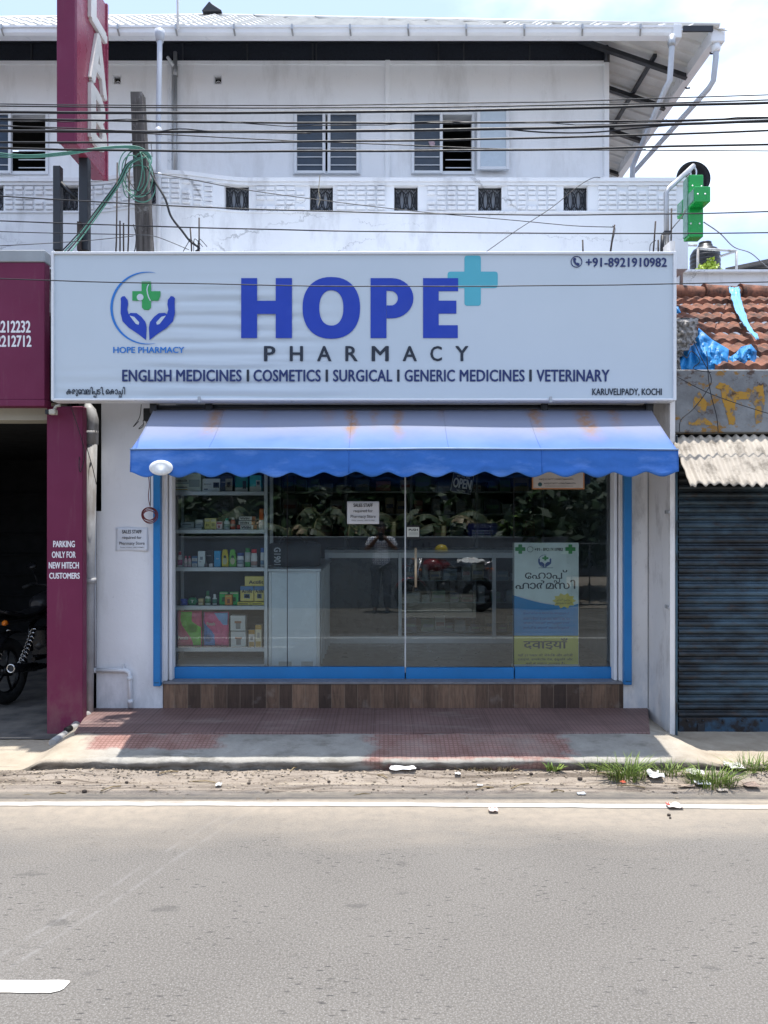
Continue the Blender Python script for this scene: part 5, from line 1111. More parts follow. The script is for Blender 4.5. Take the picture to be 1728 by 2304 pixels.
MB().box(X(172, 6.35), X(180, 6.35), 6.36, 6.39, Z(562, 6.35), Z(497, 6.35)).build('post_foot', MA['rebar'], LS)
# small floodlight and drain pipe between the two fronts
t = thing('floodlight', 'small white floodlight fixed under the maroon fascia beside the pillar head', 'floodlight', P(119, 912, 6.15))
m = MB(); m.box(X(111, 6.15), X(126, 6.15), 6.13, 6.19, Z(933, 6.15), Z(921, 6.15)); m.build('lamp_body', MA['beige'], t, bevel=.006); MB().box(X(104, 6.15), X(111, 6.15) - .0005, 6.13, 6.18, Z(932, 6.15), Z(922, 6.15)).build('lamp_back', MA['black_pl'], t)
MB().tube([P(122, 921, 6.16), P(126, 914, 6.16), P(136, 912, 6.16)], .012, 6).build('lamp_arm', MA['beige'], t)
Yp = 6.47; xd = X(206, Yp)
t = thing('drain_pipe', 'thick grey weathered drain pipe in the gap beside the maroon pillar', 'drain pipe', (xd, Yp, .05))
MB().tube([(xd - .028, Yp, .1), (xd - .02, Yp, 1.35), (xd + .005, Yp, Z(990, Yp))], .042, 14).build('lower_pipe', MA['pipeold'], t); MB().tube([(xd + .005, Yp, Z(1000, Yp)), (xd + .008, Yp, Z(945, Yp)), (xd - .02, Yp + .02, Z(925, Yp)), (xd - .06, Yp + .04, Z(915, Yp))], .05, 14).build('upper_bend', MA['pipeold'], t)
for py in (1306, 975): MB().lathe([(.052, -.02), (.052, .02)], (xd - .02 * (py > 1100) + .004, Yp, Z(py, Yp)), 14).build('pipe_collar', MA['pipeold'], t)
MB().tube([P(214, 1000, 6.5), P(214, 1500, 6.52)], .008, 6).build('thin_conduit', MA['pipe'], t)
# white L pipe low on the shop wall
Yl = YW - .03
t = thing('waste_pipe', 'thin white waste pipe bending down the shop wall to the porch floor', 'waste pipe', P(290, 1590, Yl))
MB().tube([P(209, 1508, Yl), P(281, 1508, Yl), P(290, 1513, Yl), P(292, 1522, Yl), P(293, 1592, Yl)], .0185, 12).build('pipe_run', MA['frame'], t)
for px, py in ((212, 1508), (292, 1526), (293, 1578)): MB().lathe([(.023, -.016), (.023, .016)], P(px, py, Yl), 12, axis='x' if py < 1512 else 'z').build('pipe_collar', MA['frame'], t)
m = MB(); m.box(X(277, Yl), X(279, Yl), Yl - .005, Yl + .028, Z(1504, Yl), Z(1496, Yl)); m.build('pipe_clip', MA['frame'], t)
# coil of red wire hanging by the jamb
t = thing('wire_coil', 'coil of thin red and black wire hanging beside the blue door jamb', 'wire coil', P(337, 1160, 6.5))
rw = mk('red_wire', (.16, .02, .02), .5, .2, 9)
for k in range(5):
    r0 = 14 + k * .9; cx, cy = 336 + 1.5 * math.sin(k * 2), 1158 + 1.8 * math.cos(k * 1.7); MB().tube([P(cx + r0 * math.cos(a), cy + (r0 * .78 + k) * math.sin(a) , 6.50 + .012 * math.sin(a + k)) for a in [i * math.pi / 12 for i in range(24)]], .0042, 5, closed=True).build('wire_loop', rw, t)
for d, mt in ((0, rw), (5, MA['cable'])): MB().tube(catm([P(333 + d, 1064, 6.46), P(336 + d * .5, 1090, 6.47), P(334 + d, 1118, 6.48), P(338, 1140, 6.5)]), .0035, 5).build('wire_drop', mt, t)
# gadgets at the awning head
t = thing('motor_box', 'small black box with dangling wires at the awning head beside the white wall', 'junction box', P(331, 930, 6.45))
MB().box(X(322, 6.45), X(340, 6.45), 6.45, 6.52, Z(947, 6.45), Z(918, 6.45)).build('box_body', MA['black_pl'], t, bevel=.006); MB().box(X(336, 6.4), X(344, 6.4), 6.42, 6.449, Z(928, 6.4), Z(920, 6.4)).build('terminal', MA['frame'], t)
for k, (a, b) in enumerate((((318, 910), (300, 960)), ((322, 945), (312, 965)), ((328, 945), (326, 972)))): MB().tube(catm([P(a[0], a[1], 6.46), P((a[0] + b[0]) / 2 + 5, (a[1] + b[1]) / 2 + 4, 6.44), P(b[0], b[1], 6.46), P(b[0] + 12, b[1] - 12, 6.46)]), .003, 5).build('wire', MA['cable'], t)
t = thing('power_wire', 'slack black wire drooping from the sign down the gap by the drain pipe', 'wire', P(180, 1050, 6.4)); MB().tube(catm([P(156, 905, 6.22), P(175, 960, 6.22), P(190, 1020, 6.24), P(181, 1062, 6.23), P(178, 1040, 6.23), P(185, 985, 6.36), P(205, 1040, 6.39), P(217, 1090, 6.4)]), .0032, 5).build('wire_run', MA['cable'], t)
t = thing('wire_tail', 'short black wire loop hanging under the sign end above the awning', 'wire', P(1466, 905, 6.3)); MB().tube(catm([P(1458, 898, 6.1), P(1463, 915, 6.15), P(1468, 918, 6.15), P(1470, 898, 6.1)]), .006, 6).build('wire_run', MA['cable'], t)
for k, (py, w) in enumerate(((1152, 30), (1367, 22))):
    t = tag(MB().box(xr1 - .012, xr1 - .001, 6.10, 6.19, Z(py + 4, 6.1), Z(py - 4, 6.1)).build('hasp', MA['pipeold'], None, bevel=.003), ('upper' if k == 0 else 'lower') + ' small metal hasp fixed on the scuffed pier beside the dark shutter', 'hasp')

# ---------------------------------------------------------------- motorcycles
def motorcycle(label, tank, loc, rz, cover=False, group=None):
    t = thing('motorcycle', label, 'motorcycle', (0, 0, 0), group); K = MA['black_pl']; kb = mk('bike_black', (.012, .012, .014), .3, .2, 6, .3) if 'bike_black' not in bpy.data.materials else bpy.data.materials['bike_black']
    def wheel(y, w):
        o = MB().lathe([(.0, -.02), (.05, -.05), (.052, .05), (0, .02)], (0, y, .31), 16, axis='x').build('wheel', kb, t)
        MB().tube([(0, y + .255 * math.cos(a), .31 + .255 * math.sin(a)) for a in [i * math.pi / 16 for i in range(32)]], w, 10, closed=True).build('tyre', MA['rubber'], o)
        MB().tube([(0, y + .205 * math.cos(a), .31 + .205 * math.sin(a)) for a in [i * math.pi / 16 for i in range(32)]], .016, 8, closed=True).build('rim', kb, o)
        for a in range(5): MB().tube([(0, y, .31), (0, y + .2 * math.cos(a * 1.2566), .31 + .2 * math.sin(a * 1.2566))], .012, 6).build('spoke', kb, o)
    wheel(0, .055); wheel(1.27, .045)
    MB().tube(catm([(0, .42, .42), (0, .45, .66), (0, .72, .78), (0, 1.0, .86), (0, 1.04, .68), (0, .86, .36), (0, .45, .33)]), .024, 8).build('frame', kb, t)
    m = MB(); m.lathe([(.03, -.15), (.11, -.12), (.13, 0), (.11, .12), (.03, .15)], (0, .68, .44), 12, axis='x'); m.box(-.10, .10, .56, .82, .34, .62); m.build('engine', kb, t, bevel=.02)
    m = MB(); m.lathe([(.05, -.25), (.12, -.17), (.145, .0), (.14, .13), (.09, .22), (.03, .25)], (0, .80, .86), 16, axis='y', sy=.85); m.build('fuel_tank', tank, t)
    m = MB(); m.grid(lambda u, v: ((u - .5) * .25 * (1 - .25 * v), -.12 + .72 * v, .80 + .05 * math.cos((u - .5) * 2.6) - .07 * math.sin(math.pi * v) * .8 + .05 * (1 - v)), 10, 14); m.grid(lambda u, v: ((u - .5) * .25 * (1 - .25 * v), -.12 + .72 * v, .74 + .02 * (1 - v)), 10, 14); m.build('seat', MA['black_pl'], t, solid=.03)
    m = MB(); m.tube(catm([(-.10, .2, .80), (-.11, -.12, .88), (-.08, -.26, .93), (.08, -.26, .93), (.11, -.12, .88), (.10, .2, .80)]), .012, 8); m.build('grab_rail', MA['chrome'], t)
    m = MB(); m.tube(catm([(-.36, .92, 1.02), (-.28, 1.0, 1.05), (-.06, 1.06, 1.0), (.06, 1.06, 1.0), (.28, 1.0, 1.05), (.36, .92, 1.02)]), .012, 8); hb = m.build('handlebar', kb, t)
    for s in (-1, 1):
        MB().tube([(s * .27, .985, 1.05), (s * .36, .92, 1.02)], .018, 8).build('grip', MA['rubber'], hb)
        MB().tube([(s * .07, 1.08, .98), (s * .075, 1.27, .31)], .022, 8).build('fork_leg', MA['chrome'], t)
        m = MB(); m.tube([(s * .13, .30, .66), (s * .135, .02, .32)], .018, 8); sh = m.build('shock_absorber', kb, t)
        MB().tube([(s * .13 + .032 * math.cos(i * .9), .28 - .24 * i / 60, .635 - .28 * i / 60 + .03 * math.sin(i * .9)) for i in range(61)], .006, 5).build('spring', MA['chrome'], sh)
        for y in (-.22, 1.12):
            o = MB().lathe([(.0, -.03), (.022, -.02), (.026, 0), (.018, .03), (0, .035)], (s * .17, y, .78), 10, axis='y').build('indicator', mk('amber_lens', (.55, .14, .01), .25, .05, 9) if 'amber_lens' not in bpy.data.materials else bpy.data.materials['amber_lens'], t); MB().tube([(s * .05, y, .78), (s * .155, y, .78)], .007, 6).build('indicator_stem', kb, o)
        MB().tube([(s * .2, .95, 1.04), (s * .26, .97, 1.2)], .006, 6).build('mirror_stem', kb, hb); MB().lathe([(.0, -.008), (.055, -.006), (.058, .006), (0, .012)], (s * .28, .98, 1.24), 14, axis='y', sy=.7).build('mirror', kb, hb)
    m = MB(); m.lathe([(.0, -.03), (.06, -.02), (.085, .06), (.085, .08), (.0, .09)], (0, 1.13, .92), 16, axis='y'); m.build('headlight', MA['chrome'], t)
    m = MB(); m.grid(lambda u, v: ((u - .5) * .16, .08 + .36 * math.cos(R(70 + 90 * v)), .31 + .36 * math.sin(R(70 + 90 * v)) - .02 * (2 * u - 1) ** 2), 6, 10); m.build('rear_fender', kb, t, solid=.006)
    m = MB(); m.grid(lambda u, v: ((u - .5) * .13, 1.27 + .335 * math.cos(R(30 + 120 * v)), .31 + .335 * math.sin(R(30 + 120 * v)) - .02 * (2 * u - 1) ** 2), 6, 12); m.build('front_fender', tank, t, solid=.006)
    MB().box(-.05, .05, -.29, -.25, .74, .81).build('tail_light', mk('red_lens', (.35, .01, .01), .2, .05, 9) if 'red_lens' not in bpy.data.materials else bpy.data.materials['red_lens'], t, bevel=.012)
    MB().box(-.1, .1, -.285, -.275, .56, .68).build('number_plate', MA['beige'], t)
    m = MB(); m.tube([(.14, .62, .30), (.16, .40, .27), (.17, .2, .30)], [.02, .024, .035], 10); m.tube([(.17, .2, .30), (.175, -.18, .36)], .045, 14); ex = m.build('exhaust', kb, t); MB().tube([(.175 + .036 * math.cos(a), -.185, .36 + .036 * math.sin(a)) for a in [i * math.pi / 10 for i in range(20)]], .009, 6, closed=True).build('exhaust_tip', MA['chrome'], ex)
    MB().tube([(-.09, .55, .28), (-.2, .5, .015)], .012, 6).build('side_stand', kb, t)
    t.location = loc; t.rotation_euler = (0, R(-4), R(rz)); return t
motorcycle('black motorcycle parked tail out in the dark parking bay by the maroon pillar', MA['black_pl'], (X(6, 7.1), 7.2, .055), -7)

# ---------------------------------------------------------------- shuttered old shop on the far side
YS2 = 6.25
O = thing('tiled_roof_shop', 'old shuttered shop with a clay tile roof and a peeling painted fascia', 'shop building', (4.2, YS2, .05))
def rusty_shutter():
    n = NT('rusty_blue_shutter'); c = n.mix(n.rng(n.noise(1, 7, .68, n.map((1.6, 3, 4))), .38, .64), (.012, .015, .018), (.055, .10, .135))
    c = n.mix(n.rng(n.noise(1, 6, .7, n.map((9, 9, 22))), .54, .68, 0, .8), c, (.05, .035, .028)); c = n.mix(n.rng(n.noise(1, 5, .7, n.map((2, 3, 2.2), (4, 0, 1))), .5, .66, 0, .8), c, (.008, .009, .011))
    n.bump(n.noise(30, 5), .3, .006); return n.fin(c, .5, .2, .5)
MA['shut'] = rusty_shutter()
sxa, sxb = X(1526, YS2), 5.4; zb3, zt3 = Z(1655, YS2), 2.42
SR = MB(); pitch = .0615; rows = int((zt3 - zb3 - .16) / pitch)
prof = [(0, .0), (.004, .0), (-.012, .008), (-.016, .022), (-.012, .036), (.004, .046), (.006, .0535)]
def shut(u, v):
    k = v * (rows * 7 - 1); i = int(round(k)); r, q = divmod(i, 7); o, dz = prof[q]; return (sxa + (sxb - sxa) * u, YS2 + o, zb3 + .15 + r * pitch + dz)
SR.grid(shut, 1, rows * 7 - 1, 0, False); sh_ = SR.build('rolling_shutter', MA['shut'], O, recalc=False)
bt = MB().box(sxa, sxb, YS2 - .012, YS2 + .02, zb3 + .005, zb3 + .148).build('bottom_bar', mk('bottom_bar_blue', (.03, .075, .125), .5, .3, 6, col2=(.015, .012, .012), t0=.5, t1=.62, s2=(6, 6, 6)), sh_, bevel=.004)
for px in (1545, 1580, 1625, 1668, 1712): MB().lathe([(.0, -.012), (.008, -.008), (.01, 0)], (X(px, YS2), YS2 - .012, zb3 + .125), 8, axis='y').build('rivet', MA['black'], bt)
MB().box(X(1568, YS2), X(1584, YS2), YS2 - .018, YS2 - .0125, zb3 + .04, zb3 + .1).build('lock_plate', MA['black'], bt, bevel=.003)
MB().box(xr1 + .041, X(1522, 6.12), 6.09, 6.24, .02, 2.46).build('guide_rail', mk('guide_rail_blue', (.045, .10, .14), .5, .3, 6, col2=(.012, .014, .016), t0=.46, t1=.6, s2=(20, 20, 5)), O, bevel=.004)
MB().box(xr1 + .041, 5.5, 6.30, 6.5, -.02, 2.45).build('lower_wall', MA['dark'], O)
MB().box(X(1526, YS2), 5.5, 6.05, 6.28, -.02, zb3 + .0).build('door_step', MA['pave'], O, bevel=.01)
# painted fascia with peeling ochre lettering
YFa = 6.12
def fascia_mat():
    n = NT('peeling_fascia'); c = n.mix(n.rng(n.noise(3.5, 7, .68), .34, .66), (.15, .15, .15), (.27, .28, .28)); c = n.mix(n.rng(n.noise(1, 7, .72, n.map((5, 5, 7))), .56, .63), c, (.085, .06, .05))
    c = n.mix(n.rng(n.noise(1, 6, .7, n.map((7, 7, 9), (3, 2, 1))), .58, .62), c, (.27, .15, .045)); n.bump(n.noise(20, 7, .7), .5, .01); return n.fin(c, .8, 0, .2)
fa = MB().box(X(1519, YFa), 5.5, YFa, YFa + .14, Z(973, YFa), Z(831, YFa)).build('fascia', fascia_mat(), O, bevel=.012, seg=2)
def ochre():
    n = NT('peeling_ochre'); c = n.mix(n.rng(n.noise(1, 7, .72, n.map((9, 9, 9))), .50, .56), (.40, .22, .04), (.17, .155, .14)); c = n.mix(n.rng(n.noise(16, 6, .7), .55, .66), c, (.09, .055, .035)); return n.fin(c, .8, 0, .2)
oc = ochre()
def blotch(pts, amp=2.2):
    out = []
    for i, p in enumerate(pts):
        a, b = Vector(p), Vector(pts[(i + 1) % len(pts)])
        for k in range(6):
            q = a.lerp(b, k / 6); out.append((q.x + amp * nz(q.x * .21, q.y * .21) + 1.2 * nz(q.x, q.y, 3), q.y + amp * nz(q.x * .21, q.y * .21, 7)))
    MB().prism([(X(a, YFa), Z(b, YFa)) for a, b in out], YFa - .003, YFa - .0003).build('painted_letter', oc, fa)
blotch([(1573, 880), (1580, 892), (1590, 905), (1588, 925), (1582, 932), (1570, 925), (1559, 915), (1562, 895)]); blotch([(1548, 948), (1562, 951), (1572, 938), (1586, 940), (1600, 951), (1604, 956), (1550, 957)])
blotch([(1608, 872), (1618, 860), (1640, 868), (1652, 880), (1690, 884), (1696, 870), (1716, 866), (1722, 900), (1712, 950), (1700, 955), (1698, 915), (1690, 900), (1656, 898), (1652, 930), (1656, 955), (1640, 955), (1634, 930), (1626, 905), (1622, 880)], 3); blotch([(1730, 868), (1752, 866), (1760, 950), (1742, 955), (1732, 910)])
# corrugated lean-to
def corr():
    n = NT('aged_corrugated_sheet'); c = n.mix(n.rng(n.noise(2.5, 6, .65), .3, .7), (.36, .31, .25), (.50, .44, .355)); c = n.mix(n.rng(n.noise(1, 6, .7, n.map((8, 3, 8))), .50, .64, 0, .85), c, (.15, .125, .095)); return n.fin(c, .6, 0, .35)
ya_, yb_, za2, zb4 = 6.14, 5.82, Z(980, 6.12), Z(1092, 5.82)
xl_ = X(1515, 6.1)
def can(u, v):
    x = xl_ + .05 * (1 - v) * 0 + u * 3.0; w = math.sin((x - xl_) * 2 * math.pi / .071)
    jag = .035 * nz(x * 5, 4) * v + .02 * nz(x * 23, 2) * v + (.09 * sst(.12, 0, u * 3.0) * nz(u * 70, 3) * v)
    y = ya_ + (yb_ - ya_) * v - jag; z = za2 + (zb4 - za2) * v - jag * .9 + .011 * w + .012 * nz(x * 1.8, v * 2) - .02 * sst(.16, 0, u * 3.) * abs(nz(v * 9, u * 30))
    return (x + .012 * nz(v * 8, u * 3) * (u < .01) + .018 * v * (1 - u), y, z)
m = MB(); m.grid(can, 520, 16); tag(m.build('corrugated_canopy', corr(), None, solid=.003), 'aged cream corrugated sheet canopy with a torn edge over the dark shutter', 'canopy')
# clay tile roof
def clay():
    n = NT('clay_tiles'); c = n.mix(n.rng(n.noise(1, 3, .5, n.map((7, 3, 3))), .3, .7), (.17, .07, .042), (.30, .13, .082)); c = n.mix(n.rng(n.noise(1, 7, .7, n.map((9, 6, 6))), .44, .62, 0, .9), c, (.05, .036, .031)); n.bump(n.noise(40, 5), .4, .01); return n.fin(c, .8, 0, .2)
MA['clay'] = clay()
RY0, RZ0, RY1 = 6.32, Z(835, 6.32), 8.45; RZ1 = Z(668, RY1); nrow = 7
RT = None
def tile_pt(row, q, x):
    # long ribbed tiles, each course lapping over the one below
    f = (row + q) / nrow; w = ((x / .115) % 1.0); rib = .022 * (.5 - .5 * math.cos(2 * math.pi * w)) ** 2 + .008 * (.5 - .5 * math.cos(4 * math.pi * w))
    return RY0 + (RY1 - RY0) * f, RZ0 + (RZ1 - RZ0) * f + rib + .045 * (1 - q) + .01 * nz(x * 2.3, row * 3.7) + .008 * nz(math.floor(x / .23) * 1.7, row * 2.1)
m = MB(); xa3, xb3 = 2.72, 6.0; nx = 300
for row in range(nrow):
    def fn(u, v):
        x = xa3 + (xb3 - xa3) * u; y, z = tile_pt(row, max(0, v), x); y += .014 * nz(math.floor(x / .23) * 1.3, row) * (v < .5)
        return (x + .03 * (row % 2), y, z)
    m.grid(fn, nx, 3); m.grid(lambda u, v: (fn(u, 0)[0], fn(u, 0)[1] + .004 * v, fn(u, 0)[2] - .05 * v), nx, 1)
RT = m.build('tile_roof', MA['clay'], O, recalc=False)
for i in range(9):
    x = xa3 - .02 + i * .4; m = MB(); m.tube([(x, RY1, RZ1 + .03), (x + .05, RY1, RZ1 + .03), (x + .385, RY1, RZ1 + .02 + .008 * nz(i)), (x + .40, RY1, RZ1 + .02)], [.115, .105, .092, .09], 14); m.build('ridge_tile', MA['clay'], RT)
MB().flat([(xa3 + .02, RY0 + .1), (xb3, RY0 + .1), (xb3, RY1 + 1.6), (xa3 + .02, RY1 + 1.6)], .0, RZ0 - .1).build('upper_wall', MA['dark'], O)
m = MB(); m.add([(xa3, RY0 + .1, RZ0 - .1), (xa3, RY1, RZ0 - .1), (xa3, RY1, RZ1)], [(0, 1, 2)]); m.build('gable_wall', MA['lower'], O, recalc=False, solid=.02)
# broken masonry stub at the roof corner
def stub(u, v):
    py = 715 + 118 * (1 - v); w1 = (1528, 1530, 1538, 1552, 1566, 1570, 1567, 1572)[min(7, int(v * 7.99))] + 4 * nz(v * 9, 2) + 3 * nz(v * 31, 5)
    px = 1519 + (w1 - 1519) * u; r_ = .022 * nz(px * .13, py * .13) + .014 * nz(px * .4, py * .35, 3) + .02 * (.5 - abs(((py - 715) / 21) % 1 - .5)); e = sst(1, .8, u) * sst(1, .93, v)
    return P(px, py, 6.42 - .06 * e - r_ * 1.6)
m = MB(); m.grid(stub, 26, 60); m.add([P(1519, 833, 6.42), P(1519, 715, 6.42), P(1519, 715, 6.6), P(1519, 833, 6.6)], [(0, 1, 2, 3)]); m.grid(lambda u, v: P(1519 + 52 * u, 716 + 2 * nz(u * 5, v), 6.40 + .2 * v), 12, 4)
tag(m.build('masonry_stub', mk('broken_masonry', (.32, .30, .28), .9, .35, 7, bump=.9, bs=24, col2=(.46, .42, .36), s2=(6, 6, 6), t0=.56, t1=.64), None, recalc=False), 'broken grey masonry stub between the sign end and the clay tiles', 'masonry')
MB()
# blue tarpaulins
def tarp_mat():
    n = NT('blue_tarpaulin'); c = n.mix(n.rng(n.noise(3, 5), .3, .7), (.008, .15, .40), (.025, .25, .55)); return n.fin(c, .5, 0, .4)
MA['tarp'] = tarp_mat()
def tarp(outl, label, amp, Y, sl, seed, name='tarpaulin'):
    # crumpled sheet bounded by an outline, leaning with the roof
    cx = sum(p[0] for p in outl) / len(outl); cy = sum(p[1] for p in outl) / len(outl); n = len(outl)
    def edge(t):
        k = t * n; i = int(k) % n; f = k - int(k); a, b = outl[i], outl[(i + 1) % n]; return a[0] + (b[0] - a[0]) * f, a[1] + (b[1] - a[1]) * f
    def fn(u, v):
        ex, ey = edge(u % 1.0); px = cx + (ex - cx) * v; py = cy + (ey - cy) * v
        fold = abs(nz(px * .05, py * .035, seed)) * 1.9 + .4 * abs(nz(px * .13, py * .09, seed + 5)) + .10 * nz(px * .3, py * .25, seed)
        Yq = Y + sl * (835 - py) / 100 - amp * fold * (1.15 - .5 * v) - amp * .8 * (1 - v * v)
        return P(px, py, Yq)
    m = MB(); m.grid(fn, 90, 34); return tag(m.build(name, MA['tarp'], None, solid=.002), label, 'tarpaulin')
tarp([(1572, 738), (1602, 764), (1640, 786), (1638, 812), (1628, 836), (1575, 836), (1534, 836), (1528, 810), (1533, 788), (1560, 776)], 'crumpled blue tarpaulin heaped between the masonry stub and the tiles', .06, 6.36, .22, 2)
tarp([(1655, 795), (1668, 780), (1690, 775), (1702, 790), (1702, 815), (1690, 833), (1650, 833), (1636, 820), (1640, 805)], 'bundled blue tarpaulin lump resting on the tiles above the peeling fascia', .085, 6.45, .2, 11)
tarp([(1521, 690), (1526, 690), (1532, 704), (1521, 706)], 'small scrap of blue tarpaulin showing at the sign end above the masonry', .02, 6.62, .1, 5)
def strip(t):
    pts = [(1638, 660, 8.36), (1642, 680, 8.2), (1650, 710, 7.8), (1660, 738, 7.4), (1674, 760, 7.1), (1688, 778, 6.8)]; k = t * 5; i = min(4, int(k)); f = k - i; return [pts[i][j] + (pts[i + 1][j] - pts[i][j]) * f for j in range(3)]
def st_fn(u, v):
    px, py, Y = strip(v); w = 19 * (1 - v) ** .7 + 6; q = P(px + (u - .5) * w, py, Y); return q + Vector((0, -.13 - .05 * abs(nz(u * 4, v * 9)), .02 + .03 * abs(nz(u * 5, v * 12, 3))))
m = MB(); m.grid(st_fn, 12, 40); tag(m.build('tarpaulin_strip', mk('pale_blue_tarpaulin', (.14, .40, .64), .4, .12, 6), None, solid=.002), 'twisted pale blue tarpaulin strip hanging down the clay tiles from the ridge', 'tarpaulin')
# wires drooping over that fascia
for pts, lb in (([(1560, 765), (1575, 800), (1600, 850), (1590, 880), (1560, 920), (1532, 945), (1529, 972)], 'thin black wire looping over the peeling fascia near the sign'), ([(1590, 790), (1594, 850), (1600, 890), (1612, 935), (1616, 972)], 'thin black wire running straight down the peeling fascia'), ([(1524, 848), (1585, 880), (1650, 905), (1728, 930), (1790, 945)], 'thin dark wire slanting across the peeling fascia'), ([(1530, 790), (1545, 805), (1556, 790), (1575, 812), (1560, 830), (1600, 838)], 'tangle of black wire over the heaped tarpaulin')):
    tag(MB().tube(catm([P(a, b, 6.02) for a, b in pts]), .0035, 5).build('loose_wire', MA['cable'], None), lb, 'wire')
# the white house and tank behind the tile roof
YB2 = 13.0
t = thing('white_house', 'low white house with a flat roof edge behind the clay tile roof', 'house', (8, YB2, 0)); MB().box(X(1500, YB2), 14, YB2, YB2 + 6, 0, Z(616, YB2)).build('wall', MA['parapet'], t); MB().box(X(1498, YB2), 14.2, YB2 - .12, YB2 + 6.1, Z(616, YB2) + .001, Z(611, YB2)).build('roof_edge', MA['parapet'], t)
zr2 = Z(611, YB2)
Yt_ = 14.2; t = thing('water_tank', 'ribbed black plastic water tank on the white house roof', 'water tank', (X(1586, Yt_), Yt_, zr2))
rT = (X(1619, Yt_) - X(1554, Yt_)) / 2; cxT = (X(1619, Yt_) + X(1554, Yt_)) / 2; hT = Z(552, Yt_) - zr2
pr = [(rT * .9, 0)]; 
for i in range(9): pr += [(rT, hT * .78 * (i + .2) / 9), (rT, hT * .78 * (i + .7) / 9), (rT * .955, hT * .78 * (i + .8) / 9), (rT * .955, hT * .78 * (i + 1.0) / 9)]
pr += [(rT * .98, hT * .8), (rT * .8, hT * .9), (rT * .5, hT * .95), (rT * .48, hT)]
MB().lathe(pr, (cxT, Yt_, zr2), 32).build('tank_body', mk('tank_black', (.010, .011, .013), .4, .15, 5), t); MB().lathe([(rT * .42, hT), (rT * .42, hT + .05), (rT * .2, hT + .07)], (cxT, Yt_, zr2), 20).build('lid', MA['black_pl'], t)
t = thing('pipe_railing', 'thin rusty pipe railing around the water tank on the white roof', 'railing', (X(1610, 13.6), 13.6, zr2)); ra = .022
for a, b in (((1548, 552), (1568, 552)), ((1568, 559), (1657, 565)), ((1620, 577), (1657, 565))):
    MB().tube([P(a[0], a[1], 13.6), P(b[0], b[1], 13.6)], ra, 6).build('rail', MA['pipeold'], t)
for px, py in ((1570, 559), (1657, 565)): MB().tube([P(px, py, 13.6), (X(px, 13.6), 13.6, zr2)], ra, 6).build('post', MA['pipeold'], t)
def leafy(mb, c, r, n, size, seed=0):
    rn = random.Random(seed)
    for i in range(n):
        d = Vector((rn.gauss(0, 1), rn.gauss(0, 1), rn.gauss(0, 1))).normalized(); p = Vector(c) + Vector((d.x * r[0], d.y * r[1], d.z * r[2])) * rn.uniform(.35, 1) * (1 + .25 * nz(d.x * 2, d.y * 2, d.z * 2 + seed))
        a = Vector((rn.uniform(-1, 1), rn.uniform(-1, 1), rn.uniform(-.7, .7))).normalized(); b = a.cross(Vector((rn.uniform(-1, 1), rn.uniform(-1, 1), 1))).normalized(); s = size * rn.uniform(.6, 1.3)
        mb.add([p - a * s, p + b * s * .45, p + a * s, p - b * s * .45], [(0, 1, 2, 3)])
t = thing('roof_shrub', 'bright lime green shrub sprouting at the foot of the water tank', 'shrub', (X(1595, 13.3), 13.3, zr2))
m = MB(); leafy(m, P(1593, 604, 13.3), (.22, .18, .10), 240, .045, 3); leafy(m, P(1600, 595, 13.3), (.08, .08, .14), 70, .04, 4); m.build('foliage', MA['lime'], t, recalc=False); MB().tube([(X(1594, 13.3), 13.3, zr2), P(1596, 590, 13.3)], .012, 5).build('stem', MA['dry'], t)
t = thing('tin_shed', 'low dark tin roofed shed on the far roof beside the water tank', 'shed', (X(1720, 16), 16, Z(620, 16)))
m = MB(); m.add([P(1632, 606, 16), P(1780, 575, 16), P(1780, 598, 18), P(1632, 606, 18)], [(0, 1, 2, 3)]); m.build('roof', mk('dark_tin', (.07, .065, .06), .6, .3, 3), t, recalc=False, solid=.06); MB().box(X(1650, 16.3), X(1790, 16.3), 16.3, 17.5, Z(640, 16.3), Z(603, 16.3)).build('wall', MA['dark'], t)

# ---------------------------------------------------------------- green cross, its bracket, the dish
YG2 = 6.45
t = thing('green_cross_sign', 'three dimensional green pharmacy cross hanging from a steel arm at the building end', 'pharmacy sign', P(1572, 360, YG2))
m = MB(); yl = YG2; gx0, gx1 = X(1545, yl), X(1580, yl)   # narrow edge faces us, the broad face looks sideways
zc0, zc1, za5, zb5 = Z(533, yl), Z(393, yl), Z(468, yl), Z(434, yl)
w3 = .13; tilt = 0
wall_ = MB().box(gx0 + .02, gx1 + .01, yl, yl + .12, zc0, zc1).build('upright_bar', MA['green'], t, bevel=.004)
MB().box(gx0 + .015, gx1 + .015, yl - .13, yl - .0005, za5, zb5).build('near_arm', MA['green'], t, bevel=.004); MB().box(gx0 + .015, gx1 + .015, yl + .1205, yl + .25, za5, zb5).build('far_arm', MA['green'], t, bevel=.004)
fcx = gx0 + .014
for y0, y1, z0, z1 in ((yl + .015, yl + .105, zc0 + .02, zc1 - .02), (yl - .115, yl - .01, za5 + .015, zb5 - .015), (yl + .13, yl + .24, za5 + .015, zb5 - .015)): MB().box(fcx - .004, fcx - .0002 + .006, y0, y1, z0, z1).build('side_face', mk('led_face', (.20, .36, .30), .4, .3, 30) if 'led_face' not in bpy.data.materials else bpy.data.materials['led_face'], t)
for px, py in ((1556, 418), (1576, 419), (1552, 503), (1572, 503)): MB().lathe([(.0, -.004), (.007, -.003), (.008, 0)], (X(px, yl) + .008, yl - .0005, Z(py, yl)), 8, axis='y').build('bolt', MA['white'], t)
for dx_ in (.04, .10): MB().lathe([(.0, -.004), (.007, -.003), (.008, 0)], (gx0 + dx_, yl - .1305, (za5 + zb5) / 2), 8, axis='y').build('bolt', MA['white'], t)
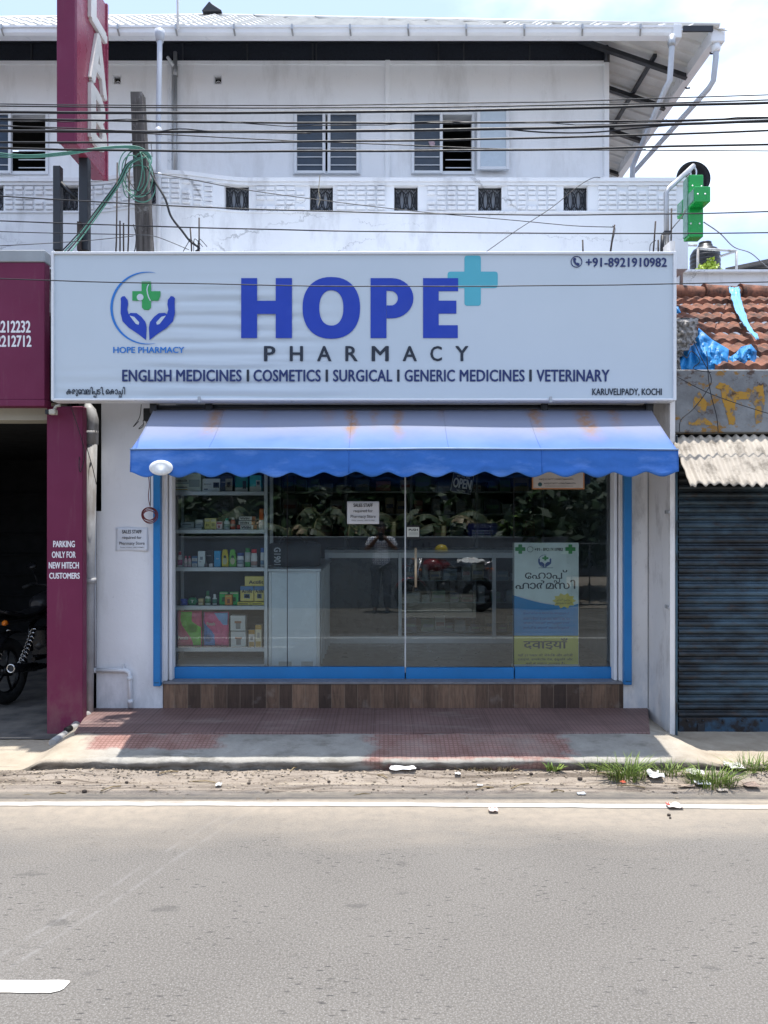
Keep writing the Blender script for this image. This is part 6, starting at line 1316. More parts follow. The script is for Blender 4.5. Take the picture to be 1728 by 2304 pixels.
MB().tube([(gx0 + .08 + .025 * math.cos(a), yl + .06, zc1 + .045 + .045 * math.sin(a)) for a in [i * math.pi / 8 for i in range(16)]], .007, 6, closed=True).build('hook', MA['chrome'], t)
t = thing('steel_arm', 'bent galvanised pipe arm rising behind the sign to carry the green cross', 'bracket', P(1500, 580, 6.3)); MB().tube([P(1500, 600, 6.3), P(1499, 434, 6.3), P(1503, 426, 6.3), (gx0 + .08, yl + .06, zc1 + .10)], .021, 10).build('pipe_arm', MA['steel'], t)
MB().box(X(1494, 6.28), X(1508, 6.28), 6.27, 6.34, Z(527, 6.28), Z(520, 6.28)).build('clamp', MA['black'], t); MB().tube(catm([P(1508, 520, 6.3), P(1520, 505, 6.3), P(1535, 487, 6.35), P(1543, 470, 6.4)]), .004, 5).build('feed_wire', MA['cable'], t); MB().tube([P(1491, 530, 6.27), P(1489, 575, 6.27)], .016, 8).build('cable_bundle', MA['cable'], t)
Yd = 8.3; t = thing('satellite_dish', 'round black satellite dish standing on the balcony behind the green cross', 'satellite dish', P(1557, 405, Yd))
rD = 38 * Yd / F; m = MB(); m.lathe([(.0, .10), (rD * .5, .07), (rD * .85, .02), (rD, -.03), (rD, -.045), (rD * .84, .005), (rD * .5, .055), (0.0, .085)], (0, 0, 0), 36, axis='y')
for v in m.v: v.x += X(1557, Yd); v.y += Yd; v.z += Z(405, Yd)
m.build('dish', mk('dish_black', (.02, .022, .026), .55, .1, 5), t); ptext('INU', 1540, 1556, 392, 400, Yd - .0, MA['letter'], t, th=.004); MB().tube([(X(1557, Yd), Yd + .1, Z(405, Yd)), (X(1557, Yd), Yd + .3, Z(440, Yd)), (X(1557, Yd), Yd + .3, 4.3)], .02, 8).build('mast', MA['steel'], t)
# ---------------------------------------------------------------- old pole and overhead lines
Yo = 6.42
t = thing('stub_pole', 'weathered leaning timber pole stub rising behind the sign with green cable coils', 'pole', P(322, 575, Yo))
m = MB(); a, b = P(326, 620, Yo), P(306, 206, Yo); n_ = 14
pts = [a.lerp(b, i / n_) + Vector((.006 * nz(i * .6), .0, 0)) for i in range(n_ + 1)]
for i in range(n_):
    w0, w1 = (.064 - .016 * i / n_), (.064 - .016 * (i + 1) / n_); p, q = pts[i], pts[i + 1]
    v = [p + Vector((-w0, 0, 0)), p + Vector((w0, 0, 0)), p + Vector((w0, .1, 0)), p + Vector((-w0, .1, 0)), q + Vector((-w1, 0, 0)), q + Vector((w1, 0, 0)), q + Vector((w1, .1, 0)), q + Vector((-w1, .1, 0))]
    m.add(v, [(0, 1, 5, 4), (1, 2, 6, 5), (2, 3, 7, 6), (3, 0, 4, 7)] + ([(3, 2, 1, 0)] if i == 0 else []) + ([(4, 5, 6, 7)] if i == n_ - 1 else []))
def bark():
    n = NT('weathered_timber'); c = n.mix(n.rng(n.noise(1, 6, .65, n.map((26, 26, 2.5))), .32, .68), (.045, .04, .038), (.17, .155, .145)); c = n.mix(n.rng(n.noise(9, 6, .7), .6, .72), c, (.30, .29, .28)); n.bump(n.noise(1, 6, .7, n.map((30, 30, 5))), .7, .02); return n.fin(c, .9, 0, .15)
m.build('timber', bark(), t, recalc=False)
MB().tube([P(294, 318, Yo - .01), P(340, 322, Yo - .01), P(342, 352, Yo - .01), P(300, 352, Yo - .01)], .006, 5).build('tie_wire', MA['cable'], t)
gw = mk('green_cable', (.09, .26, .19), .45, .2, 8); 
def wire(pts, r, label, mat='cable', name='overhead_cable', group=None, k=8):
    return tag(MB().tube(catm(pts, k), r, 6).build(name, MA[mat] if isinstance(mat, str) else mat, None), label, 'cable', group)
rn = random.Random(4)
for i in range(6):
    cx, cy = 304 + rn.uniform(-10, 14), 402 + rn.uniform(-16, 18); rx, ry = rn.uniform(16, 38), rn.uniform(38, 58); ph = rn.uniform(0, 6); tl = rn.uniform(-.5, .3)
    pts = [P(cx + rx * math.cos(a) * math.cos(tl) - ry * math.sin(a) * math.sin(tl), cy + rx * math.cos(a) * math.sin(tl) + ry * math.sin(a) * math.cos(tl), Yo - .06 + .05 * math.sin(a + ph)) for a in [j * math.pi / 14 for j in range(28)]]
    tag(MB().tube(pts, .0045, 5, closed=True).build('cable_coil', gw if i != 4 else MA['cable'], None), 'loop of green cable in the coil hung on the timber pole' if i != 4 else 'loop of black cable in the coil hung on the timber pole', 'cable coil', 'green cable loops on the pole' if i != 4 else None)
for i in range(3):
    wire([P(-40, 340 + 5 * i, 6.0), P(60, 349 + 3 * i, 6.05), P(150, 342 + 3 * i, 6.05), P(245, 330 + 2 * i, 6.2), P(310, 330 + 3 * i, 6.33), P(340, 352 + 4 * i, 6.34), P(335, 375, 6.3)], .0045, 'slack green cable running along the row of shops to the timber pole', gw, 'green_cable', 'green cables to the timber pole')
for i in range(4):
    wire([P(318 + 4 * i, 352, 6.33), P(285 + 3 * i, 370, 6.32), P(262 + 3 * i, 412, 6.3), P(215 + 4 * i, 475, 6.28), P(172 + 5 * i, 530, 6.2), P(138 + 7 * i, 566, 6.1)], .005, 'cable slanting down from the timber pole to the maroon fascia' if i else 'black cable slanting down from the timber pole to the maroon fascia', gw if i % 2 else 'cable', 'slanting_cable', 'cables slanting down from the pole' if i else None)
wire([P(332, 375, 6.36), P(350, 410, 6.33), P(372, 448, 6.3), P(385, 487, 6.3), P(410, 520, 6.3), P(428, 543, 6.3), P(448, 558, 6.3), P(440, 566, 6.3)], .009, 'thick black cable curling from the timber pole down behind the sign', 'cable', 'pole_cable')
for a, b in ((428, 412), (440, 436), (450, 444)): wire([P(b, 566, 6.29), P(a - 4, 545, 6.29), P(a, 538, 6.29), P(a + 16, 555, 6.29)], .003, 'thin loose wire knotted around the support rods behind the sign', 'cable', 'loose_wire', 'loose wires at the support rods')
wire([P(300, 505, 6.36), P(306, 530, 6.34), P(304, 560, 6.34), P(299, 570, 6.34)], .004, 'thin wire hanging along the foot of the timber pole', 'cable', 'loose_wire')
# the main lines: (y at photo left, middle, right, radius, depth)
lines = [(234, 235, 213, .0035, 5.10, 'topmost thin overhead line crossing the upper wall'), (238, 242, 225, .0045, 5.18, 'second thin overhead line below the topmost one'), (252, 251, 231, .0085, 5.14, 'thick overhead cable above the upper windows, first of the thick ones'), (267, 277, 266, .0065, 5.20, 'overhead cable crossing the upper part of the window panes'), (294, 294, 272, .009, 5.12, 'thickest overhead cable crossing the middle of the upper windows'), (320, 317, 294, .0065, 5.16, 'overhead cable crossing the lower window panes'), (334, 340, 324, .007, 5.22, 'lowest of the thick overhead cables, above the balcony parapet'), (441, 479, 477, .0042, 5.26, 'thin line crossing just under the balcony grilles'), (497, 521, 524, .0042, 5.30, 'thin line crossing the plain parapet wall above the sign'), (627, 644, 634, .0036, 5.00, 'thin line passing in front of the sign letters')]
def span(a, m_, b, Y, x0=-6.5, x1=6.5):
    # a hanging line through three photo heights at X of the photo's left edge, centre and right edge
    xa, xb = X(0, Y), X(1728, Y); za, zm, zb = Z(a, Y), Z(m_, Y), Z(b, Y); xm = X(864, Y); pts = []
    for i in range(61):
        x = x0 + (x1 - x0) * i / 60
        l0 = (x - xm) * (x - xb) / ((xa - xm) * (xa - xb)); l1 = (x - xa) * (x - xb) / ((xm - xa) * (xm - xb)); l2 = (x - xa) * (x - xm) / ((xb - xa) * (xb - xm))
        pts.append((x, Y, za * l0 + zm * l1 + zb * l2 + .006 * nz(x * 1.3, a)))
    return pts
for a, m_, b, r, Y, lb in lines:
    tag(MB().tube(span(a, m_, b, Y), r, 6).build('overhead_cable', MA['cable'], None), lb, 'cable')
m = MB(); pts = span(268, 279, 268, 5.2); tag(MB().tube([(p[0], p[1] + .014 * math.cos(p[0] * 9), p[2] + .012 * math.sin(p[0] * 3.1)) for p in pts], .003, 5).build('lashed_cable', MA['cable'], None), 'thin line lashed loosely along the cable over the window panes', 'cable')
wire([P(-60, 276, 5.3), P(120, 290, 5.3), P(400, 304, 5.32), P(640, 316, 5.32), P(900, 326, 5.3), P(1160, 336, 5.28), P(1440, 338, 5.26), P(1800, 340, 5.26)], .0035, 'thin line slanting gently down across the other overhead cables')
wire([P(-60, 282, 5.08), P(150, 288, 5.08), P(330, 297, 5.1), P(405, 290, 5.1), P(500, 297, 5.1), P(700, 300, 5.1)], .0035, 'thin slack line sagging beside the thick cable near the projecting sign')
wire([P(1100, 288, 5.12), P(1140, 291, 5.12), P(1230, 298, 5.13), P(1330, 298, 5.13), P(1440, 288, 5.12), P(1560, 279, 5.12), P(1800, 273, 5.12)], .0045, 'slack line sagging under the thick cable by the roof overhang')
wire([P(-60, 519, 5.35), P(100, 524, 5.35), P(300, 528, 5.35), P(345, 531, 6.25), P(385, 545, 6.26), P(425, 562, 6.28)], .003, 'thin line from the row of shops ending at the support rods')
wire([P(-60, 556, 5.4), P(80, 549, 5.5), P(200, 541, 5.9), P(300, 531, 6.3)], .0028, 'thin pale line rising toward the foot of the timber pole')
wire([P(338, 388, 6.36), P(420, 402, 6.5), P(560, 428, 6.8), P(760, 455, 6.9), P(960, 478, 6.95), P(1160, 496, 7.0), P(1290, 508, 7.0), P(1380, 511, 6.35)], .0035, 'thin wire sagging along the parapet from the pole to a support rod')
wire([P(1092, 568, 6.28), P(1160, 520, 6.6), P(1240, 468, 6.9), P(1300, 420, 7.0), P(1335, 400, 7.1), P(1356, 401, 7.2)], .0032, 'thin wire rising steeply from the sign top across the last grille')
wire([P(1378, 508, 6.3), P(1384, 516, 6.3), P(1378, 545, 6.3), P(1374, 575, 6.3)], .003, 'thin wire hanging down one support rod near the phone number', 'cable', 'loose_wire')
wire([P(1462, 566, 6.3), P(1463, 552, 6.3), P(1468, 545, 6.3), P(1476, 541, 6.3)], .003, 'short wire curving up to the support rods beside the steel arm', 'cable', 'loose_wire')
wire([P(1584, 500, 6.7), P(1620, 525, 7.5), P(1652, 556, 8.5), P(1690, 570, 9.), P(1728, 602, 9.5), P(1790, 640, 10)], .006, 'pale grey cable running from the green cross out past the water tank', mk('grey_cable', (.32, .33, .35), .6, .2, 6))
wire([P(720, 395, 6.98), P(717, 430, 6.97), P(720, 447, 6.97), P(716, 462, 6.97)], .004, 'short knotted string hanging over the second parapet grille', mk('tan_string', (.34, .30, .22), .8, .2, 9), 'string')

# ---------------------------------------------------------------- weeds, litter, leaf debris along the verge
def tuft(px, py, r, n, hgt, label, seed, mat='grass', name='weed_tuft', wide=.005):
    Y = F * (H - .02) / (py - CY); c = Vector((X(px, Y), Y, verge_z(X(px, Y), Y) if Y < 5.45 else .0)); rq = random.Random(seed); m = MB()
    for i in range(n):
        a = rq.uniform(0, 6.283); rr = r * rq.random() ** .6; b = c + Vector((rr * math.cos(a), rr * .45 * math.sin(a), -.005)); l = hgt * rq.uniform(.5, 1.15); a2 = a + rq.uniform(-.9, .9); lean = rq.uniform(.15, 1.25); d = Vector((math.cos(a2), math.sin(a2) * .7, 0)); s = Vector((-d.y, d.x, 0)) * wide * rq.uniform(.5, 1.1)
        p = [b + d * (lean * l * t * t) + Vector((0, 0, l * (t - .35 * lean * t * t))) for t in (0, .4, .75, 1)]
        m.add([p[0] - s, p[0] + s, p[1] + s * .9, p[1] - s * .9, p[2] + s * .6, p[2] - s * .6, p[3]], [(0, 1, 2, 3), (3, 2, 4, 5), (5, 4, 6)])
    o = m.build(name, MA[mat], None, recalc=False); return tag(o, label, 'weed')
tuft(1412, 1752, .13, 150, .20, 'tall tuft of green grass growing from the kerb gutter, nearest the porch corner', 1); tuft(1350, 1738, .10, 60, .11, 'low spreading tuft of grass where the kerb begins to break up', 2); tuft(1508, 1744, .10, 60, .12, 'small thin tuft of grass between two taller ones', 3); tuft(1600, 1765, .17, 190, .17, 'wide low tuft of grass before the torn paper bags', 4); tuft(1690, 1737, .16, 140, .15, 'bushy tuft of grass against the kerb by the dark shutter', 5); tuft(1245, 1740, .05, 36, .07, 'tiny tuft of weeds growing at the kerb foot alone', 6, wide=.012); tuft(1060, 1735, .12, 60, .05, 'creeping dry weeds under the tiled kerb edge', 7, 'dry', wide=.01); tuft(1120, 1736, .12, 50, .05, 'creeping brown weeds beside the tiny green tuft', 12, 'dry', wide=.01); tuft(172, 1662, .10, 50, .05, 'heap of dead leaves beside the broken pipe at the pillar foot', 8, 'dry', name='leaf_heap', wide=.016); tuft(118, 1650, .08, 30, .05, 'small green weeds at the foot of the maroon pillar', 9, wide=.01); tuft(1508, 1632, .02, 16, .05, 'pale green sprig growing in the corner of the dark shutter frame', 10, wide=.009)
# broken pipe lying at the pillar foot
t = thing('broken_pipe', 'broken grey pipe lying from the drain down past the pillar foot', 'pipe', P(160, 1648, 6.2)); MB().tube([(X(198, 6.42), 6.42, .16), (X(150, 6.12), 6.12, .085), (X(118, 5.95), 5.95, .06)], .034, 12).build('pipe_length', MA['pipeold'], t); MB().tube([(X(162, 6.17), 6.15, .125), (X(153, 6.14), 6.10, .118)], .024, 10).build('break_hole', MA['dark'], t)
def scrap(px, py, w, h, col, label, seed, lift=.012, cat='litter', name='paper_scrap', mat=None):
    Y = F * (H - .012) / (py - CY); c = Vector((X(px, Y), Y, (verge_z(X(px, Y), Y) if 4.97 < Y < 5.46 else 0.0) + lift)); m = MB(); rq = random.Random(seed); k = Y / F
    def fn(u, v): return c + Vector(((u - .5) * w * k * (1 - .3 * abs(v - .5)), (v - .5) * h * k * 2.2, .35 * h * k * (nz(u * 2.3 + seed, v * 2.3) + .35 * nz(u * 6, v * 6, seed)) + .22 * h * k))
    m.grid(fn, 10, 8); return tag(m.build(name, mat or pm(col, .6), None, solid=.0012), label, cat)
scrap(906, 1743, 62, 10, (.72, .72, .72), 'white foam strip lying in the dirt below the tiled kerb', 1, name='foam_strip', lift=.01)
scrap(1110, 1823, 22, 10, (.62, .50, .46), 'small crumpled pinkish wrapper lying by the white road line', 2, name='wrapper'); scrap(1518, 1814, 36, 12, (.70, .62, .58), 'crumpled white and red wrapper lying on the white road line', 3, name='wrapper'); scrap(1503, 1812, 8, 6, (.5, .08, .06), 'red torn end of the wrapper on the white line', 31, lift=.018)
scrap(1474, 1752, 34, 20, (.66, .66, .64), 'white torn paper cup leaning in the tall grass', 4, name='paper_cup', lift=.02); scrap(1580, 1768, 34, 12, (.72, .74, .76), 'white plastic scrap lying between the grass tufts', 5, name='plastic_bag', lift=.015); scrap(1565, 1752, 38, 16, (.60, .58, .54), 'grey paper bag caught in the wide grass tuft', 6, name='paper_bag', lift=.03); scrap(1652, 1740, 40, 20, (.66, .64, .58), 'cream paper sheet crumpled against the kerb by the grass', 7, name='paper_sheet', lift=.03); scrap(1690, 1772, 34, 14, (.34, .25, .20), 'brown cardboard piece in the dirt near the road edge', 8, name='cardboard_piece'); scrap(1308, 1784, 20, 6, (.70, .70, .68), 'small white scrap in the dirt near the road', 9); scrap(492, 1770, 14, 8, (.62, .62, .60), 'small pale stone coloured scrap in the dirt before the kerb patch', 10); scrap(1030, 1748, 14, 6, (.6, .58, .55), 'little white scrap beside the creeping dry weeds', 11); scrap(1080, 1770, 14, 4, (.58, .56, .52), 'little pale scrap in the middle of the dirt strip', 12); scrap(1402, 1765, 12, 8, (.42, .08, .04), 'little red scrap under the tall grass', 13, lift=.02); scrap(1545, 1772, 36, 8, (.44, .34, .26), 'tan cardboard strip lying before the grass', 14, name='cardboard_piece'); scrap(1625, 1778, 26, 6, (.52, .44, .36), 'dusty tan paper strip at the end of the wide grass tuft', 15)
rq = random.Random(9)
for i, (px, py, l, a) in enumerate(((380, 1752, 40, 10), (460, 1762, 70, -6), (130, 1787, 36, 4), (250, 1780, 40, 30), (345, 1785, 18, -2), (815, 1788, 38, 8), (660, 1745, 22, 60), (1090, 1780, 44, 12), (1170, 1776, 50, 25), (1360, 1753, 36, -24), (1420, 1776, 60, -10), (1255, 1783, 30, 4), (60, 1789, 40, 0), (860, 1755, 26, -30))):
    Y = F * H / (py - CY); k = Y / F; x = X(px, Y); d = Vector((math.cos(R(a)), math.sin(R(a)) * 1.5, 0)) * l * k / 2; z = verge_z(x, Y) + .008
    tag(MB().tube([Vector((x, Y, z)) - d, Vector((x, Y, z + .008)) + d * .1 + Vector((0, .008, 0)), Vector((x, Y, z)) + d], .004, 5).build('twig', MA['dry'], None), 'thin dry twig lying on the dirt verge', 'twig', 'dry twigs on the dirt verge')
for i, (px, py, s) in enumerate(((131, 1765, 14), (190, 1784, 12), (1305, 1758, 12), (1505, 1836, 9), (1508, 1842, 6), (1250, 1780, 10), (285, 1766, 9), (1680, 1791, 7), (740, 1762, 8), (560, 1768, 9), (420, 1722, 8), (1195, 1752, 9))):
    Y = F * H / (py - CY); k = Y / F; x = X(px, Y); m = MB(); m.lathe([(.001, 0), (s * k * .5, s * k * .12), (s * k * .45, s * k * .4), (.001, s * k * .55)], (x, Y, (verge_z(x, Y) if Y > 4.97 else 0) + .002), 8, sx=1 + .3 * nz(i * 3.), sy=.8); tag(m.build('stone', mk('dark_stone', (.07, .055, .045), .9, .3, 30) if i == 0 else bpy.data.materials['dark_stone'], None), 'small dark stone lying at the dusty road edge', 'stone', 'dark stones at the road edge')
m = MB(); rq = random.Random(21)
for i in range(2800):
    x = rq.uniform(-3.4, 3.6); y = rq.gauss(5.37, .05) if rq.random() < .6 else rq.gauss(5.2, .12)
    if not 4.93 < y < front_edge(x) + .03: continue
    s = .003 + .009 * rq.random() ** 2.5; z = verge_z(x, y) if y > 4.97 else 0; a = rq.uniform(0, 3); d = Vector((math.cos(a) * s * rq.uniform(.7, 2.2), math.sin(a) * s, rq.uniform(-.2, .4) * s)); e = Vector((-math.sin(a) * s, math.cos(a) * s, rq.uniform(0, .5) * s)); c = Vector((x, y, z + s * .35))
    m.add([c - d, c - e, c + d, c + e, c + Vector((0, 0, s * .5))], [(0, 1, 4), (1, 2, 4), (2, 3, 4), (3, 0, 4)])
stuff(m.build('leaf_debris', leaf_mat('verge_debris', (.045, .032, .022), (.36, .29, .21)), None, recalc=False), 'leaf debris and grit scattered along the dirt verge', 'debris')

# ---------------------------------------------------------------- across the road: what the glass reflects
YWl = -1.05
cw = thing('compound_wall', 'long grey plastered compound wall across the road, mirrored in the shop glass', 'wall', (0, YWl, 0)); MB().box(-9, 3.45, YWl - .18, YWl, -.05, 1.34).build('wall', plaster('grey_compound_wall', (.20, .22, .235), (.28, .30, .31), (.12, .12, .12), .6), cw); MB().box(-9.02, 3.47, YWl - .2, YWl + .02, 1.3401, 1.38).build('coping', bpy.data.materials['grey_compound_wall'], cw)
gt_ = thing('iron_gate', 'black iron gate with chevron bars across the road, mirrored in the glass', 'gate', (4.6, YWl, 0))
m = MB(); m.tube([(3.55, YWl, .1), (5.6, YWl, .1), (5.6, YWl, 1.25), (3.55, YWl, 1.25)], .02, 6, closed=True); m.tube([(3.55, YWl, .65), (5.6, YWl, .65)], .014, 6); m.build('gate_frame', MA['black'], gt_)
for i in range(7):
    x = 3.55 + i * .34; m = MB(); m.tube([(x, YWl, .1), (x, YWl, 1.25)], .012, 6)
    if i < 6:
        for z in (.2, .75): m.tube([(x, YWl, z + .3), (x + .17, YWl, z), (x + .34, YWl, z + .3)], .011, 6)
    m.build('chevron_bar', MA['black'], gt_)
bd = thing('blue_board', 'dark blue painted board on posts above the compound wall, mirrored in the glass', 'board', (1.7, YWl - .4, 0)); bx0, bx1, bz0, bz1 = X(1058, 14.6), X(1126, 14.6), Z(1214, 14.6), Z(1178, 14.6)
MB().box(bx0, bx1, YWl - .46, YWl - .44, bz0, bz1).build('board_panel', pm((.02, .03, .12)), bd)
for x in (bx0 + .06, bx1 - .06): MB().tube([(x, YWl - .48, 0), (x, YWl - .48, bz1 - .02)], .02, 6).build('post', MA['black'], bd)
def far_text(s, x0, x1, z0, z1, y, mat, par):
    o = text(s, -x1, -x0, z0, z1, -y, mat, None, offset=.02)     # built facing the other way, then turned to face the shop
    me = o.data; off = o.location.copy()
    for v in me.vertices: w = v.co + off; v.co = Vector((-w.x, -w.y, w.z)) - WL[par.name]
    o.location = (0, 0, 0); o.parent = par; return o
wb = pm((.5, .52, .58)); hgt = bz1 - bz0
far_text('Dr.LILU.T.N', bx0 + .12, bx1 - .1, bz1 - hgt * .28, bz1 - hgt * .08, YWl - .437, wb, bd)
for k in range(3): MB().box(bx0 + .08, bx1 - .08, YWl - .4399, YWl - .437, bz1 - hgt * (.52 + .15 * k), bz1 - hgt * (.46 + .15 * k)).build('text_line', wb, bd)
# banana plants and shrubs behind that wall
def banana(x, y, seed, hgt, label):
    rq = random.Random(seed); t = thing('banana_plant', label, 'banana plant', (x, y, 0)); MB().tube([(x, y, 0), (x + .03, y, hgt * .5), (x + .05, y, hgt * .75)], [.09, .075, .05], 10).build('stem', mk('banana_stem', (.20, .20, .09), .6, .25, 5) if 'banana_stem' not in bpy.data.materials else bpy.data.materials['banana_stem'], t)
    for i in range(9):
        a = rq.uniform(0, 6.283); l = rq.uniform(.55, 1.0); base = Vector((x + .05, y, hgt * rq.uniform(.68, .78))); d = Vector((math.cos(a), math.sin(a) * .6, 0)); up = rq.uniform(.4, 1.1); m = MB(); side = Vector((-d.y, d.x, 0)).normalized()
        def rib(t_): return base + d * (l * t_) + Vector((0, 0, l * (up * t_ - (.55 + up * .55) * t_ * t_)))
        for sd in (-1, 1):
            for j in range(11):
                if rq.random() < .12: continue
                t0, t1 = .14 + .86 * j / 11, .14 + .86 * (j + .93) / 11; w0, w1 = .12 * math.sin(math.pi * min(.98, t0)) ** .6, .12 * math.sin(math.pi * min(.98, t1)) ** .6; dr = Vector((0, 0, -.05 - .10 * rq.random()))
                m.add([rib(t0), rib(t1), rib(t1) + side * sd * w1 + dr, rib(t0) + side * sd * w0 + dr], [(0, 1, 2, 3)])
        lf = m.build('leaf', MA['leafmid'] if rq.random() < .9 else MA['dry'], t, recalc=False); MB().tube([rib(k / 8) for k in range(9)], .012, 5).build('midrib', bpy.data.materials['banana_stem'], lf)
for i, (x, y, h) in enumerate(((-1.9, -1.7, 2.0), (-1.35, -2.1, 2.3), (-.7, -1.8, 1.9), (.15, -2.2, 2.2), (1.15, -1.9, 2.1), (2.1, -2.2, 2.2), (-2.7, -2.0, 2.2))):
    banana(x, y, 30 + i, h, 'banana plant with torn leaves behind the compound wall, ' + ('third from the gate end', 'tallest of the row', 'shortest of the row', 'standing behind the photographer', 'behind the blue board', 'nearest the gate', 'farthest from the gate')[i])
for i, (x, y, r) in enumerate(((2.6, -1.6, .45), (3.1, -2.3, .6))):
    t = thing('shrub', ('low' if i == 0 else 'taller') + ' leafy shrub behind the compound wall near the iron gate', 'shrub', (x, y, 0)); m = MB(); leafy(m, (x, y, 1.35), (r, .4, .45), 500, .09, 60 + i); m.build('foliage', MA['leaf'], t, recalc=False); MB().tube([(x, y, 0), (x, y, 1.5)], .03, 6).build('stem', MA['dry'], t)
def big_tree(x, y, hgt, r, seed, label):
    t = thing('shade_tree', label, 'tree', (x, y, 0)); rq = random.Random(seed); m = MB(); m.tube([(x, y, 0), (x + .1, y, hgt * .3), (x, y, hgt * .55)], [.22, .17, .09], 10)
    for k in range(5): a = rq.uniform(0, 6.28); m.tube([(x + .05, y, hgt * .35), (x + r * .5 * math.cos(a), y + r * .5 * math.sin(a), hgt * .55), (x + r * .8 * math.cos(a), y + r * .8 * math.sin(a), hgt * .75)], [.08, .05, .02], 6)
    m.build('trunk', bark() if 'weathered_timber.001' not in bpy.data.materials else bpy.data.materials['weathered_timber.001'], t); m = MB()
    for k in range(16): c = Vector((x + rq.gauss(0, r * .5), y + rq.gauss(0, r * .4), hgt * rq.uniform(.3, .92))); leafy(m, c, (r * .5, r * .5, r * .38), 260, .17, seed * 20 + k)
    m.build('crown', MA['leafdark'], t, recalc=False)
for i, (x, y, h, r, lb) in enumerate(((-6.5, -4.6, 3.5, 1.8, 'broad dark tree across the road beyond the parking bay side'), (-3.2, -4.1, 3.3, 1.7, 'dark tree across the road opposite the display shelf'), (-.2, -4.4, 3.6, 1.7, 'tall dark tree across the road opposite the glass door'), (2.9, -4.1, 3.3, 1.7, 'dark tree across the road opposite the roll-up poster'), (6.2, -4.6, 3.5, 1.8, 'broad dark tree across the road beyond the iron gate'))): big_tree(x, y, h, r, 5 + i, lb)
ho = thing('opposite_house', 'dim grey house behind the trees across the road', 'house', (0, -10, 0)); MB().box(-9, 9, -12, -9.2, 0, 3.6).build('wall', mk('dim_house_wall', (.10, .11, .12), .8, .2, 2), ho); MB().box(-9.3, 9.3, -12.2, -8.9, 3.6, 3.8).build('roof', MA['clay'], ho)
# parked motorcycle mirrored in the glass, with a white cover on its seat
motorcycle('red tanked motorcycle parked across the road, mirrored in the shop glass', mk('red_tank', (.20, .012, .015), .2, .05, 5), (1.75, -.62, .02), 82)
m = MB(); m.grid(lambda u, v: (1.34 + .42 * (u - .5) * 1.2 + .25, -.60 + .34 * (v - .5), 0.935 + .07 * math.cos((u - .5) * 3) * math.cos((v - .5) * 3) + .05 * nz(u * 5, v * 5) + .02 * nz(u * 14, v * 14)), 20, 16); tag(m.build('white_cover', MA['litter'], None, solid=.004), 'crumpled white plastic cover lying on the seat of the mirrored motorcycle', 'cover')
t = thing('yellow_helmet', 'yellow helmet resting on the tank of the mirrored motorcycle', 'helmet', (1.0, -.55, 1.06)); m = MB(); m.lathe([(.10, 0), (.125, .05), (.12, .12), (.08, .18), (.0, .2)], (1.05, -.58, 1.06), 18); m.build('shell', pm((.55, .40, .04), .3), t); MB().lathe([(.128, .03), (.129, .045), (.128, .06)], (1.05, -.58, 1.06), 18).build('trim', MA['black_pl'], t)

# ---------------------------------------------------------------- the photographer, seen only as a reflection
def skin(name, verts, edges, radii, mat, parent, sub=2, root=0, smooth=True):
    me = bpy.data.meshes.new(name); o0 = WL[parent.name] if parent else Vector((0, 0, 0)); me.from_pydata([Vector(v) - o0 for v in verts], edges, []); o = bpy.data.objects.new(name, me); C.objects.link(o)
    if parent: o.parent = parent
    md = o.modifiers.new('skin', 'SKIN'); md.use_smooth_shade = True
    sv = me.skin_vertices[0].data
    for i, r in enumerate(radii): sv[i].radius = r if isinstance(r, tuple) else (r, r); sv[i].use_root = (i == root)
    s = o.modifiers.new('sub', 'SUBSURF'); s.levels = s.render_levels = sub; me.materials.append(mat); return o
px0_ = -.05; yb0 = -.52
skn = mk('brown_skin', (.20, .105, .065), .5, .1, 9); trs = mk('dark_trousers', (.10, .11, .135), .8, .15, 9)
def check():
    n = NT('checked_shirt'); p = n.xyz(); w = lambda s, k: n.rng(n.math('FRACT', n.math('MULTIPLY', s, k)), .76, .80)
    c = n.mix(n.math('MAXIMUM', w(p[0], 24), w(p[2], 24)), (.86, .86, .88), (.10, .11, .18)); return n.fin(c, .8)
pe = thing('person', 'person in a checked shirt and dark trousers raising a phone across the road', 'person', (px0_, yb0, .02)); z0 = .02
def J(x, y, z): return (px0_ + x, yb0 + y, z0 + z)
V = [J(0, 0, .98), J(0, -.01, 1.18), J(0, -.01, 1.33), J(0, .0, 1.40), J(0, .015, 1.47), J(0, .035, 1.53), J(0, .03, 1.60)]
Rr = [(.13, .09), (.13, .09), (.12, .08), .055, .062, .083, .062]; Ed = [(0, 1), (1, 2), (2, 3), (3, 4), (4, 5), (5, 6)]
for s in (-1, 1):
    k = len(V); V += [J(s * .19, -.01, 1.33), J(s * .27, .06, 1.12), J(s * .10, .26, 1.33), J(s * .065, .30, 1.37), J(s * .10, 0, .90), J(s * .105, .01, .50), J(s * .11, -.02, .09), J(s * .115, .11, .045)]
    Rr += [.058, .045, .032, (.03, .022), .085, .058, .04, (.042, .032)]; Ed += [(2, k), (k, k + 1), (k + 1, k + 2), (k + 2, k + 3), (0, k + 4), (k + 4, k + 5), (k + 5, k + 6), (k + 6, k + 7)]
    for j in range(4):
        kk = len(V); V += [J(s * (.056 - .002 * j), .315, 1.392 - .017 * j), J(s * (.034 - .002 * j), .335, 1.395 - .017 * j), J(s * (.014 + .003 * j), .328, 1.396 - .017 * j)]; Rr += [.0095, .009, .008]; Ed += [(k + 3, kk), (kk, kk + 1), (kk + 1, kk + 2)]
    kk = len(V); V += [J(s * .052, .285, 1.392), J(s * .03, .285, 1.40)]; Rr += [.011, .0095]; Ed += [(k + 3, kk), (kk, kk + 1)]
body = skin('body', V, Ed, Rr, skn, pe)
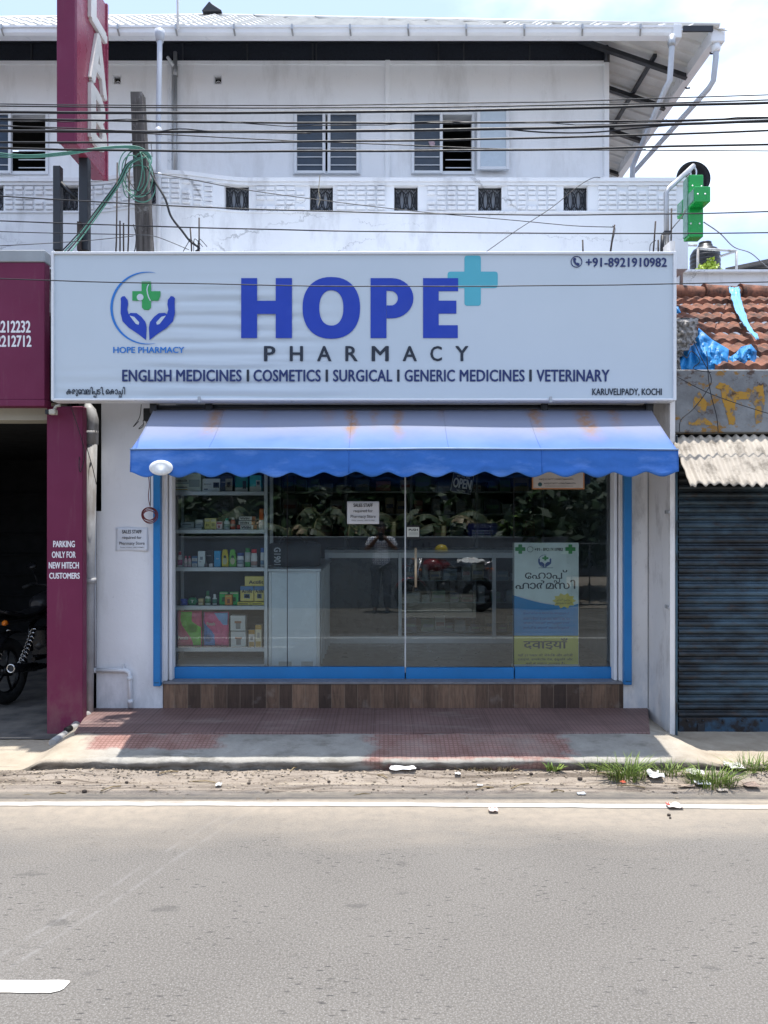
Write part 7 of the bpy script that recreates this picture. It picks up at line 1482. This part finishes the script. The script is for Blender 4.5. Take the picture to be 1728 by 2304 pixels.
Vs = [J(0, 0, .76), J(0, -.01, 1.0), J(0, -.01, 1.22), J(0, -.01, 1.345), J(0, 0, 1.385)]; Rs = [(.19, .14), (.18, .135), (.165, .115), (.13, .085), (.075, .065)]; Es = [(0, 1), (1, 2), (2, 3), (3, 4)]
for s in (-1, 1): k = len(Vs); Vs += [J(s * .195, -.01, 1.325), J(s * .255, .04, 1.17)]; Rs += [.078, .066]; Es += [(3, k), (k, k + 1)]
skin('shirt', Vs, Es, Rs, check(), pe)
Vt = [J(0, 0, 1.0)]; Rt = [(.165, .12)]; Et = []
for s in (-1, 1): k = len(Vt); Vt += [J(s * .095, 0, .82), J(s * .105, .015, .48), J(s * .112, -.015, .05)]; Rt += [.105, .082, .07]; Et += [(0, k), (k, k + 1), (k + 1, k + 2)]
skin('trousers', Vt, Et, Rt, trs, pe)
hm = MB(); hm.grid(lambda u, v: J(.088 * math.cos(u * 6.2832) * math.cos(v * 1.5), .012 + .10 * math.sin(u * 6.2832) * math.cos(v * 1.5) - .012, 1.565 + .09 * math.sin(v * 1.5) - (.05 if math.sin(u * 6.2832) < .2 else 0) * (1 - v)), 24, 8); hm.build('hair', mk('black_hair', (.012, .011, .011), .6, .3, 40), pe)
fm = MB(); fm.lathe([(.012, 0), (.008, .022), (.003, .03)], J(0, .112, 1.52), 8, axis='y'); fm.build('nose', skn, pe)
for s in (-1, 1):
    MB().lathe([(.0, -.006), (.011, -.002), (.011, .003), (0, .006)], J(s * .03, .108, 1.545), 10, axis='y').build('eye', pm((.4, .38, .36)), pe); MB().lathe([(.0, -.012), (.025, -.008), (.028, .006), (.0, .012)], J(s * .084, .03, 1.53), 10, axis='x').build('ear', skn, pe)
    MB().lathe([(.05, .0), (.055, .02), (.04, .05), (.0, .06)], J(s * .113, .04, .0), 12, sy=2.2).build('shoe', MA['black_pl'], pe)
MB().box(px0_ - .022, px0_ + .022, yb0 + .107, yb0 + .112, z0 + 1.493, z0 + 1.499).build('mouth', pm((.2, .06, .05)), pe)
tag(MB().box(px0_ - .04, px0_ + .04, yb0 + .336, yb0 + .345, z0 + 1.32, z0 + 1.47).build('phone', MA['black_pl'], None, bevel=.004), 'black phone held up in both hands by the person across the road', 'phone')
